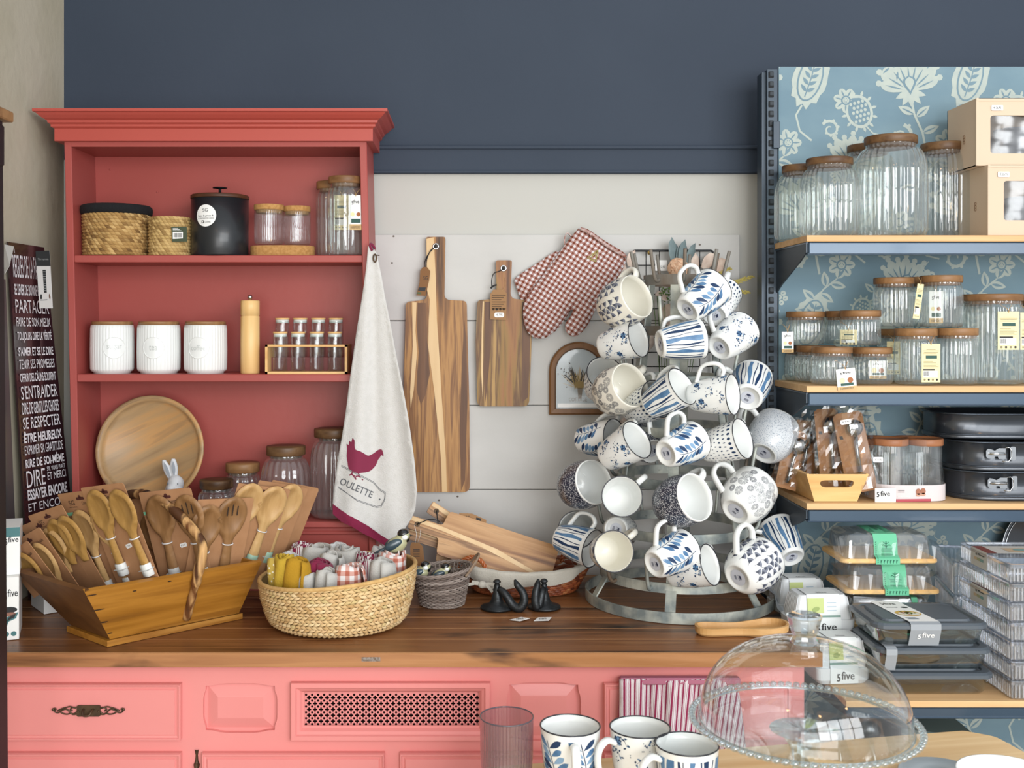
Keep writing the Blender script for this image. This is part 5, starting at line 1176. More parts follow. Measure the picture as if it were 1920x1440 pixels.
# ------------------------------------------------------------------ cast iron cleat hooks
IRON = M('cast_iron', '#26282a', .42, .65, col2='#35383a', vs=(60, 60, 60), bmp=.3, bs=200)
for px, lab, flip, yy in ((932, 'left', 1, 2.225), (1020, 'right', -1, 2.23)):
    c = V(((px-CX)*yy/F, yy, CT+.001)); s = S(yy); t = thing('cast_iron_hook', 'dark cast iron cleat hook with round base, %s of the pair on the counter' % lab, 'hook', c, 'cast iron hooks')
    mb = MB(); mb.lathe([(0, 0), (.033, 0), (.035, .002), (.034, .005), (.018, .010), (.0125, .018), (.0105, .028), (.008, .033), (.0085, .04), (.006, .044), (.0065, .048), (.0045, .052), (.008, .0545), (.008, .057), (.004, .0605), (0, .061)], c, 32); mb.build('pedestal', IRON, t)
    mb = MB(); k = flip if flip > 0 else -.35
    pts = smooth_open([c+V((.004*k, -.006, .042)), c+V((.016*k, -.014, .034)), c+V((.032*k, -.02, .012)), c+V((.046*k, -.024, .007)), c+V((.055*k, -.024, .02)), c+V((.053*k, -.022, .038)), c+V((.042*k, -.018, .052)), c+V((.036*k, -.016, .064))], 5)
    n = len(pts); mb.tube(pts, [.0068+.0028*sin(PI*min(1, i/n*1.2)) if i < n-5 else .007*(n-i)/6+.001 for i in range(n)], 10); mb.build('hook_arm', IRON, t)
    mb = MB(); q = W(974 if flip > 0 else 1017, 1150, 2.14); q.z = CT+.002
    mb.prism([(-.02, -.004), (.0, -.016), (.021, 0.0), (.004, .012)] if flip > 0 else [(-.018, -.012), (.012, -.014), (.019, .009), (-.008, .011)], lambda u, v, d: q+V((u, v, .001-d+u*.05)), .0006)
    for i in range(6): mb.poly([(-.006+i*.0025, -.006), (-.005+i*.0025, -.006), (-.005+i*.0025, .004), (-.006+i*.0025, .004)], lambda u, v: q+V((u, v, .0016+u*.05)), 1)
    mb.build('price_label', [WHITE, BLACK], t)
# ------------------------------------------------------------------ oven mitts, framed picture, hanging towel
GNG = uvpat('brown_gingham', None, 92, True, 92, cols=('#cfcdd0', '#a58079', '#74402f'))
def pillow(pts, Y, th, mat, label, cat, name, step=6, ang=35, group=None, par=None, nm=None, k=4, hem=None):
    o_ = smooth_closed(pts, k); vs, tr, ds = sheet(o_, step); s = S(Y); ca, sa = cos(rad(ang)), sin(rad(ang)); mb = MB(); fr = []; bk = []; uv = []
    for v, d in zip(vs, ds):
        h = th*min(1, d/22)**.55*(1+.10*sin(v[0]*.11+v[1]*.05)+.08*sin(v[1]*.13-v[0]*.04)); p = W(v[0], v[1], Y)
        fr.append(p+V((0, -h, 0))); bk.append(p+V((0, .3*h, 0))); x, z = v[0]*s, v[1]*s; uv.append((x*ca+z*sa, -x*sa+z*ca))
    mb.add(fr, tr, 0, True, uv); mb.add(bk, [f_[::-1] for f_ in tr], 0, True, uv)
    if par: return mb.build(nm, mat, par)
    t = thing(name, label, cat, W(pts[0][0], pts[0][1], Y), group); mb.build('mitt_shell', mat, t); return t
back = pillow([(1052, 470), (1010, 492), (968, 520), (967, 535), (976, 560), (985, 578), (1000, 620), (1035, 625), (1062, 595), (1080, 560), (1100, 500)], 2.512, .012, GNG, 'brown gingham oven mitt behind the other mitt on the plank wall', 'oven mitt', 'oven_mitt', ang=28, group='gingham oven mitts')
frt = pillow([(1092, 427), (1106, 432), (1135, 452), (1165, 470), (1174, 480), (1170, 500), (1150, 535), (1120, 575), (1104, 606), (1090, 624), (1076, 631), (1063, 624), (1060, 608), (1070, 592), (1074, 581), (1066, 584), (1052, 606), (1032, 628), (1014, 635), (995, 629), (984, 610), (981, 580), (990, 553), (1030, 500), (1060, 458), (1083, 430)], 2.49, .016, GNG, 'brown gingham oven mitt with small gold leaf mark, in front of its pair', 'oven mitt', 'oven_mitt', ang=33, group='gingham oven mitts')
mb = MB(); mb.tube(smooth_open([W(1088, 428, 2.478), W(1110, 440, 2.474), W(1140, 462, 2.474), W(1174, 482, 2.478)], 6), .0038, 8); mb.build('cuff_hem', M('gingham_hem', '#8f5e50', .9, col2='#c9b9b6', vs=(160, 160, 160)), frt)
mb = MB()
for a, b in (((1101, 484), (1121, 469)), ((1101, 484), (1117, 491)), ((1121, 469), (1117, 491)), ((1106, 484), (1119, 474)), ((1108, 485), (1117, 487))): mb.tube([W(*a, 2.4725), W(*b, 2.4725)], .0011, 6)
mb.build('gold_mark', M('gold_thread', '#a79d5c', .5), frt)
mb = MB(); mb.strip(smooth_open([W(1083, 458, 2.50), W(1068, 440, 2.498), W(1062, 438, 2.498), W(1058, 452, 2.50), W(1062, 470, 2.50)], 5), (0, 1, 0), .012, .002); mb.build('hanging_loop', M('gingham_hem', '#8f5e50'), back)

t = thing('arched_picture', 'small arched wooden picture frame with dried bouquet on the plank wall', 'picture', W(1085, 778, 2.51)); Yp = 2.508
def arch(x0, x1, ytop, yb, n=20):
    r = (x1-x0)/2; cx = (x0+x1)/2; return [(cx+r*cos(PI*i/n), ytop+r-r*sin(PI*i/n)) for i in range(n+1)]+[(x0, yb), (x1, yb)]
fo = lambda u, v, d=0: W(u, v, Yp)+V((0, d, 0))
A0 = arch(1030, 1142, 641, 778); A1 = arch(1033, 1139, 644, 775); A2 = arch(1040, 1132, 652, 767); A3 = arch(1043, 1129, 654.5, 767-.5)
mb = MB(); mb.loft([[fo(*p, .018) for p in A0], [fo(*p, .003) for p in A0], [fo(*p, 0) for p in A1], [fo(*p, .001) for p in A2], [fo(*p, .008) for p in A3]], cap=(False, False)); mb.build('frame', wood('brown_frame', ['#5a3c24', '#74502f', '#6a4829'], 2, 50, 12), t)
PICW = M('picture_paper', '#a9b3b8', .7, col2='#b9c2c6', vs=(9, 9, 9)); mb = MB(); fp = lambda u, v, d=0: W(u, v, Yp)+V((0, .0075+d, 0))
mb.poly(A3, fp, 0); mb.poly([(1046, 757), (1126, 757), (1126, 764), (1046, 764)], lambda u, v: fp(u, v, -.0002), 4)
for i in range(90):
    a = -PI/2+R_.gauss(0, .42); L = R_.uniform(18, 44); x0, y0 = 1086+R_.gauss(0, 3), 728+R_.gauss(0, 2)
    mb.poly(leafp(x0, y0, a, L, R_.uniform(1.2, 3.2), 4), lambda u, v: fp(u, v, -.0003-.000006*i), 1+i % 3)
for i in range(26): mb.poly(ell(1066+R_.gauss(0, 7), 700+R_.gauss(0, 10), 1.8, 1, 6, R_.uniform(0, 3)), lambda u, v: fp(u, v, -.0009), 2)
mb.poly(ell(1088, 722, 10, 7, 14), lambda u, v: fp(u, v, -.001), 3); mb.poly([(1083, 728), (1093, 728), (1091, 748), (1085, 748)], lambda u, v: fp(u, v, -.001), 5)
put_text(mb, 'COTTAGE', lambda u, v: fp(u, v, -.0013), 1067, 753, 1101, 746, 5)
mb.build('picture', [PICW, M('dry_straw', '#b7a68a', .8), M('dry_dark', '#3f3a33', .8), M('dry_gold', '#8f7a4c', .8), WHITE, M('grey_brown', '#7d7468', .8)], t)
mb = MB(); mb.poly(A3, lambda u, v: fp(u, v, -.004)); mb.build('pane', glass('picture_glass', '#fbfbfb', .02, .3, .08), t)

# hanging linen towel
YT = 2.335
outl = [(690, 462), (687, 500), (681, 545), (669, 620), (655, 720), (649, 770), (642, 815), (634, 860), (628, 905), (624, 942), (625, 962), (641, 977), (662, 987), (680, 998), (700, 1008), (725, 1023), (736, 1014), (748, 1002), (760, 990), (772, 972), (779, 955), (782, 920), (778, 870), (772, 825), (766, 785), (757, 735), (744, 670), (733, 610), (722, 555), (714, 510), (707, 476), (699, 463)]
def fold(u, v):
    k = max(0, (v-470)/550); cx = 697+k*10; q = (u-cx)/(14+k*75)
    return YT+.012-.010*k+.010*sin(q*3.2+.6)*(.3+k)+.006*sin(q*7.5+1+k*1.5)*(.25+k*.8)-.012*k*(q > 0)*q+.02*k*k*abs(q)*.3
def ft(u, v, d=0): Y = fold(u, v); return W(u, v, Y)+V((0, d, 0))
t = thing('hen_towel', 'grey linen tea towel with burgundy hen hanging on the right hutch post', 'towel', W(700, 465, YT))
vs, tr, ds = sheet(outl, 7); mb = MB(); mb.add([ft(*v) for v in vs], tr, 0, True)
def bandf(v): return v[1] > 940+(v[0]-625)*.715
mb.build('cloth', [LINEN, BURG], t).modifiers.new('thickness', 'SOLIDIFY').thickness = .0015
mb = MB()
bo = [(624.5, 944), (640, 956), (665, 971), (690, 985), (715, 1003), (735, 1015), (725, 1024), (700, 1009), (680, 999), (662, 988), (641, 978), (624.5, 963)]
vs, tr, ds = sheet(bo, 5); mb.add([ft(v[0], v[1], -.0042) for v in vs], tr, 0, True); mb.build('burgundy_hem', BURG, t)
hen = [(651, 842), (650, 832), (654, 834), (655, 826), (659, 829), (661, 821), (665, 826), (665, 835), (667, 843), (676, 846), (686, 852), (692, 854), (702, 849), (708, 844), (714, 842), (717, 844), (718.5, 849), (719, 855), (715, 853), (713, 857), (709, 862), (706, 870), (700, 878), (692, 884), (680, 886), (670, 887), (661, 884), (654, 878), (652, 868), (650, 855)]
mb = MB(); hs_ = smooth_closed(hen, 2); vs, tr, ds = sheet(hs_, 5); mb.add([ft(v[0], v[1], -.0022) for v in vs], tr, 0, True)
g = lambda u, v: ft(u, v, -.0022)
for p in ([(661, 884), (659, 890)], [(660, 888), (655, 891)], [(660, 888), (668, 899), (666, 894)], [(659, 889), (666, 893)], [(672, 886), (674, 893), (672, 893)], [(673, 892), (681, 900)], [(673, 892), (667, 893)]):
    for q in stroke(p, 2.2): mb.poly(q, g, 0)
fr_ = [(640, 874), (700, 905), (712, 919), (722, 925), (721, 935), (714, 948), (705, 949), (670, 937), (634, 914)]
for off in (0, 2.2):
    ff = [(x+off*(.3 if x > 700 else .1), y-off*(1 if y < 930 else -1)) for x, y in fr_]
    for q in stroke(dense(ff, 4), .9): mb.poly(q, g, 1)
def gt(u, v): c, s_ = cos(rad(24)), sin(rad(24)); return g(637+u*c-v*s_, 902+u*s_+v*c)
put_text(mb, 'OULETTE', gt, 1, 5, 67, -8, 1, .01); mb.poly(ell(712, 936, 1.8, n=8), g, 1)
mb.build('hen_print', [M('burgundy_ink', '#7a2440', .9), M('grey_ink', '#5c5e62', .9)], t)
mb = MB(); mb.tube(smooth_open([W(698, 470, 2.345), W(694, 462, 2.345), W(696, 457, 2.35), W(703, 466, 2.345)], 5), .003, 6); mb.build('hanging_loop', BURG, t)
mb = MB(); mb.tube([W(703, 484, 2.345)+V((.005*cos(a)*.7, 0, .0085*sin(a))) for a in [2*PI*i/18 for i in range(18)]], .0018, 6, closed=True); mb.tube([W(696, 477, 2.37), W(711, 479, 2.335)], .0011, 6)
tag(mb.build('brass_hook', M('aged_brass', '#4a3a2c'), None, W(703, 484, 2.345)), 'small brass ring hook holding the hen towel on the post', 'hook')

# striped towel over the drawer
t = thing('striped_towel', 'burgundy and white striped towel hanging over the drawer by the counter end', 'towel', W(1280, 1275, 1.94))
STV = uvpat('red_white_stripe', [(0, '#8d3150'), (.33, '#cfc6c8'), (.48, '#9b4a66'), (.54, '#d4cfd0'), (.80, '#9b4a66'), (.86, '#d4cfd0'), (.94, '#d4cfd0')], 112)
o2 = [(1162, 1274), (1180, 1272), (1190, 1274), (1200, 1272), (1240, 1274), (1290, 1274), (1340, 1272), (1365, 1280), (1385, 1300), (1392, 1350), (1400, 1415), (1300, 1420), (1158, 1416), (1159, 1360), (1162, 1310)]
vs, tr, ds = sheet(o2, 6); mb = MB(); ff = lambda u, v: W(u, v, BF-.022-.006*sin((u-1160)*.075+(v-1270)*.004)-.004*sin(u*.21+1)-(v-1270)*.00005)
mb.add([ff(*v) for v in vs], tr, 0, True, [((v[0]+(1170-v[0])*(.10*(1-(v[1]-1270)/150)))*S(1.94)+.00, v[1]*S(1.94)) for v in vs])
mb.build('cloth', STV, t).modifiers.new('thickness', 'SOLIDIFY').thickness = .002
mb = MB(); mb.box(W(1162, 1272, BF-.026), W(1385, 1279, BF-.008), 0, .003); mb.build('folded_edge', M('fold_pink', '#a8687c', .9), t)

# ------------------------------------------------------------------ wire grid with flowers behind the mug stand
YW = 2.508; t = thing('wire_grid', 'black wire wall grid with clipped flowers behind the mug stand', 'wall grid', W(1262, 740, YW)); mb = MB(); f = lambda u, v, d=0: W(u, v, YW)+V((0, d, 0))
mb.tube(smooth_closed([(0, 0)]*0+[(p.x, p.z) for p in []], 1) or [f(*p) for p in rrect(1186, 470, 1337, 742, 5, 4)], .0026, 8, closed=True)
for i in range(1, 6): mb.tube([f(1186+i*25.2, 470), f(1186+i*25.2, 742)], .0011, 5)
for j in range(1, 10): mb.tube([f(1186, 470+j*27.2, .0015), f(1337, 470+j*27.2, .0015)], .0011, 5)
mb.build('grid', BLKM, t); mb = MB(); mb.ball(f(1217, 474, -.003), .005, seg=10, rings=8); mb.build('screw', M('gold_screw', '#a88c4a', .3, .8), t)
mb = MB(); mb.prism([(1228, 488), (1250, 488), (1250, 508), (1228, 508)], lambda u, v, d: f(u, v, -.004+d), .0006); put_text(mb, '€ 12,95', lambda u, v: f(u, v, -.0046), 1232, 503, 1246, 498, 1); mb.build('price_label', [WHITE, BLACK], t)
def petal(mb, c, n_, size, mi=0, cup=.3, wid=.8):
    z = V(n_).normalized(); x = z.orthogonal().normalized(); y = z.cross(x); vs = []; N_ = 6
    for i in range(N_):
        for j in range(5):
            u = i/(N_-1); v = j/4*2-1; vs.append(V(c)+z*size*u*(1-.15*abs(v))+x*size*wid*.5*v*sin(PI*(.15+.8*u)*.9)+y*size*cup*(v*v*.4+u*u*.5-.2))
    mb.add(vs, [(i*5+j, i*5+j+1, (i+1)*5+j+1, (i+1)*5+j) for i in range(N_-1) for j in range(4)], mi)
t = thing('flower_spray', 'spray of artificial peach peony with grey leaves in the wire grid', 'artificial flowers', W(1270, 640, 2.48))
mb = MB(); cc = W(1272, 503, 2.475)
def shell(mb, c, d, r, ang, n=6):
    d = V(d).normalized(); x = d.orthogonal().normalized(); y = d.cross(x); vs = [V(c)+d*r]; 
    for j in range(1, n+1):
        for i in range(18):
            q = ang*j/n*(1+.12*cos(3*i*PI/9)); a = 2*PI*i/18; vs.append(V(c)+(d*cos(q)+(x*cos(a)+y*sin(a))*sin(q))*r*(1+.10*(j/n)**3))
    fs = [(0, 1+i, 1+(i+1) % 18) for i in range(18)]+[(1+(j-1)*18+i, 1+j*18+i, 1+j*18+(i+1) % 18, 1+(j-1)*18+(i+1) % 18) for j in range(1, n) for i in range(18)]
    mb.add(vs, fs)
mb.ball(cc, (.021, .018, .020))
for k in range(20):
    a = k*2.4; e = .35+k*.055; shell(mb, cc, (cos(a)*sin(e), -cos(e), sin(a)*sin(e)*.9), .0195+.0028*((k*7) % 5)/5+.0015, .62-.012*k)
mb.build('peony', M('peach_petal', '#d3a583', .7, col2='#e3c4a6', vs=(120, 120, 120)), t)
mb = MB()
for x, y, a, L in ((1272, 500, 102, .062), (1280, 500, 84, .056), (1290, 500, 72, .05), (1276, 500, 90, .045)):
    petal(mb, W(x, y, 2.49), (cos(rad(a)), -.15, sin(rad(a))), L*1.15, cup=.15, wid=.62)
mb.build('grey_leaf', M('grey_green_leaf', '#667577', .75, col2='#748485', vs=(60, 60, 60)), t)
for x, y, a, L in ((1172, 505, 120, .045), (1165, 510, 160, .04), (1182, 500, 70, .04), (1240, 600, 40, .05), (1245, 595, -30, .05), (1248, 612, -60, .05), (1252, 560, 170, .035), (1222, 625, -100, .05), (1320, 505, 50, .045), (1338, 510, 40, .042), (1330, 520, 10, .045), (1308, 500, 100, .04), (1230, 790, -30, .04), (1190, 790, 200, .04), (1195, 775, 250, .045), (1258, 535, -20, .035), (1150, 515, 200, .03)):
    mb = MB(); petal(mb, W(x, y, 2.50), (cos(rad(a)), -.25, sin(rad(a))), L, cup=.4, wid=.9); mb.build('blush_petal', M('blush_petal', '#c8b2a4', .8, col2='#d9c8ba', vs=(70, 70, 70)), t)
mb = MB()
for x0, y0, a, L in ((1330, 545, 18, .105), (1335, 550, 2, .085), (1330, 530, 34, .06)):
    o_ = W(x0, y0, 2.485); d = V((cos(rad(a)), 0, sin(rad(a)))); up = V((-sin(rad(a)), 0, cos(rad(a)))); mb.tube([o_, o_+d*L], .0006, 4)
    for i in range(70):
        q = R_.uniform(.2, 1); b = o_+d*L*q; s_ = 1 if i % 2 else -1; ln = .022*(1-q*.75)*R_.uniform(.6, 1.1)
        e = b+d*ln+up*s_*ln*.5+V((0, R_.uniform(-.006, .006), 0)); mb.strip([b, e], up, .0022, .0006)
mb.build('pampas_plume', M('yellow_pampas', '#a99a4c', .9, col2='#c1b36a', vs=(200, 200, 200)), t)
mb = MB()
for i in range(60): 
    c = W(R_.gauss(1252, 9), R_.gauss(545, 12), 2.495); mb.ball(c, .0022, seg=6, rings=4)
for i in range(14): mb.tube([W(1225+i*7, 560+R_.uniform(-10, 10), 2.50), W(1240+i*4, 735, 2.50)], .0009, 4)
mb.build('foliage', M('green_foliage', '#3f5a2c', .7, col2='#5f7a3c', vs=(90, 90, 90)), t)

# ------------------------------------------------------------------ galvanised mug stand
RC = V((.441, 2.303, CT+.001)); TI = [(.966, .168), (1.061, .147), (1.1665, .130), (1.272, .114), (1.379, .101), (1.483, .088), (1.591, .074)]
t = thing('mug_stand', 'tiered round galvanised bottle drying rack used as a mug stand on the counter', 'mug rack', RC)
def ring(z, r, wd, th, name, mat, wob=0):
    mb = MB(); mb.strip([V((RC.x+r*cos(a), RC.y+r*sin(a), z+wob*sin(2*a))) for a in [2*PI*i/72 for i in range(72)]], (0, 0, 1), wd, th, closed=True); return mb.build(name, mat, t)
ring(RC.z+.0115, .2, .022, .003, 'base_ring', GALV)
for i, (z, r) in enumerate(TI): ring(z, r, .020 if i < 6 else .022, .003, 'tier_ring', GALV if i < 5 else RUST, .0)
for k in range(6):
    a = rad(-106+60*k); mb = MB(); pts = [V((.197, RC.z+.012))]+[V((r-.003, z)) for z, r in TI]
    mb.strip([V((RC.x+p.x*cos(a), RC.y+p.x*sin(a), p.y)) for p in pts], (-sin(a), cos(a), 0), .021, .003); mb.build('upright_strap', GALV, t)
STAND = t
MUGCYL = []

# ------------------------------------------------------------------ mugs
HANDLE = {}
def mug_raw(big):
    if big: return [(0, .003), (.024, .003), (.026, 0), (.029, .001), (.036, .007), (.045, .022), (.0505, .042), (.0512, .058), (.0495, .075), (.0475, .088), (.0468, .0915), (.045, .0915), (.0475, .075), (.0488, .058), (.048, .042), (.042, .022), (.03, .009), (0, .006)]
    return [(r*1.1, z) for r, z in [(0, .003), (.020, .003), (.021, 0), (.0235, .001), (.0262, .006), (.0305, .025), (.0335, .045), (.0355, .065), (.0366, .082), (.0372, .0885), (.0355, .0885), (.0345, .08), (.033, .06), (.0305, .04), (.0275, .022), (.022, .010), (0, .008)]]
def mug_profile(big):
    r = mug_raw(big); mid = [(p.x, p.y) for p in smooth_open([(a, b, 0) for a, b in r[3:10]], 4)]
    return r[:3]+mid+r[10:]
NO = 24                                     # outer wall segments after smoothing
def rad_at(prof, z):
    o_ = prof[3:3+NO+1]
    for a, b in zip(o_, o_[1:]):
        if a[1] <= z <= b[1]: return a[0]+(b[0]-a[0])*(z-a[1])/(b[1]-a[1]+1e-9)
    return o_[0][0] if z < o_[0][1] else o_[-1][0]
INKN = M('mug_navy_ink', '#1f3657', .4, spec=.3); INKB = M('mug_blue_ink', '#45698f', .4, spec=.3, col2='#5e83a6', vs=(60, 60, 60)); INKL = M('mug_light_blue_ink', '#7d9dbb', .4, spec=.3)
INKG = M('mug_grey_ink', '#434856', .45, spec=.3); INKS = M('mug_soft_grey', '#747987', .45, spec=.3); DKC = M('mug_dark_rim', '#22242c', .3, coat=.4)
def pat(kind, mb, f, U, H, rg):
    """draw the glaze pattern: u around (0..U metres), v up (0..H)"""
    if kind == 'stripes':
        u = 0; k = 0; ws = [.0085, .003, .0012, .0070, .0018, .0055, .0012]
        while u < U-.006:
            w_ = ws[k % 7]; pts = [(u+w_/2+.0012*sin(v*90+k*2), v) for v in [.006+(H-.012)*i/10 for i in range(11)]]
            nn_ = max(1, int(w_/.003))
            for m_ in range(nn_):
                W_ = lambda t_: w_*(1+.25*sin(t_*9+k))/nn_
                pp_ = [(x+(m_+.5-nn_/2)*W_(j/10), y) for j, (x, y) in enumerate(pts)]
                for q in stroke(pp_, lambda t_: W_(t_)*1.02): mb.poly(q, f, 2 if k % 7 in (0, 3) else 1)
            u += w_+[.0052, .0045, .0052, .0058, .005, .006, .005][k % 7]; k += 1
    elif kind == 'leaf':
        st_ = [(.0, .5), (U*.2, .45), (U*.4, .55), (U*.6, .45), (U*.8, .5)]
        for i, (u0, _) in enumerate(st_):
            dn = i % 2; pts = [(u0+.006*sin(v*50)+.004*i % .005, v) for v in [.008+(H-.016)*j/7 for j in range(8)]]
            for q in stroke(dense(pts, .003), .0012): mb.poly(q, f, 1)
            for j in range(1, 7):
                x, y = pts[j]
                for sg in (-1, 1):
                    a = PI/2-sg*.95 if not dn else -PI/2+sg*.95
                    L = .0265*(.85+.2*sin(j)); mi_ = (2, 3, 2, 1)[(i+j+(sg > 0)) % 4]
                    for q in leafq(x+sg*.0012, y, a, L, .0082): mb.poly(q, f, mi_)
    elif kind == 'floral':
        for i in range(19):
            x, y = U*(i+.5)/19+rg.uniform(-.004, .004), (.02, .055, .075, .038)[i % 4]+rg.uniform(-.006, .006)
            if i % 3 == 0:
                for k in range(6): a = k*PI/3+i; mb.poly(leafp(x, y, a, .0072, .005, 4, 1), f, 1 if k % 2 else 2)
                mb.poly(ell(x, y, .0018, n=6), f, 1)
            pts = [(x, y), (x+.006, y+.006), (x+.011, y+.004), (x+.014, y-.004)]
            for q in stroke(pts, .0005): mb.poly(q, f, 1)
            for k, (a, b) in enumerate(pts):
                for m_ in range(3): an = rg.uniform(0, 6.28); mb.poly(leafp(a+rg.uniform(-.003, .003), b+rg.uniform(-.003, .003), an, rg.uniform(.003, .0058), .0024, 3), f, 1 if m_ else 2)
            for k in range(5): mb.poly(ell(x+rg.uniform(-.009, .009), y+rg.uniform(-.012, .012), .0008, n=5), f, 1)
    elif kind == 'dash':
        for r, (z, hh, w_, n) in enumerate(((.078, .0075, .004, 26), (.066, .0055, .0018, 30), (.055, .0045, .0028, 28), (.045, .0035, .0020, 26), (.036, .0035, .0012, 30), (.027, .0032, .0028, 22), (.018, .0022, .0022, 22), (.011, .0015, .0030, 18))):
            for i in range(n): x = U*(i+.5)/n; mb.poly(ell(x, z+rg.uniform(-.0005, .0005), w_*.55*(1+.2*rg.random()), hh*.5*(1+.3*rg.random()), 7, rg.uniform(-.15, .15)), f, 1)
    elif kind == 'fan':
        nr = 8
        for r in range(nr):
            z = .012+r*(H-.018)/nr; n = 13
            for i in range(n):
                x = U*(i+(.5 if r % 2 else 0))/n; a0 = PI/2+(.5 if (i+r) % 2 else -.6)+rg.uniform(-.2, .2); c, s_ = cos(a0), sin(a0); L = .0120
                P_ = [(0, 0)]+[(L*cos(q)*.95, L*sin(q)*.95) for q in [-.62+1.24*k/6 for k in range(7)]]
                psheet(mb, [(x+p*c-q*s_, z+p*s_+q*c) for p, q in P_], lambda u, v: f(u, v, .0001), .0034, 3 if i % 2 else 2)
                P2 = [(0, 0)]+[(L*.6*cos(q), L*.6*sin(q)) for q in [-.5+1.0*k/4 for k in range(5)]]
                psheet(mb, [(x+p*c-q*s_, z+p*s_+q*c) for p, q in P2], lambda u, v: f(u, v, .0004), .0034, 1)
                for q in stroke([(x, z), (x-c*.004, z-s_*.004)], .0006): mb.poly(q, f, 1)
    elif kind == 'dandelion':
        pl = []
        for k in range(600):
            x, y = rg.uniform(.009, U-.009), rg.uniform(.012, H-.010); r = rg.choice((.0098, .0088, .0075, .006))
            if all((x-a)**2+(y-b)**2 > (r+c)**2*.95 for a, b, c in pl): pl.append((x, y, r))
        for x, y, r in pl:
            for ring_ in range(1, 6):
                n = 6*ring_
                for i in range(n):
                    a = 2*PI*i/n+ring_*.4+rg.uniform(-.08, .08); rr = r*ring_/5.2; mb.poly(leafp(x+rr*cos(a), y+rr*sin(a), a+rg.uniform(-.4, .4), r*.2, .0013, 2), f, 1)
SPK = {'darkdots': speckle('white_dots_on_navy', '#262d3e', '#c9cbd0', 400, .36), 'lightdots': speckle('blue_dots_on_white', '#c3c7cb', '#5f7286', 430, .30)}
MUGM = {}
def mug_meshes(kind, big, rim, cream, H0):
    key = (kind, big, rim, cream)
    if key in MUGM: return MUGM[key]
    rg = random.Random(len(MUGM)*7+3); pr = mug_profile(big); gl = CERI if cream else CERA
    outer = SPK.get(kind, gl); no = 9 if not big else 9
    mb = MB(); mis = ([0, 0, 0]+[4]*NO+[0]*30)[:len(pr)-1]
    if rim: mis[3+NO] = 5
    mb.lathe(pr, seg=56, mis=mis)
    if rim: mb.tube([V((pr[3+NO][0]*.985*cos(a), pr[3+NO][0]*.985*sin(a), pr[3+NO][1]+.0003)) for a in [2*PI*i/56 for i in range(56)]], .0011, 6, mi=5, closed=True)
    U = 2*PI*(.037 if not big else .049); H = .086
    def f(u, v, e=0):
        a = 2*PI*u/U+.35; z = v; r = rad_at(pr, z)+.00035+e; return V((r*cos(a), r*sin(a), z))
    pat(kind, mb, f, U, H, rg)
    mats = [gl, INKG if kind in ('fan', 'dandelion') else INKN, INKS if kind == 'fan' else INKB, INKS if kind == 'fan' else INKL, outer, DKC]
    body = mb.build('body', mats, None, (0, 0, 0))
    mb = MB(); R1 = .0500 if big else .0405; o = .034 if big else .026
    pts = smooth_open([V((R1-.0013, 0, .074)), V((R1+o*.45, 0, .079)), V((R1+o*.9, 0, .070)), V((R1+o, 0, .052)), V((R1+o*.75, 0, .034)), V(((.0312 if not big else .042)+o*.22, 0, .021)), V((.0312 if not big else .042, 0, .018))], 5)
    n0 = len(mb.v); mb.tube(pts, [.0052 if big else .0043]*len(pts), 10)
    for i in range(n0, len(mb.v)): mb.v[i].y *= 1.45
    hd = mb.build('handle', gl, None, (0, 0, 0))
    mb = MB(); zb = .0024; rb = .017 if big else .0135; ff = lambda u, v, e=0: V((u, v, zb-e)); mb.poly(ell(0, 0, rb, n=24), ff, 0)
    for i in range(7): mb.poly([(-.004+i*.0013, -.008), (-.0033+i*.0013, -.008), (-.0033+i*.0013, -.003), (-.004+i*.0013, -.003)], lambda u, v: ff(u, v, .0003), 1)
    mb.poly(ell(0, .006, .005, .0025, 8), lambda u, v: ff(u, v, .0003), 1); put_text(mb, '7,95', lambda u, v: ff(-u, v, .0003), -.006, 0, .006, .003, 1)
    stk = mb.build('base_sticker', [M('sticker_grey', '#c2c6d0', .4), M('sticker_ink', '#343a52', .5)], None, (0, 0, 0))
    for o_ in (body, hd, stk): COL.objects.unlink(o_)
    MUGM[key] = (body, hd, stk); return MUGM[key]
def place_mug(kind, Mx, label, big=False, rim=True, cream=False, sticker=False, group='patterned mugs hanging on the stand'):
    b, h, s_ = mug_meshes(kind, big, rim, cream, 0); t = thing('mug', label, 'mug', Mx.to_translation(), group); t.rotation_mode = 'QUATERNION'; t.rotation_quaternion = Mx.to_quaternion(); t.scale = Mx.to_scale()
    for src in (b, h)+((s_,) if sticker else ()):
        c = src.copy(); COL.objects.link(c); c.parent = t; c.location = (0, 0, 0)
    return t
def rackR(z):
    for (z0, r0), (z1, r1) in zip(TI, TI[1:]):
        if z0 <= z <= z1: return r0+(r1-r0)*(z-z0)/(z1-z0)
    return TI[0][1] if z < TI[0][0] else TI[-1][1]
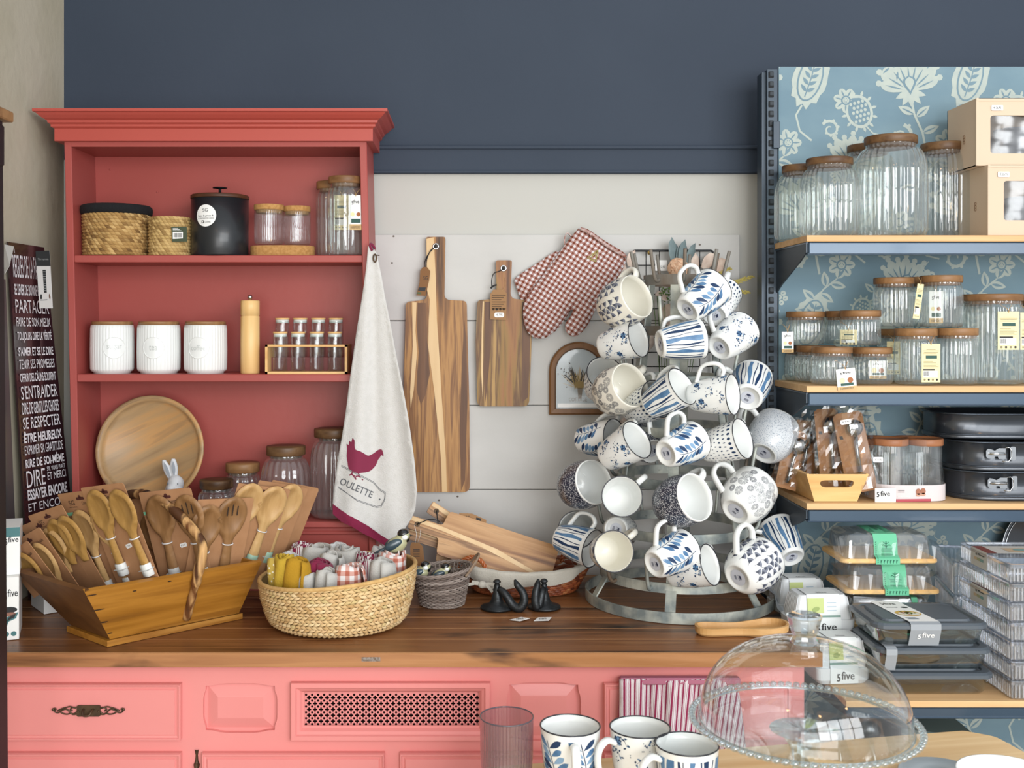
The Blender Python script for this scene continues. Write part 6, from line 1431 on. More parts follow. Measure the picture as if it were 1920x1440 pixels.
def hung(kind, rim_, base_, sign, hd, label, big=False, rim=True, cream=False, dY=0, k=1.0):
    mx, my = (rim_[0]+base_[0])/2, (rim_[1]+base_[1])/2; z = EYE-(my-CY)*2.17/F; R = rackR(z)+(.058 if not big else .064); Y = 2.2
    for _ in range(5):
        x = (mx-CX)*Y/F-RC.x; Y = RC.y-math.sqrt(max(R*R-x*x, .0008))
    Y += dY; H = .0905*k; s = S(Y); dx, dz = (rim_[0]-base_[0])*s, -(rim_[1]-base_[1])*s; L2 = dx*dx+dz*dz
    dy = sign*math.sqrt(max(H*H-L2, .0002)); ax = V((dx, dy, dz)).normalized(); c = W(mx, my, Y)-ax*H/2
    MUGCYL.append((c, ax, H, (.049 if big else .036)*k))
    Mx = frame(c, V((hd[0], hd[2] if len(hd) > 2 else 0, -hd[1])), ax) @ Matrix.Scale(k, 4); return place_mug(kind, Mx, label, big, rim, cream, sign > 0)
hung('fan', (1190, 556), (1140, 584), -1, (.5, -.8), 'large cream mug with grey fan pattern, top left of the stand', True, False, True)
hung('leaf', (1345, 535), (1284, 582), 1, (-.6, -.9), 'blue leaf mug hanging from the top tier right of centre', k=1.03)
hung('dash', (1362, 548), (1332, 592), 1, (.3, -.9), 'dashed mug peeking out behind the top leaf mug', dY=.06)
hung('floral', (1195, 633), (1133, 652), -1, (.2, -.3, 1), 'floral mug under the fan mug on the left of the stand')
hung('stripes', (1317, 634), (1234, 645), 1, (-.1, -.7, .7), 'blue striped mug lying sideways near the top centre of the stand', dY=-.015)
hung('floral', (1398, 617), (1342, 652), 1, (-.7, -.7), 'floral mug turned bottom out at the upper right of the stand')
hung('dash', (1131, 698), (1122, 735), -1, (.4, -.9), 'dashed mug half hidden behind the dandelion mug on the left', dY=.06)
hung('dandelion', (1177, 720), (1134, 748), -1, (.8, -.6), 'large cream dandelion mug facing out on the left of the stand', True, False, True)
hung('dash', (1228, 745), (1188, 775), -1, (.3, -.9), 'dashed mug mostly hidden behind the tilted striped mug', dY=.06)
hung('stripes', (1276, 722), (1222, 764), -1, (-.2, -.5, .9), 'tilted blue striped mug in the middle of the stand')
hung('floral', (1370, 738), (1300, 746), -1, (-.4, -.9), 'floral mug right of the tilted striped mug, opening to the right')
hung('stripes', (1420, 710), (1392, 744), 1, (-.9, -.3), 'blue striped mug showing its base at the right edge, fourth tier', k=1.05)
hung('leaf', (1150, 818), (1092, 828), -1, (-.1, -.6, .9), 'dark blue leaf mug at the left edge, middle tier', dY=.02)
hung('floral', (1192, 821), (1139, 862), -1, (-.2, -.3, 1), 'floral mug opening right in front of the dark leaf mug', dY=-.02)
hung('darkdots', (1190, 820), (1218, 842), 1, (0, -1), 'dark dotted mug only glimpsed behind the left floral mug', dY=.09, rim=False)
hung('leaf', (1308, 828), (1243, 848), 1, (-.3, -1), 'blue leaf mug with visible base in the centre of the stand', dY=-.01)
hung('dash', (1388, 819), (1325, 844), -1, (.1, -.4, .9), 'dashed blue mug right of the centre leaf mug')
hung('lightdots', (1466, 798), (1424, 848), 1, (-.8, -.5), 'large pale dotted mug with barcode base at the right edge', True, False)
hung('darkdots', (1110, 899), (1068, 922), -1, (.3, -.4, 1), 'large dark dotted mug at the left edge of the stand', True, False)
hung('stripes', (1161, 924), (1165, 945), -1, (.8, -.7), 'small mug facing the viewer beside the left dark dotted mug')
hung('darkdots', (1297, 927), (1248, 955), -1, (.3, -.5, .9), 'large dark dotted mug in the lower centre of the stand', True, False)
hung('dandelion', (1425, 914), (1372, 955), 1, (-.8, -.4), 'large white dandelion mug showing its base on the right', True, False)
hung('floral', (1078, 986), (1092, 1008), -1, (.9, .1), 'mug with dark rim half hidden behind the lower left striped mug', dY=.07)
hung('stripes', (1110, 1024), (1050, 1012), -1, (.3, -.9), 'blue striped mug lying sideways at the lower left of the stand')
hung('floral', (1146, 1025), (1134, 1042), -1, (.8, -.6), 'cream floral mug facing out at the lower left', cream=True, dY=-.03)
hung('dash', (1168, 1003), (1150, 985), 1, (.3, -1), 'dashed mug seen from its base behind the lower left mugs', dY=.09, k=.9)
hung('leaf', (1290, 1032), (1222, 1053), 1, (-.3, -1), 'blue leaf mug with base showing, lowest tier centre', dY=-.02)
hung('floral', (1328, 1053), (1262, 1080), -1, (0, -.3, 1), 'floral mug behind the lowest blue leaf mug', dY=.03)
hung('fan', (1440, 1052), (1376, 1078), 1, (-.2, -1), 'large white fan patterned mug showing its base at the lower right', True, False)
hung('stripes', (1464, 992), (1476, 1040), 1, (-.9, -.1), 'blue striped mug pointing upward at the lower right edge')

# pegs of the stand that stay clear of the mug walls
for i, (z, r) in enumerate(TI):
    n = 12 if i < 3 else 10 if i < 5 else 9
    for k in range(n):
        a = rad(-90+360/n*(k+.5*(i % 2)+.15*i)); e = V((cos(a), sin(a), 0)); b = V((RC.x, RC.y, z))+e*(r+.001)
        if sin(a) > .25 and i < 6 and k % 2: continue
        mb = MB(); h = .072 if i < 6 else .062; p = smooth_open([b+e*-.002, b+e*.008+V((0, 0, -.003)), b+e*.016+V((0, 0, .004)), b+e*.021+V((0, 0, .02)), b+e*.026+V((0, 0, h*.65)), b+e*.031+V((0, 0, h))], 3)
        if any(0 < (q-c0).dot(ax) < hh+.004 and ((q-c0)-ax*(q-c0).dot(ax)).length < rr for q in p for c0, ax, hh, rr in MUGCYL): continue
        mb.tube(p, .0037, 8); mb.build('peg', RUST if (i > 5 or R_.random() < .22) else GALV, STAND)

# ------------------------------------------------------------------ goods on the shop shelving
G = 'ribbed jars on the shop shelving'
def sj(px, top, bot, Y, zsh, lidp, bodyp, label, lid_h=13, zoff=None, lidm=LID, fl=30, sh=.12, neck=None, fa=.02):
    """jar by photograph pixels: bottom on the shelf, or on z when given"""
    z = zsh if zoff is None else zoff; H = (W(0, top, Y).z-z)/S(Y); return jar(px, Y, z, H, lidp, bodyp, label, lid_h, neck, sh, G, GLR, lidm, fl, fa=fa)
sj(1500, 311, 438, 2.33, Z1, 66, 92, 'large glass jar half hidden at the far left of the top shelf', sh=.27)
sj(1555, 298, 438, 2.235, Z1, 85, 106, 'large ribbed glass jar at the front left of the top shelf', sh=.27)
sj(1628, 273, 438, 2.34, Z1, 76, 98, 'large ribbed jar with dark lid directly behind the biggest top shelf jar', sh=.22)
sj(1670, 257, 438, 2.225, Z1, 95, 128, 'biggest ribbed glass jar with wooden lid in the centre of the top shelf', 15, sh=.24)
sj(1768, 270, 438, 2.30, Z1, 80, 100, 'large ribbed glass jar beside the pink boxes on the top shelf', 15, sh=.24)
# window boxes
BOXM = M('blush_box', '#cdb79f', .75); BOXS = M('blush_box_side', '#a98669', .8)
def winbox(xl, xf, yt, yb, Y, z0, label, wx0, wy0, wy1, sp):
    s = S(Y); a = W(xf, yt, Y); c = V((a.x+.1, Y+.08, z0)); t = thing('gift_box', label, 'box', c, 'pale pink window boxes')
    h = a.z-z0; wd = .25; dp = .135; mb = MB()
    f = lambda u, v, d=0: V((a.x+u, Y+d, z0+v)); x0 = (wx0-xf)*s; z1 = (yb-wy0)*s; z0_ = (yb-wy1)*s
    mb.polyh([[(0, 0), (wd, 0), (wd, h), (0, h)], rrect(x0, z0_, wd-x0, z1, .006, 4)], f); mb.box((a.x, Y+.001, z0), (a.x+.002, Y+dp, z0+h)); mb.box((a.x+wd-.002, Y+.001, z0), (a.x+wd, Y+dp, z0+h)); mb.box((a.x, Y+.001, z0), (a.x+wd, Y+dp, z0+.002)); mb.box((a.x, Y+dp-.002, z0), (a.x+wd, Y+dp, z0+h))
    mb.box((a.x+.0015, Y+.0, z0+h-.002), (a.x+wd, Y+dp, z0+h)); mb.box((a.x-.001, Y-.0015, z0+h-.006), (a.x+wd, Y, z0+h-.001)); mb.box((a.x-.0012, Y-.001, z0), (a.x+.004, Y+.002, z0+h)); mb.build('carton', BOXM, t)
    mb = MB(); vs = [f(x0-.003+(wd-2*x0+.006)*i/14, z0_-.003+(z1-z0_+.006)*j/8, .004+.003*sin(i*1.3+j*.9)*cos(j*1.1-i*.5)) for i in range(15) for j in range(9)]
    mb.add(vs, [(i*9+j, (i+1)*9+j, (i+1)*9+j+1, i*9+j+1) for i in range(14) for j in range(8)]); mb.build('film_window', glass('film_window', '#dcdee0', .10, .5, .22), t)
    mb = MB(); mb.box((a.x+.03, Y+.03, z0+.01), (a.x+.215, Y+.11, z0+.03), 0, .004); mb.lathe([(0, 0), (.02, 0), (.035, .02), (.04, .055), (.036, .055), (0, .02)], (a.x+.11, Y+.065, z0+.03), 24); mb.build('contents', M('grey_contents', '#8b8c90', .5), t)
    mb = MB(); mb.prism(rrect((sp[0]-xf)*s, (yb-sp[1])*s, (sp[0]-xf+22)*s, (yb-sp[1]+10)*s, .002, 3), lambda u, v, d: f(u, v, -.0022+d), .0006); put_text(mb, '€ 26,95', lambda u, v: f(u, v, -.0028), (sp[0]-xf+4)*s, (yb-sp[1]+2.5)*s, (sp[0]-xf+18)*s, (yb-sp[1]+7.5)*s, 1); mb.build('price_sticker', [WHITE, BLACK], t)
    mb = MB()
    for k in range(3): mb.tube([V((a.x-.0006, Y+.055+.004*cos(q), z0+h*.45+.006*k-.006+.003*sin(q))) for q in [2*PI*i/10 for i in range(10)]], .0005, 4, closed=True)
    mb.build('side_mark', M('pale_print', '#8a6a50', .8), t); return z0+h
zt_ = winbox(1812, 1853, 309, 438, 2.175, Z1, 'lower pale pink gift box with clear window on the top shelf', 1882, 335, 409, (1870, 328))
winbox(1795, 1831, 184, 306, 2.19, zt_+.0005, 'upper pale pink gift box with clear window stacked on another', 1857, 212, 283, (1858, 203))
# middle shelf jars
s2 = lambda px, Y: base(px, Y, Z2)
LW = LIDL
t, c, r = sj(1560, 650, 718, 2.205, Z2, 74, 78, 'low ribbed jar with a tag in front, lower front left of the second shelf', 12, lidm=LW); hangtag(t, 1569, 1605, 691, 731, 2.158, 'white', -6)
t, c, r = sj(1634, 651, 716, 2.215, Z2, 74, 76, 'low ribbed jar right of the front tagged jar on the second shelf', 12, lidm=LW); hangtag(t, 1630, 1662, 676, 710, 2.225, 'white')
sj(1530, 648, 716, 2.30, Z2, 72, 76, 'low ribbed jar behind the front tagged jar on the second shelf', 12, lidm=LW)
sj(1497, 647, 712, 2.355, Z2, 50, 50, 'low ribbed jar at the back left corner of the second shelf', 12)
zt1 = W(0, 650, 2.205).z
t, c, r = sj(1510, 584, 645, 2.325, Z2, 70, 70, 'small ribbed jar stacked at the left end of the second shelf', 11, zoff=W(0, 648, 2.30).z+.0005, lidm=LW); hangtag(t, 1466, 1488, 622, 661, 2.29, 'white')
t, c, r = sj(1613, 582, 648, 2.245, Z2, 74, 72, 'small ribbed jar stacked on the low front jars of the second shelf', 12, zoff=zt1+.0005, lidm=LW); hangtag(t, 1575, 1607, 618, 646, 2.252, 'cream')
sj(1575, 583, 645, 2.325, Z2, 54, 54, 'small ribbed jar stacked behind, with lid beside another stacked lid', 12, zoff=W(0, 648, 2.30).z+.0005, lidm=LW)
t, c, r = sj(1717, 616, 716, 2.205, Z2, 76, 76, 'medium ribbed jar with cream tag in the middle of the second shelf', 14, lidm=LW); hangtag(t, 1728, 1763, 645, 717, 2.162, 'cream')
sj(1794, 615, 716, 2.205, Z2, 75, 74, 'medium ribbed jar right of the cream tagged one on the second shelf', 14, lidm=LW)
t, c, r = sj(1680, 617, 712, 2.32, Z2, 66, 64, 'medium ribbed jar behind the cream tagged jar on the second shelf', 12, lidm=LW); hangtag(t, 1663, 1688, 640, 702, 2.275, 'cream')
zt2_ = W(0, 616, 2.205).z+.0005
sj(1676, 521, 612, 2.255, Z2, 73, 73, 'ribbed jar stacked on the middle jars, left one of the upper pair', 12, zoff=zt2_, lidm=LW)
t, c, r = sj(1765, 517, 613, 2.215, Z2, 75, 75, 'ribbed jar with tag inside view, right one of the stacked upper pair', 13, zoff=zt2_, lidm=LW); hangtag(t, 1742, 1768, 546, 606, 2.215, 'white'); hangtag(t, 1716, 1728, 532, 598, 2.20, 'cream', 8)
sj(1725, 520, 612, 2.33, Z2, 60, 60, 'ribbed jar hidden at the back of the stacked upper pair', 12, zoff=zt2_, lidm=LW)
t, c, r = sj(1861, 552, 716, 2.225, Z2, 106, 104, 'tall ribbed jar with large cream price tag at the right', 13, lidm=LW, fl=34); hangtag(t, 1871, 1911, 584, 656, 2.165, 'cream')
t, c, r = sj(1960, 556, 716, 2.24, Z2, 90, 100, 'tall ribbed jar cut off by the right edge of the picture', 13, lidm=LW, fl=34); hangtag(t, 1913, 1945, 586, 656, 2.18, 'cream')
sj(1825, 556, 712, 2.345, Z2, 70, 70, 'tall ribbed jar behind the big tagged jar at the right', 13)

# third shelf: bamboo tray with scoops, canister set, springform tins
def px_on(px, Y): return (px-CX)*Y/F
t = thing('bamboo_tray', 'flared bamboo tray with handle slot holding packed scoops on the third shelf', 'tray', base(1575, 2.24, Z3))
Yf = 2.172; z0, z1 = Z3, W(0, 889, Yf).z; fb = lambda px, z, Y: V((px_on(px, Y), Y, z))
FA, FB, FC, FD = fb(1527, z0+.001, Yf+.006), fb(1607, z0+.001, Yf+.006), fb(1629, z1, Yf-.002), fb(1512, z1, Yf-.002)
BA, BB, BC, BD = [V((p.x+o, 2.375+e, p.z)) for p, o, e in ((FA, -.008, -.01), (FB, 0, -.01), (FC, -.005, 0), (FD, -.006, 0))]
mb = MB(); fr = lambda u, v: FA.lerp(FB, u).lerp(FD.lerp(FC, u), v)
mb.polyh([[(0, 0), (1, 0), (1, 1), (0, 1)], rrect(.20, .52, .80, .78, .10, 4)], lambda u, v: fr(u, v)); mb.polyh([[(0, 0), (1, 0), (1, 1), (0, 1)], rrect(.20, .52, .80, .78, .10, 4)], lambda u, v: fr(u, v)+V((0, .006, 0)))
o_ = rrect(.20, .52, .80, .78, .10, 4); n_ = len(o_); vs = [fr(*p) for p in o_]+[fr(*p)+V((0, .006, 0)) for p in o_]; mb.add(vs, [(i, (i+1) % n_, n_+(i+1) % n_, n_+i) for i in range(n_)])
mb.loft([[FD, FC], [FD+V((0, .006, 0)), FC+V((0, .006, 0))]], cap=(False, False)) if 0 else mb.add([FD, FC, FC+V((0, .006, 0)), FD+V((0, .006, 0))], [(0, 1, 2, 3)], 0, False)
mb.build('front_board', BAMBX, t)
for P4, nm in (((FA, BA, BD, FD), 'side_board'), ((FB, BB, BC, FC), 'side_board'), ((BA, BB, BC, BD), 'back_board'), ((FA, FB, BB, BA), 'floor_board')):
    mb = MB(); cen = (FA+FB+BC+BD)/4; n3 = (P4[1]-P4[0]).cross(P4[3]-P4[0]).normalized(); n3 = n3 if n3.dot(cen-P4[0]) > 0 else -n3; mb.loft([list(P4), [p+n3*.005 for p in P4]]); mb.build(nm, BAMBX, t)
STEEL = M('polished_steel', '#9a9b9c', .18, 1.0); FILM2 = glass('crinkled_film', '#f7f7f7', .10, .55, .08, p=1.2)
def scoop(px, py, Y, ang, label, head=True, cw=.055, hpy=None):
    c = W(px, py, Y); t = thing('wrapped_scoop', label, 'scoop', c, 'kraft cards with steel scoops in the bamboo tray'); a = rad(ang); R3 = Matrix.Translation(c) @ Matrix.Rotation(-a, 4, 'Y') @ Matrix.Rotation(rad(-8), 4, 'X')
    z_b = -(c.z-(Z3+.012))/max(cos(a), .6)*.98; f = lambda u, v, d=0: R3 @ V((u, d, v)); w2 = cw/2
    mb = MB(); mb.prism([(-w2, z_b), (w2, z_b), (w2, -.004), (w2-.008, .002), (-w2+.008, .002), (-w2, -.004)], lambda u, v, d: f(u, v, d), .001); mb.poly([(-w2+.006, -.045), (-w2+.012, -.045), (-w2+.013, -.052), (-w2+.006, -.051)], lambda u, v: f(u, v, -.0005), 1); mb.build('kraft_backing', [KRAFT, BLACK], t)
    mb = MB(); mb.ball(f(.006, -.032, -.012), (.0165, .010, .0175)); mb.tube([f(.006, -.05, -.008), f(.003, z_b*.45, -.008), f(0, z_b*.9, -.006)], [.004, .0032, .0048], 10); mb.tube([f(.006, -.028, -.018), f(-.008, -.04, -.02), f(.006, -.05, -.014)], .0015, 6); mb.build('steel_scoop', STEEL, t)
    mb = MB(); NU, NV = 9, 16; vs = []
    for i in range(NU):
        for j in range(NV):
            u = (i/(NU-1)-.5)*(cw+.02); v = z_b*.96+(.025-z_b*.96)*j/(NV-1); e = 1-abs(i/(NU-1)-.5)*2; vs.append(f(u, v, -.006-.026*min(1, e*1.6)-.0035*noise.noise(V((i*.9+px, j*.8, 1)))*2))
    mb.add(vs, [(i*NV+j, (i+1)*NV+j, (i+1)*NV+j+1, i*NV+j+1) for i in range(NU-1) for j in range(NV-1)], 0, False); mb.build('cellophane_bag', FILM2, t)
    return t, f
t, f = scoop(1588, 775, 2.225, 9, 'front kraft card with shiny steel scoop and price label in the bamboo tray', cw=.062)
mb = MB(); mb.prism(rrect(-.028, -.026, -.006, -.016, .003, 3), lambda u, v, d: f(u, v+.004, -.034+d), .0006); put_text(mb, '€ 9,95', lambda u, v: f(u, v+.004, -.0346), -.024, -.023, -.010, -.019, 1); mb.build('price_label', [WHITE, BLACK], t)
scoop(1548, 768, 2.26, 3, 'kraft scoop card second from the right in the bamboo tray', cw=.05)
scoop(1510, 790, 2.30, -6, 'dark kraft scoop card third from the right in the bamboo tray', cw=.05)
scoop(1494, 808, 2.27, -14, 'kraft scoop card low at the left in the bamboo tray', cw=.045)
scoop(1484, 830, 2.335, -20, 'leftmost kraft scoop card at the tray back', cw=.04)
def superell(cx, cy, a, b, n=48, e=.45):
    return [(cx+a*abs(cos(q))**e*(1 if cos(q) > 0 else -1), cy+b*abs(sin(q))**e*(1 if sin(q) > 0 else -1)) for q in [2*PI*i/n for i in range(n)]]
# canister gift set
c = base(1689, 2.255, Z3); t = thing('canister_set', 'shrink wrapped set of glass canisters with wooden lids and white band', 'canister set', c)
s = S(2.255); z1 = W(0, 825, 2.2).z
for i, (dx, dy) in enumerate([(-.036, -.035), (.036, -.035), (-.036, .035), (.036, .035)]):
    mb = MB(); h = z1-Z3-.006*(i > 1)+.004; cc = c+V((dx, dy, 0)); mb.lathe([(0, .004), (.030, .004), (.033, .008), (.033, h-.016)], cc, 120, flute=(40, .012)); mb.build('canister_glass', THG, t)
    mb = MB(); mb.lathe([(0, h-.016), (.035, h-.016), (.036, h-.014), (.036, h-.003), (.034, h-.001), (.033, h-.003), (0, h-.003)], cc, 40); mb.build('wooden_lid', wood('reddish_lid', ['#7a4a30', '#94603f', '#a26e4a'], 0, 60, 16), t)
mb = MB(); z2, z3 = 0, W(0, 822, 2.2).z-Z3; b0 = superell(c.x, c.y, .077, .075, 56, .6); b1 = superell(c.x, c.y, .071, .07, 56, .6)
mb.loft([[V((x, y, Z3+.002)) for x, y in b0], [V((x, y, Z3+.045)) for x, y in b0], [V((x, y, Z3+z3*.75)) for x, y in b1], [V((x, y, Z3+z3-.002)) for x, y in b1]], cap=(False, False), smooth=True); mb.build('shrink_film', FILM, t)
b2_ = superell(c.x, c.y, .0785, .0765, 56, .6)
mb = MB(); mb.loft([[V((x, y, Z3+.001)) for x, y in b2_], [V((x, y, Z3+.034)) for x, y in b2_]], cap=(False, False)); mb.build('paper_band', M('band_pinkish', '#cfc6c6', .6), t)
Yb2 = c.y-.0775; g = lambda px, py, d=0: W(px, py, Yb2)+V((0, d-.0008, 0)); mb = MB()
mb.poly([(1640, 915), (1679, 915), (1679, 942), (1640, 942)], lambda u, v: g(u, v, -.001), 1); put_text(mb, '5', lambda u, v: g(u, v, -.0018), 1643, 932, 1648, 922, 2, .02); put_text(mb, 'five', lambda u, v: g(u, v, -.0018), 1650, 930, 1668, 920, 2, .01)
mb.poly([(1680, 936), (1745, 935), (1745, 940), (1680, 941)], g, 3); put_text(mb, 'ESSENTIALS', g, 1684, 932, 1706, 930, 1); mb.poly(ell(1722, 922, 4.5, 6, 12), g, 4); mb.poly(ell(1731, 921, 4.5, 6, 12), g, 4); mb.poly(ell(1722, 928, 4.5, 3, 12), g, 5); mb.poly(ell(1731, 927, 4.5, 3, 12), g, 5)
for k in range(2): mb.poly([(1684, 919+3*k), (1696, 919+3*k), (1696, 920+3*k), (1684, 920+3*k)], g, 2)
put_text(mb, 've', lambda u, v: W(u, v, c.y-.072)+V((0, -.002, 0)), 1620, 928, 1628, 921, 2, .02)
mb.poly(rrect(1637, 857, 1656, 867, 3, 3), lambda u, v: W(u, v, 2.178), 1); put_text(mb, '€ 9,95', lambda u, v: W(u, v, 2.1775), 1641, 865, 1653, 860, 2)
mb.build('band_print', [M('band_pinkish', '#cfc6c6'), WHITE, BLACK, M('band_red', '#a8404c', .6), M('lid_print', '#9a6248', .6), M('jar_print', '#b98a72', .6)], t)
# springform tins
TIN = M('dark_nonstick', '#34383e', .28, .5, coat=.3); TINR = M('tin_rim', '#444a52', .22, .7)
def tin(cx, cy, a, b, z0, h, label, name='springform_tin', latch=None, rimw=.004):
    c = V((cx, cy, z0)); t = thing(name, label, 'cake tin', c, 'dark springform tins'); mb = MB()
    rg = [(1.0, 0), (1.005, .002), (1.005, .008), (.985, .010), (.985, h-.004), (1.0, h-.002), (1.005, h), (.99, h+.001), (.97, h), (.97, .01)]
    mb.loft([[V((x, y, z0+z)) for x, y in superell(cx, cy, a*k, b*k, 60, .62)] for k, z in rg], cap=(True, True), smooth=True); mb.build('tin_wall', TIN, t)
    mb = MB(); mb.tube([V((x, y, z0+h)) for x, y in superell(cx, cy, a*1.003, b*1.003, 60, .62)], .0022, 6, closed=True); mb.tube([V((x, y, z0+.009)) for x, y in superell(cx, cy, a*1.0, b*1.0, 60, .62)], .0016, 6, closed=True); mb.build('rolled_rim', TINR, t)
    if latch:
        yf = cy-b-.001; f = lambda u, v, d=0: V((px_on(latch[0], yf)+u, yf-.002+d, W(0, latch[1], yf).z+v)); mb = MB()
        mb.prism([(-.040, -.006), (-.036, -.010), (-.025, -.010), (-.022, -.006), (-.016, -.006), (-.014, -.011), (0, -.011), (0, .011), (-.014, .011), (-.022, .006), (-.03, .009), (-.036, .010), (-.040, .006)], lambda u, v, d: f(u, v, d-.004), .0015, bev=0)
        mb.tube([f(-.034, 0, -.006), f(-.002, 0, -.007)], .0028, 8); mb.prism(rrect(.010, -.014, .021, .014, .003, 3), lambda u, v, d: f(u, v, d-.003), .002)
        mb.tube([f(-.002, .012, -.006), f(.006, .013, -.007), f(.011, .006, -.007), f(.011, -.006, -.007), f(.004, -.016, -.007), f(-.008, -.015, -.006)], .0012, 6); mb.build('latch', M('bright_steel', '#b7b9bb', .15, 1), t)
    return t
xa = px_on(1762, 2.28)
tin(xa+.14, 2.29, .14, .105, Z3+.0005, .058, 'lower dark springform tin with bright latch on the third shelf', latch=(1886, 905))
tin(xa+.139, 2.29, .14, .105, Z3+.0615, .058, 'upper dark springform tin with bright latch stacked on another tin', latch=(1883, 850))
tin(px_on(1733, 2.32)+.165, 2.305, .165, .082, Z3+.123, .052, 'wide dark glossy cake tin on top of the springform tins', 'cake_tin')

# ------------------------------------------------------------------ lowest shelf
# butter boards with clear domes
GRB = M('green_band', '#5fb38c', .6)
def rr3(x0, y0, x1, y1, r, z): return [V((x, y, z)) for x, y in rrect(x0, y0, x1, y1, r, 4)]
for i, (pl, pr_, pyf, lab) in enumerate(((1578, 1761, 1055, 'top'), (1586, 1765, 1113, 'second'), (1590, 1762, 1175, 'third'))):
    Y = 2.10+.004*i; z = W(0, pyf+2, Y).z; x0, x1 = px_on(pl, Y), px_on(pr_, Y); t = thing('domed_board', 'wrapped bamboo board with clear rectangular dome and green paper band, %s of the stack' % lab, 'butter dish', V(((x0+x1)/2, Y+.06, z)), 'stack of domed bamboo boards')
    mb = MB(); mb.loft([rr3(x0+.002, Y+.002, x1-.002, Y+.128, .012, z), rr3(x0, Y, x1, Y+.13, .012, z+.002), rr3(x0, Y, x1, Y+.13, .012, z+.007), rr3(x0+.002, Y+.002, x1-.002, Y+.128, .012, z+.009)]); mb.build('bamboo_base', BAMBX, t)
    mb = MB(); h = .0535; A_ = .009; mb.loft([rr3(x0+A_, Y+.010, x1-A_, Y+.122, .014, z+.009), rr3(x0+A_+.003, Y+.014, x1-A_-.003, Y+.118, .014, z+h*.8), rr3(x0+A_+.007, Y+.018, x1-A_-.007, Y+.114, .012, z+h-.001), rr3(x0+A_+.012, Y+.023, x1-A_-.012, Y+.109, .01, z+h)], cap=(False, True), smooth=False); mb.build('clear_dome', glass('acrylic_dome', '#f4f5f6', .10, .5, .04, '#ffffff', .04), t)
    mb = MB(); NX, NY = 12, 3; vs = []
    for a in range(25):
        q = a/24; k = abs(2*q-1)
        for j, (yy, zz) in enumerate(((Y-.001, z+.002), (Y+.012-.0, z+.03+.01*(1-k)), (Y+.03, z+h+.002-.02*k**4), (Y+.1, z+h+.002-.02*k**4))): vs.append(V((x0-.012+(x1-x0+.02)*q, yy+.002*sin(a*2.1+j), zz+.002*sin(a*1.7+j*2))))
    mb.add(vs, [(a*4+j, (a+1)*4+j, (a+1)*4+j+1, a*4+j+1) for a in range(24) for j in range(3)], 0, False); mb.build('wrap_film', FILM, t)
    xb = px_on((1642, 1659, 1715)[i], Y); wb = (.047, .047, .012)[i]; mb = MB(); pth = [(Y-.0025, z-.001), (Y-.0025, z+.011), (Y+.009, z+.016), (Y+.012, z+h*.8), (Y+.018, z+h+.002), (Y+.11, z+h+.002)]
    mb.add([V((x, y+.0, zz)) for y, zz in pth for x in (xb, xb+wb)], [(2*k, 2*k+1, 2*k+3, 2*k+2) for k in range(5)], 0, False)
    if i < 2:
        def bf(u, v):
            T = v*(.011+.02+.035); pts = [V((0, Y-.003, z))]+[V((0, y-.0008, zz)) for y, zz in pth[1:4]]; ls = [(b-a).length for a, b in zip(pts, pts[1:])]; L = v*sum(ls)
            for a, b, l in zip(pts, pts[1:], ls):
                if L <= l: p = a.lerp(b, L/l); break
                L -= l
            else: p = pts[-1]
            return V((xb+u*wb, p.y-.0004, p.z))
        for q in stroke([(.52, .72), (.52, .98)], .03): mb.poly(q, bf, 1)
        for a, b, c_2, d_2 in ((.52, .78, .38, .86), (.52, .78, .66, .86), (.52, .88, .40, .95), (.52, .88, .64, .95), (.40, .86, .34, .82), (.64, .86, .7, .82)):
            for q in stroke([(a, b), (c_2, d_2)], .02): mb.poly(q, bf, 1)
        for q in stroke([(.28, .70), (.78, .70)], .012): mb.poly(q, bf, 1)
        for k in range(6): mb.poly([(.3, .66-.035*k-.04*(k > 2)), (.78-.08*(k % 2), .66-.035*k-.04*(k > 2)), (.78-.08*(k % 2), .65-.035*k-.04*(k > 2)), (.3, .65-.035*k-.04*(k > 2))], bf, 1)
        for k in range(12): 
            for q in stroke([(.06, .05+.08*k), (.11, .09+.08*k)], .02): mb.poly(q, bf, 1)
        for k in range(6):
            for q in stroke([(.2+.13*k, .03), (.2+.13*k, .16)], .02): mb.poly(q, bf, 1)
            for q in stroke([(.2+.13*k, .10), (.25+.13*k, .15)], .02): mb.poly(q, bf, 1)
    mb.build('paper_band', [GRB, M('green_print', '#1c5a46', .7)], t)
    if i == 2:
        mb = MB(); mb.poly([(1600, 1118), (1684, 1122), (1684, 1160), (1600, 1160)], lambda u, v: W(u, v, 2.135)); mb.build('white_insert', M('insert_white', '#b9bcc0', .5), t)
z_ = W(0, 1177, 2.108).z
t = thing('domed_board', 'lowest wrapped bamboo board of the domed stack, mostly hidden', 'butter dish', V((px_on(1675, 2.11), 2.17, Z4)), 'stack of domed bamboo boards'); x0, x1 = px_on(1592, 2.11), px_on(1765, 2.11)
mb = MB(); mb.loft([rr3(x0, 2.112, x1, 2.24, .012, Z4+.0005), rr3(x0, 2.112, x1, 2.24, .012, Z4+.009)]); mb.build('bamboo_base', BAMBX, t)
mb = MB(); mb.loft([rr3(x0+.01, 2.12, x1-.01, 2.23, .012, Z4+.0095), rr3(x0+.015, 2.126, x1-.015, 2.224, .012, z_-.002)], cap=(False, True)); mb.build('clear_dome', glass('acrylic_dome'), t)

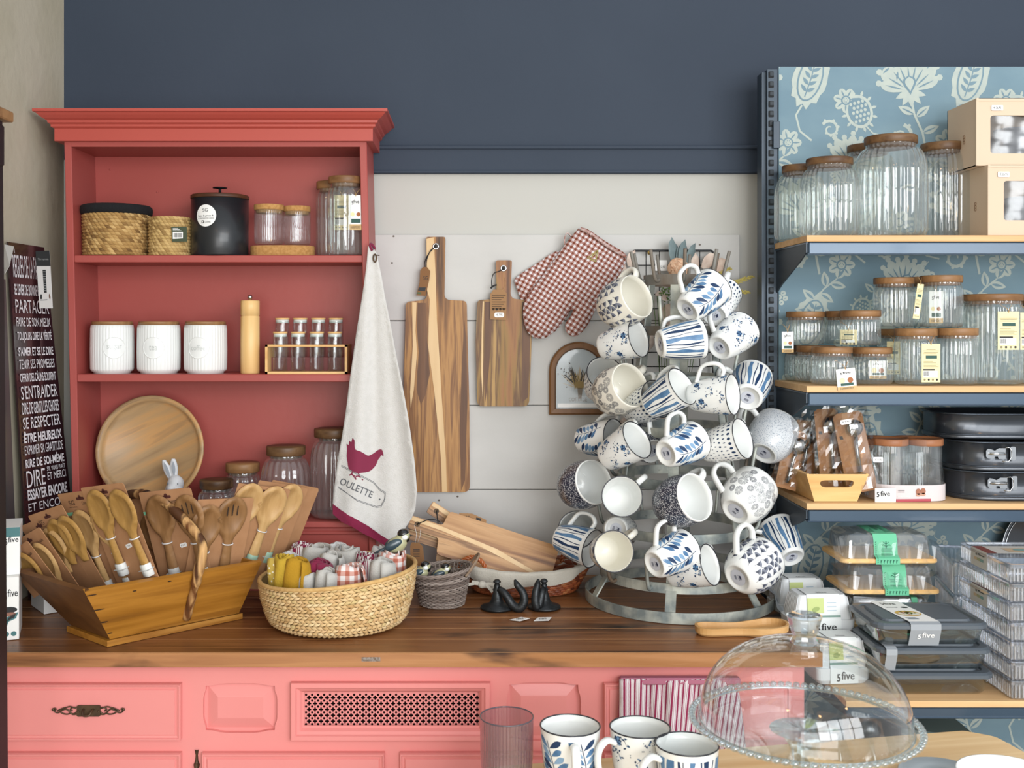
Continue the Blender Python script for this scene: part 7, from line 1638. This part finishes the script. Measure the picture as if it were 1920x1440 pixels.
# white lidded butter boxes
WPL_ = M('white_plastic', '#c9ccce', .35, coat=.3)
def wbox(pxl, pxr, pyt, pyb, Y, z0, label, rot=4, txt=True, dp=.075):
    x0, x1 = px_on(pxl, Y), px_on(pxr, Y); h = W(0, pyt, Y).z-z0; wd = x1-x0; c = V(((x0+x1)/2, Y+dp/2, z0)); t = thing('butter_box', label, 'butter dish', c, 'white butter boxes with paper sleeves')
    Mx = Matrix.Translation(c) @ Matrix.Rotation(rad(rot), 4, 'Z'); q = lambda a, b, z, r=.01: [Mx @ p for p in rr3(-a/2, -b/2, a/2, b/2, r, z)]
    mb = MB(); mb.loft([q(wd*.86, dp*.85, 0), q(wd*.98, dp*.98, h*.10), q(wd, dp, h*.36), q(wd*.97, dp*.97, h*.37)], cap=(True, True)); mb.build('tray', WPL_, t)
    mb = MB(); nr = 26; rgs = []
    for k, z in ((.9, h*.37), (.9, h*.42), (.78, h*.93), (.72, h)): rgs.append(q(wd*k, dp*k, z, .008))
    mb.loft(rgs); 
    for i in range(9):
        for sx in (-1, 1): a = Mx @ V((sx*wd*.45, -dp*.4+dp*.8*i/8, h*.42)); b = Mx @ V((sx*wd*.385, -dp*.34+dp*.68*i/8, h*.94)); mb.tube([a, b], .0012, 5)
    mb.build('ribbed_lid', WPL_, t)
    mb = MB(); hw = wd*.26; pth = [(-dp*.495, h*.02), (-dp*.505, h*.36), (-dp*.455, h*.42), (-dp*.395, h*.95), (-dp*.34, h*1.01), (dp*.3, h*1.01)]
    mb.add([Mx @ V((x, y-.0008, z+.0008)) for y, z in pth for x in (-hw, hw)], [(2*k, 2*k+1, 2*k+3, 2*k+2) for k in range(5)], 0, False)
    g = lambda u, v: Mx @ V((u, -dp*.505-.0014+dp*.01*0, v)); g2 = lambda u, v: Mx @ V((u, -dp*.455-.0016+dp*.06*(v/h-.42)/.53, v))
    if txt: put_text(mb, '5', g, -hw*.55, h*.08, -hw*.30, h*.25, 1, .02); put_text(mb, 'five', g, -hw*.22, h*.12, hw*.7, h*.3, 1, .01)
    mb.poly([(-hw, h*.44), (hw, h*.44), (hw, h*.49), (-hw, h*.49)], g2, 2); mb.poly([(-hw, h*.55), (hw*.0, h*.55), (0, h*.93), (-hw, h*.93)], g2, 3); mb.poly(ell(-hw*.5, h*.65, hw*.25, h*.06, 10, .3), lambda u, v: g2(u, v)+V((0, -.0004, 0)), 4)
    for k in range(3): mb.poly([(hw*.2, h*(.6+.1*k)), (hw*.75, h*(.6+.1*k)), (hw*.75, h*(.62+.1*k)), (hw*.2, h*(.62+.1*k))], g2, 5)
    g3 = lambda u, v: Mx @ V((u, v, h*1.01+.0016)); put_text(mb, '5five', g3, -hw*.3, -dp*.26, hw*.35, -dp*.16, 1)
    mb.build('paper_sleeve', [M('sleeve_white', '#cfd3d3', .6), BLACK, M('sleeve_greygreen', '#6c8a80', .6), M('sleeve_green', '#b3bf7c', .6), M('sleeve_leaf', '#8b9c5a', .6), M('sleeve_grey', '#9db0bd', .6)], t); return z0+h
YW1 = 2.03; b1 = Z4+.0005
h1 = wbox(1528, 1632, 1200, 1275, 1.985, b1, 'white butter box at the bottom right, behind the glass dome', 5)
h2 = wbox(1470, 1545, 1205, 1260, 2.10, b1, 'white butter box at the bottom left, mostly behind the dome knob', 5, False)
h3 = wbox(1487, 1600, 1172, 1225, 2.09, h2 if h2 < h1 else h1, 'white butter box under the front one with text, glimpsed behind the knob', 3, False) if 0 else None
zz = W(0, 1190, 2.05).z
wbox(1500, 1592, 1193, 1250, 2.11, b1, 'white butter box hidden under the printed box beside the knob', 3, False)
wbox(1483, 1605, 1118, 1190, 2.06, W(0, 1190, 2.06).z, 'white butter box with large black lettering in the middle of the pile', 4)
wbox(1455, 1556, 1088, 1160, 2.20, W(0, 1160, 2.2).z, 'white butter box farthest back at the counter end', 4, False)
mb = MB(); mb.box(V((px_on(1462, 2.2), 2.2, Z4+.0005)), V((px_on(1550, 2.2), 2.28, W(0, 1161, 2.2).z-.001)), 0, .004); tag(mb.build('butter_box', WPL_, None, V((px_on(1500, 2.2), 2.24, Z4))), 'plain white box under the farthest butter box', 'box')
mb = MB(); f8 = [W(1440, 1105, 2.25), W(1452, 1122, 2.21), W(1462, 1148, 2.17), W(1480, 1165, 2.14), W(1488, 1190, 2.11)]
vs = []
for i, p in enumerate(f8):
    for j in range(6): vs.append(p+V((.006*j+.003*sin(i*2+j), .012*sin(j*1.7+i), .006*sin(j*2.3+i)-.004*j)))
mb.add(vs, [(i*6+j, i*6+j+1, (i+1)*6+j+1, (i+1)*6+j) for i in range(4) for j in range(5)]); o = mb.build('plastic_bag', M('milky_plastic', '#c2c9cf', .3, coat=.3), None, f8[2]); tag(o, 'crumpled milky plastic bag edge between the counter and white boxes', 'plastic bag')

# glass food containers with grey lids
GLID = M('grey_lid', '#4c545c', .4, coat=.25); GLIT = M('grey_lid_top', '#555d65', .55)
SLV = M('grey_sleeve', '#8f959b', .55)
x0, x1 = px_on(1648, 1.925), px_on(1864, 1.925); D_P = .15
for i, (off, lab) in enumerate(((0.004, 'bottom'), (0, 'middle'), (-.006, 'top'))):
    z = Z4+.0005+.0450*i; t = thing('food_container', 'rectangular glass food container with grey snap lid, %s of the stack of three' % lab, 'food container', V(((x0+x1)/2+off, 2.0, z)), 'grey lidded glass containers'); a, b, Y = x0+off, x1+off, 1.925
    mb = MB(); mb.loft([rr3(a+.014, Y+.014, b-.014, Y+D_P-.014, .016, z), rr3(a+.009, Y+.009, b-.009, Y+D_P-.009, .018, z+.006), rr3(a+.005, Y+.005, b-.005, Y+D_P-.005, .02, z+.031)], cap=(True, False), smooth=True); mb.build('glass_dish', glass('thick_glass', '#dfe9ea', .12, .8, .03, p=1.6), t)
    mb = MB(); mb.loft([rr3(a+.002, Y+.002, b-.002, Y+D_P-.002, .024, z+.029), rr3(a-.002, Y-.002, b+.002, Y+D_P+.002, .026, z+.031), rr3(a-.002, Y-.002, b+.002, Y+D_P+.002, .026, z+.037), rr3(a+.003, Y+.003, b-.003, Y+D_P-.003, .022, z+.0405), rr3(a+.013, Y+.013, b-.013, Y+D_P-.013, .018, z+.041), rr3(a+.015, Y+.015, b-.015, Y+D_P-.015, .018, z+.0385)], cap=(True, True)); o = mb.build('snap_lid', GLID, t)
    mb = MB(); mb.loft([rr3(a+.022, Y+.02, b-.022, Y+D_P-.02, .016, z+.0386), rr3(a+.024, Y+.022, b-.024, Y+D_P-.022, .014, z+.0425)], cap=(False, True)); mb.build('lid_panel', GLIT, o)
    if i:
        xb = a+.062 if i == 2 else a+.012; wb = .055 if i == 2 else .02; mb = MB(); pth = [(Y+.008, z-.001), (Y-.004, z+.03), (Y-.004, z+.0405), (Y+.005, z+.0435), (Y+D_P-.004, z+.0435)]
        mb.add([V((x+(-.02 if (k == 4 and i == 2) else 0), y, zz)) for k, (y, zz) in enumerate(pth) for x in (xb, xb+wb)], [(2*k, 2*k+1, 2*k+3, 2*k+2) for k in range(4)], 0, False); mb.m = [1, 1, 1, 0] if i == 2 else [1, 1, 1, 1]
        if i == 2:
            g = lambda u, v: V((xb+u*wb, Y-.0045-.001+(.010 if v < 0 else 0), z+.03+v*.01)); gg = lambda u, v: V((xb+u*wb, Y-.0045+(1-v)*.010-.0006, z+.001+v*.029)); put_text(mb, '5', gg, .25, .42, .36, .72, 0, .02); put_text(mb, 'five', gg, .39, .50, .80, .85, 0, .01)
            g = lambda u, v: V((xb+u*wb-.02*v, Y+.005+(D_P-.012)*v, z+.0440)); e = lambda u, v: g(u, v)+V((0, 0, .0002))
            mb.poly(ell(.5, .38, .42, .13, 18), g, 2); mb.poly(ell(.5, .36, .36, .08, 16), e, 3)
            for k in range(16): mb.poly(ell(.5+.3*cos(k*2.4)*(k/16), .40+.08*sin(k*2.4)*(k/16), .06, .02, 7, k), lambda u, v: g(u, v)+V((0, 0, .0004)), 4 if k % 3 else 5)
            put_text(mb, '5five', g, .2, .82, .7, .92, 6); put_text(mb, 'BAKE & KEEP', g, .15, .66, .55, .70, 6); mb.poly(ell(.78, .68, .12, .035, 12), g, 6); mb.poly([(.15, .1), (.5, .1), (.45, .18), (.12, .18)], g, 7)
        mb.build('paper_sleeve', [WHITE, SLV, M('food_yellow', '#c7a24a', .6), M('plate_white', '#d5d2c4', .6), M('food_green', '#5d7a34', .6), M('food_red', '#a84f33', .6), BLACK, M('food_grey', '#7d8a96', .6)], t)

# clear ribbed boxes
CLR = glass('ribbed_plastic', '#eef0f2', .08, .85, .05, '#f6f8fb', .09, p=1.4)
def ribbox(x0, y0, wx, dy, z, h, rot, label, grp='clear ribbed stacking boxes', sleeve=False, per=.0068, tall=False):
    c = V((x0, y0, z)); t = thing('ribbed_box', label, 'storage box', c, grp); Mx = Matrix.Translation(c) @ Matrix.Rotation(rad(rot), 4, 'Z'); pts = []
    base_ = rrect(0, 0, wx, dy, .006, 3); base_ = dense(base_+[base_[0]], .0013)[:-1]
    for i, p in enumerate(base_): 
        a = V(base_[i-1]); b = V(base_[(i+1) % len(base_)]); tt = (b-a); tt = tt.normalized() if tt.length > 0 else V((1, 0)); k = .0011*sin(2*PI*i*.0013/per); pts.append((p[0]-tt.y*k*-1, p[1]-tt.x*k))
    def ring_(ins, z): return [Mx @ V((wx/2+(x-wx/2)*(1-2*ins/wx), dy/2+(y-dy/2)*(1-2*ins/dy), z)) for x, y in pts]
    mb = MB(); mb.loft([ring_(.003, 0), ring_(.001, .003), ring_(.0, h-.006)], cap=(True, False), smooth=False)
    nx = int(wx/per); ny = int(dy/per)
    for i in range(1, nx): x = wx*i/nx; mb.box((x-.0009, -.0012, .004), (x+.0009, .0004, h-.008), 1, M4=Mx)
    for i in range(1, ny): y = dy*i/ny; mb.box((-.0012, y-.0009, .004), (.0004, y+.0009, h-.008), 1, M4=Mx)
    mb.build('ribbed_tray', [CLR, glass('plastic_rib', '#ffffff', .12, .7, .1, '#f4f6fa', .20)], t)
    mb = MB(); q = lambda i, z: [Mx @ V((x, y, z)) for x, y in rrect(i, i, wx-i, dy-i, .006, 3)]; mb.loft([q(-.0015, h-.007), q(-.0015, h-.002), q(0, h-.0005), q(.006, h-.0005), q(.007, h-.003)], cap=(False, True)); mb.build('clear_lid', glass('plastic_lid', '#dde1ea', .14, .7, .06, '#f4f7fb', .11), t)
    if sleeve:
        mb = MB(); a, b = sleeve; pth = [(-.0012, .0), (-.0012, h), (wx+.0012, h)] 
        mb.add([Mx @ V((x, y, z_+(.0008 if k else 0))) for k, (x, z_) in enumerate(((-.0014, .002), (-.0014, h+.0004), (wx*.9, h+.0004))) for y in (a, b)], [(0, 2, 3, 1), (2, 4, 5, 3)], 0, False)
        g = lambda u, v: Mx @ V((-.0020, b-(b-a)*u, v*h)); g2 = lambda u, v: Mx @ V((u*wx*.9, a+(b-a)*v, h+.0016))
        put_text(mb, '5', g, .3, .70, .42, .80, 1, .02); put_text(mb, 'five', g, .45, .72, .85, .84, 1, .01); 
        for k, cc in enumerate((2, 3, 4)): mb.poly([(.2+.2*k, .42), (.4+.2*k, .42), (.4+.2*k, .58), (.2+.2*k, .58)], g, cc)
        mb.poly([(0, .0), (.12, 0), (.12, 1), (0, 1)], g2, 5); mb.poly([(.3, .2), (.9, .2), (.9, .7), (.3, .7)], g2, 2); mb.poly(ell(.5, .45, .1, .15, 12), lambda u, v: g2(u, v)+V((0, 0, .0003)), 4)
        mb.build('paper_sleeve', [M('sleeve_grey_white', '#b5b3ae', .6), BLACK, M('sl_tan', '#b39c80', .6), M('sl_olive', '#8f9170', .6), M('sl_teal', '#6f8f8c', .6), M('sl_brown', '#6b2e28', .6)], t)
    return t
xr = px_on(1897, 1.905)
names_ = ['lowest', 'second from the bottom', 'third from the bottom', 'fourth from the bottom', 'fifth from the bottom', 'second from the top', 'top']
for k in range(7):
    ribbox(xr-.0+.0008*(k % 2), 1.905+.001*k, .17, .2, Z4+.0005+.0345*k, .034, 0.6*(k % 3)-.5, 'clear ribbed box, %s of the stack at the right edge' % names_[k], sleeve=((.085, .15) if k in (4, 6) else False))
xr2 = px_on(1789, 2.12)
for k in range(3):
    ribbox(xr2, 2.12, .14, .18, Z4+.0005+.066*k, .0655, -12, 'taller clear ribbed box in the rear stack, %s' % ('lowest', 'middle', 'uppermost')[k], 'rear ribbed boxes', per=.008)
# wire leaning rack / round lid behind
t = thing('round_tray', 'round dark tray with double rim leaning on the floral panel', 'tray', base(1960, 2.36, Z4)); cc = W(1972, 1040, 2.36)
Mx = Matrix.Translation(cc) @ Matrix.Rotation(rad(82), 4, 'X'); mb = MB(); mb.lathe([(0, 0), (.108, 0), (.112, .002), (.112, .006), (.108, .006), (.105, .003), (0, .003)], seg=60, M4=Mx); mb.build('tray_body', TIN, t)
mb = MB(); mb.tube([Mx @ V((.113*cos(q), .113*sin(q), .006)) for q in [2*PI*i/60 for i in range(60)]], .0015, 6, closed=True); mb.tube([Mx @ V((.105*cos(q), .105*sin(q), .005)) for q in [2*PI*i/60 for i in range(60)]], .0013, 6, closed=True); mb.build('bright_rim', STEEL, t)
# dark cartons below the lowest shelf
t = thing('grey_carton', 'grey green carton with black motif on the floor under the shelving', 'box', V((.95, 2.1, 0))); mb = MB(); a, b = px_on(1690, 2.05), px_on(1838, 2.15)
mb.loft([[V((a, 2.05, 0)), V((b, 2.16, 0)), V((b, 2.3, 0)), V((a, 2.2, 0))], [V((a, 2.05, .72)), V((b, 2.16, .66)), V((b, 2.3, .66)), V((a, 2.2, .72))]]); mb.build('carton', M('grey_green_card', '#6d7a73', .7), t)
mb = MB(); mb.poly(ell(.3, .70, .03, .012, 12), lambda u, v: V((a+.06+u-.3, 2.07, v-.01))); mb.build('black_motif', BLACK, t)
# ------------------------------------------------------------------ foreground table and things on it
TZ = EYE-.717; TBL = wood('pale_oak_table', ['#c49c6c', '#dab684', '#e4c698', '#cfa978'], 0, 34, 7, rough=.5, rot=(0, 0, rad(-10)))
t = thing('display_table', 'pale wooden display table in the foreground under the mugs and dome', 'table', (.45, 1.5, 0))
P_ = [(.012, 1.722), (.86, 1.878), (.905, 1.85), (.93, 1.74), (1.25, 1.15), (.1, .95), (-.02, 1.2), (-.002, 1.69)]
mb = MB(); mb.prism(fillet(P_, [.02, .02, .03, .03, .02, .02, .02, .02], 4), lambda u, v, d: V((u, v, TZ-d)), .028, bev=.003); mb.build('table_top', TBL, t)
for x, y in ((.06, 1.66), (.82, 1.78), (1.1, 1.22), (.12, 1.05)):
    mb = MB(); mb.loft([[V((x+a, y+b, 0)) for a, b in ((-.02, -.02), (.02, -.02), (.02, .02), (-.02, .02))], [V((x+a, y+b, TZ-.028)) for a, b in ((-.025, -.025), (.025, -.025), (.025, .025), (-.025, .025))]]); mb.build('leg', TBL, t)
def table_mug(kind, px, Yr, ang, label):
    k = 1.13; H = .0885*k; x = px_on(px, Yr); a = rad(ang)
    return place_mug(kind, frame(V((x, Yr, TZ+.0008)), (cos(a), sin(a), 0), (0, 0, 1)) @ Matrix.Scale(k, 4), label, False, True, False, False, 'mugs standing on the foreground table')
table_mug('leaf', 1069, 1.632, -88, 'blue leaf mug standing on the foreground table, handle towards the viewer')
table_mug('floral', 1200, 1.625, 205, 'floral mug standing on the foreground table with handle to the left')
table_mug('stripes', 1288, 1.56, 200, 'blue striped mug standing nearest on the foreground table')
c = V((px_on(950, 1.655), 1.655, TZ+.0008)); t = thing('smoked_tumbler', 'smoked grey ribbed glass tumbler at the left end of the foreground table', 'glass', c); H = .1055
SMK = glass('smoked_glass', '#cbbcc2', .10, .6, .05, '#b9bcc4', .07)
mb = MB(); mb.lathe([(0, .004), (.034, .004), (.036, .001), (.038, .006), (.0405, .05), (.0415, H)], c, 288, flute=(48, .010, lambda z: 1 if z < H-.008 else .1)); mb.build('ribbed_wall', SMK, t)
mb = MB(); mb.tube([c+V((.0412*cos(q), .0412*sin(q), H)) for q in [2*PI*i/60 for i in range(60)]], .0011, 6, closed=True); mb.build('rim', M('smoky_rim', '#4a4650', .15, coat=.6), t)
# glass cake stand and dome
c = V((px_on(1508, 1.425), 1.425, TZ+.0008)); zp = EYE-(1360-CY)*1.425/F-c.z
GCL = glass('cake_glass', '#f2f6f7', .055, .8, .015, p=2.6); GTH = glass('pressed_glass', '#dbe6ea', .16, .85, .03, p=1.3)
t = thing('cake_stand', 'footed pressed glass cake stand with beaded edge in the foreground', 'cake stand', c)
mb = MB(); mb.lathe([(0, 0), (.07, 0), (.072, .004), (.05, .012), (.02, .022), (.013, .04), (.017, .055), (.012, .07), (.014, .1), (.018, zp-.03), (.03, zp-.012), (.045, zp-.006), (0, zp-.006)], c, 48); mb.build('foot', GTH, t)
mb = MB(); mb.lathe([(0, zp-.004), (.12, zp-.005), (.14, zp-.002), (.149, zp+.004)], c, 96); mb.build('plate', GCL, t)
mb = MB()
for i in range(84):
    a = 2*PI*i/84; mb.ball(c+V((.1475*cos(a), .1475*sin(a), zp+.0055)), (.0052, .0052, .0040), seg=8, rings=6)
mb.build('beaded_rim', GTH, t)
t = thing('glass_dome', 'large clear glass cake dome with faceted knob in the foreground', 'cake dome', c+V((0, 0, zp)))
R0 = .137; hd = .112; pr = [(R0, .0015), (R0+.001, .004), (R0-.001, .010)]
for i in range(1, 15): a = i/14*PI/2; pr.append((R0*cos(a)**.82 if i < 14 else 0, .010+(hd-.010)*sin(a)))
mb = MB(); mb.lathe(pr, c+V((0, 0, zp+.001)), 96); mb.build('dome_wall', GCL, t)
mb = MB(); mb.tube([c+V(((R0)*cos(q), (R0)*sin(q), zp+.004)) for q in [2*PI*i/90 for i in range(90)]], .0018, 6, closed=True); mb.build('dome_edge', GTH, t)
kz = c.z+zp+hd; kc = V((c.x, c.y, kz)); mb = MB(); mb.lathe([(0, -.001), (.020, -.001), (.016, .004), (.0155, .009), (.018, .015), (.0225, .032), (.0238, .0345), (.021, .0365), (0, .035)], kc, 12, smooth=False); mb.build('knob', glass('knob_glass', '#e3eaee', .16, .85, .02, p=1.2), t)
# bowl and saucer at the right bottom corner
c = V((px_on(1892, 1.56), 1.56, TZ+.001)); t = thing('white_bowl', 'shallow white bowl at the bottom right corner of the table', 'bowl', c)
mb = MB(); mb.lathe([(0, .004), (.03, .004), (.032, 0), (.035, .001), (.036, .006), (.055, .020), (.068, .042), (.072, .056), (.070, .056), (.065, .042), (.05, .022), (0, .010)], c, 56); mb.build('bowl_body', CERA, t)
c = V((px_on(1768, 1.66), 1.66, TZ+.001)); t = thing('grey_saucer', 'pale grey saucer left of the white bowl', 'saucer', c)
mb = MB(); mb.lathe([(0, .0), (.035, 0), (.038, .004), (.062, .012), (.066, .0135), (.064, .0145), (.04, .0075), (0, .005)], c, 48); mb.build('saucer_body', M('pale_grey_glaze', '#a9b4ba', .25, coat=.5), t)
# wooden spoon rest on the counter
t = thing('wooden_spoon_rest', 'shallow peanut shaped wooden spoon rest on the counter beside the mug stand', 'spoon rest', V((px_on(1392, 2.06), 2.06, CT)))
def pn(k):
    pts = [(-.085, 0), (-.08, -.018), (-.06, -.026), (-.03, -.023), (.0, -.022), (.03, -.032), (.06, -.036), (.084, -.024), (.092, 0), (.084, .024), (.06, .036), (.03, .030), (0, .022), (-.03, .020), (-.06, .024), (-.08, .018)]
    return smooth_closed(inset(pts, k), 3)
cc = V((px_on(1391, 2.03), 2.045, CT+.001)); q = lambda k, z: [cc+V((u*1.0, v, z+.006*max(0, u/.09))) for u, v in pn(k)]
mb = MB(); mb.loft([q(.004, 0), q(0, .004), q(-.001, .016), q(.004, .0165), q(.006, .006), q(.010, .0045)], smooth=False); mb.build('rest_body', wood('rest_wood', ['#a5794a', '#bd9058', '#cfa570', '#b08350'], 0, 50, 10), t)
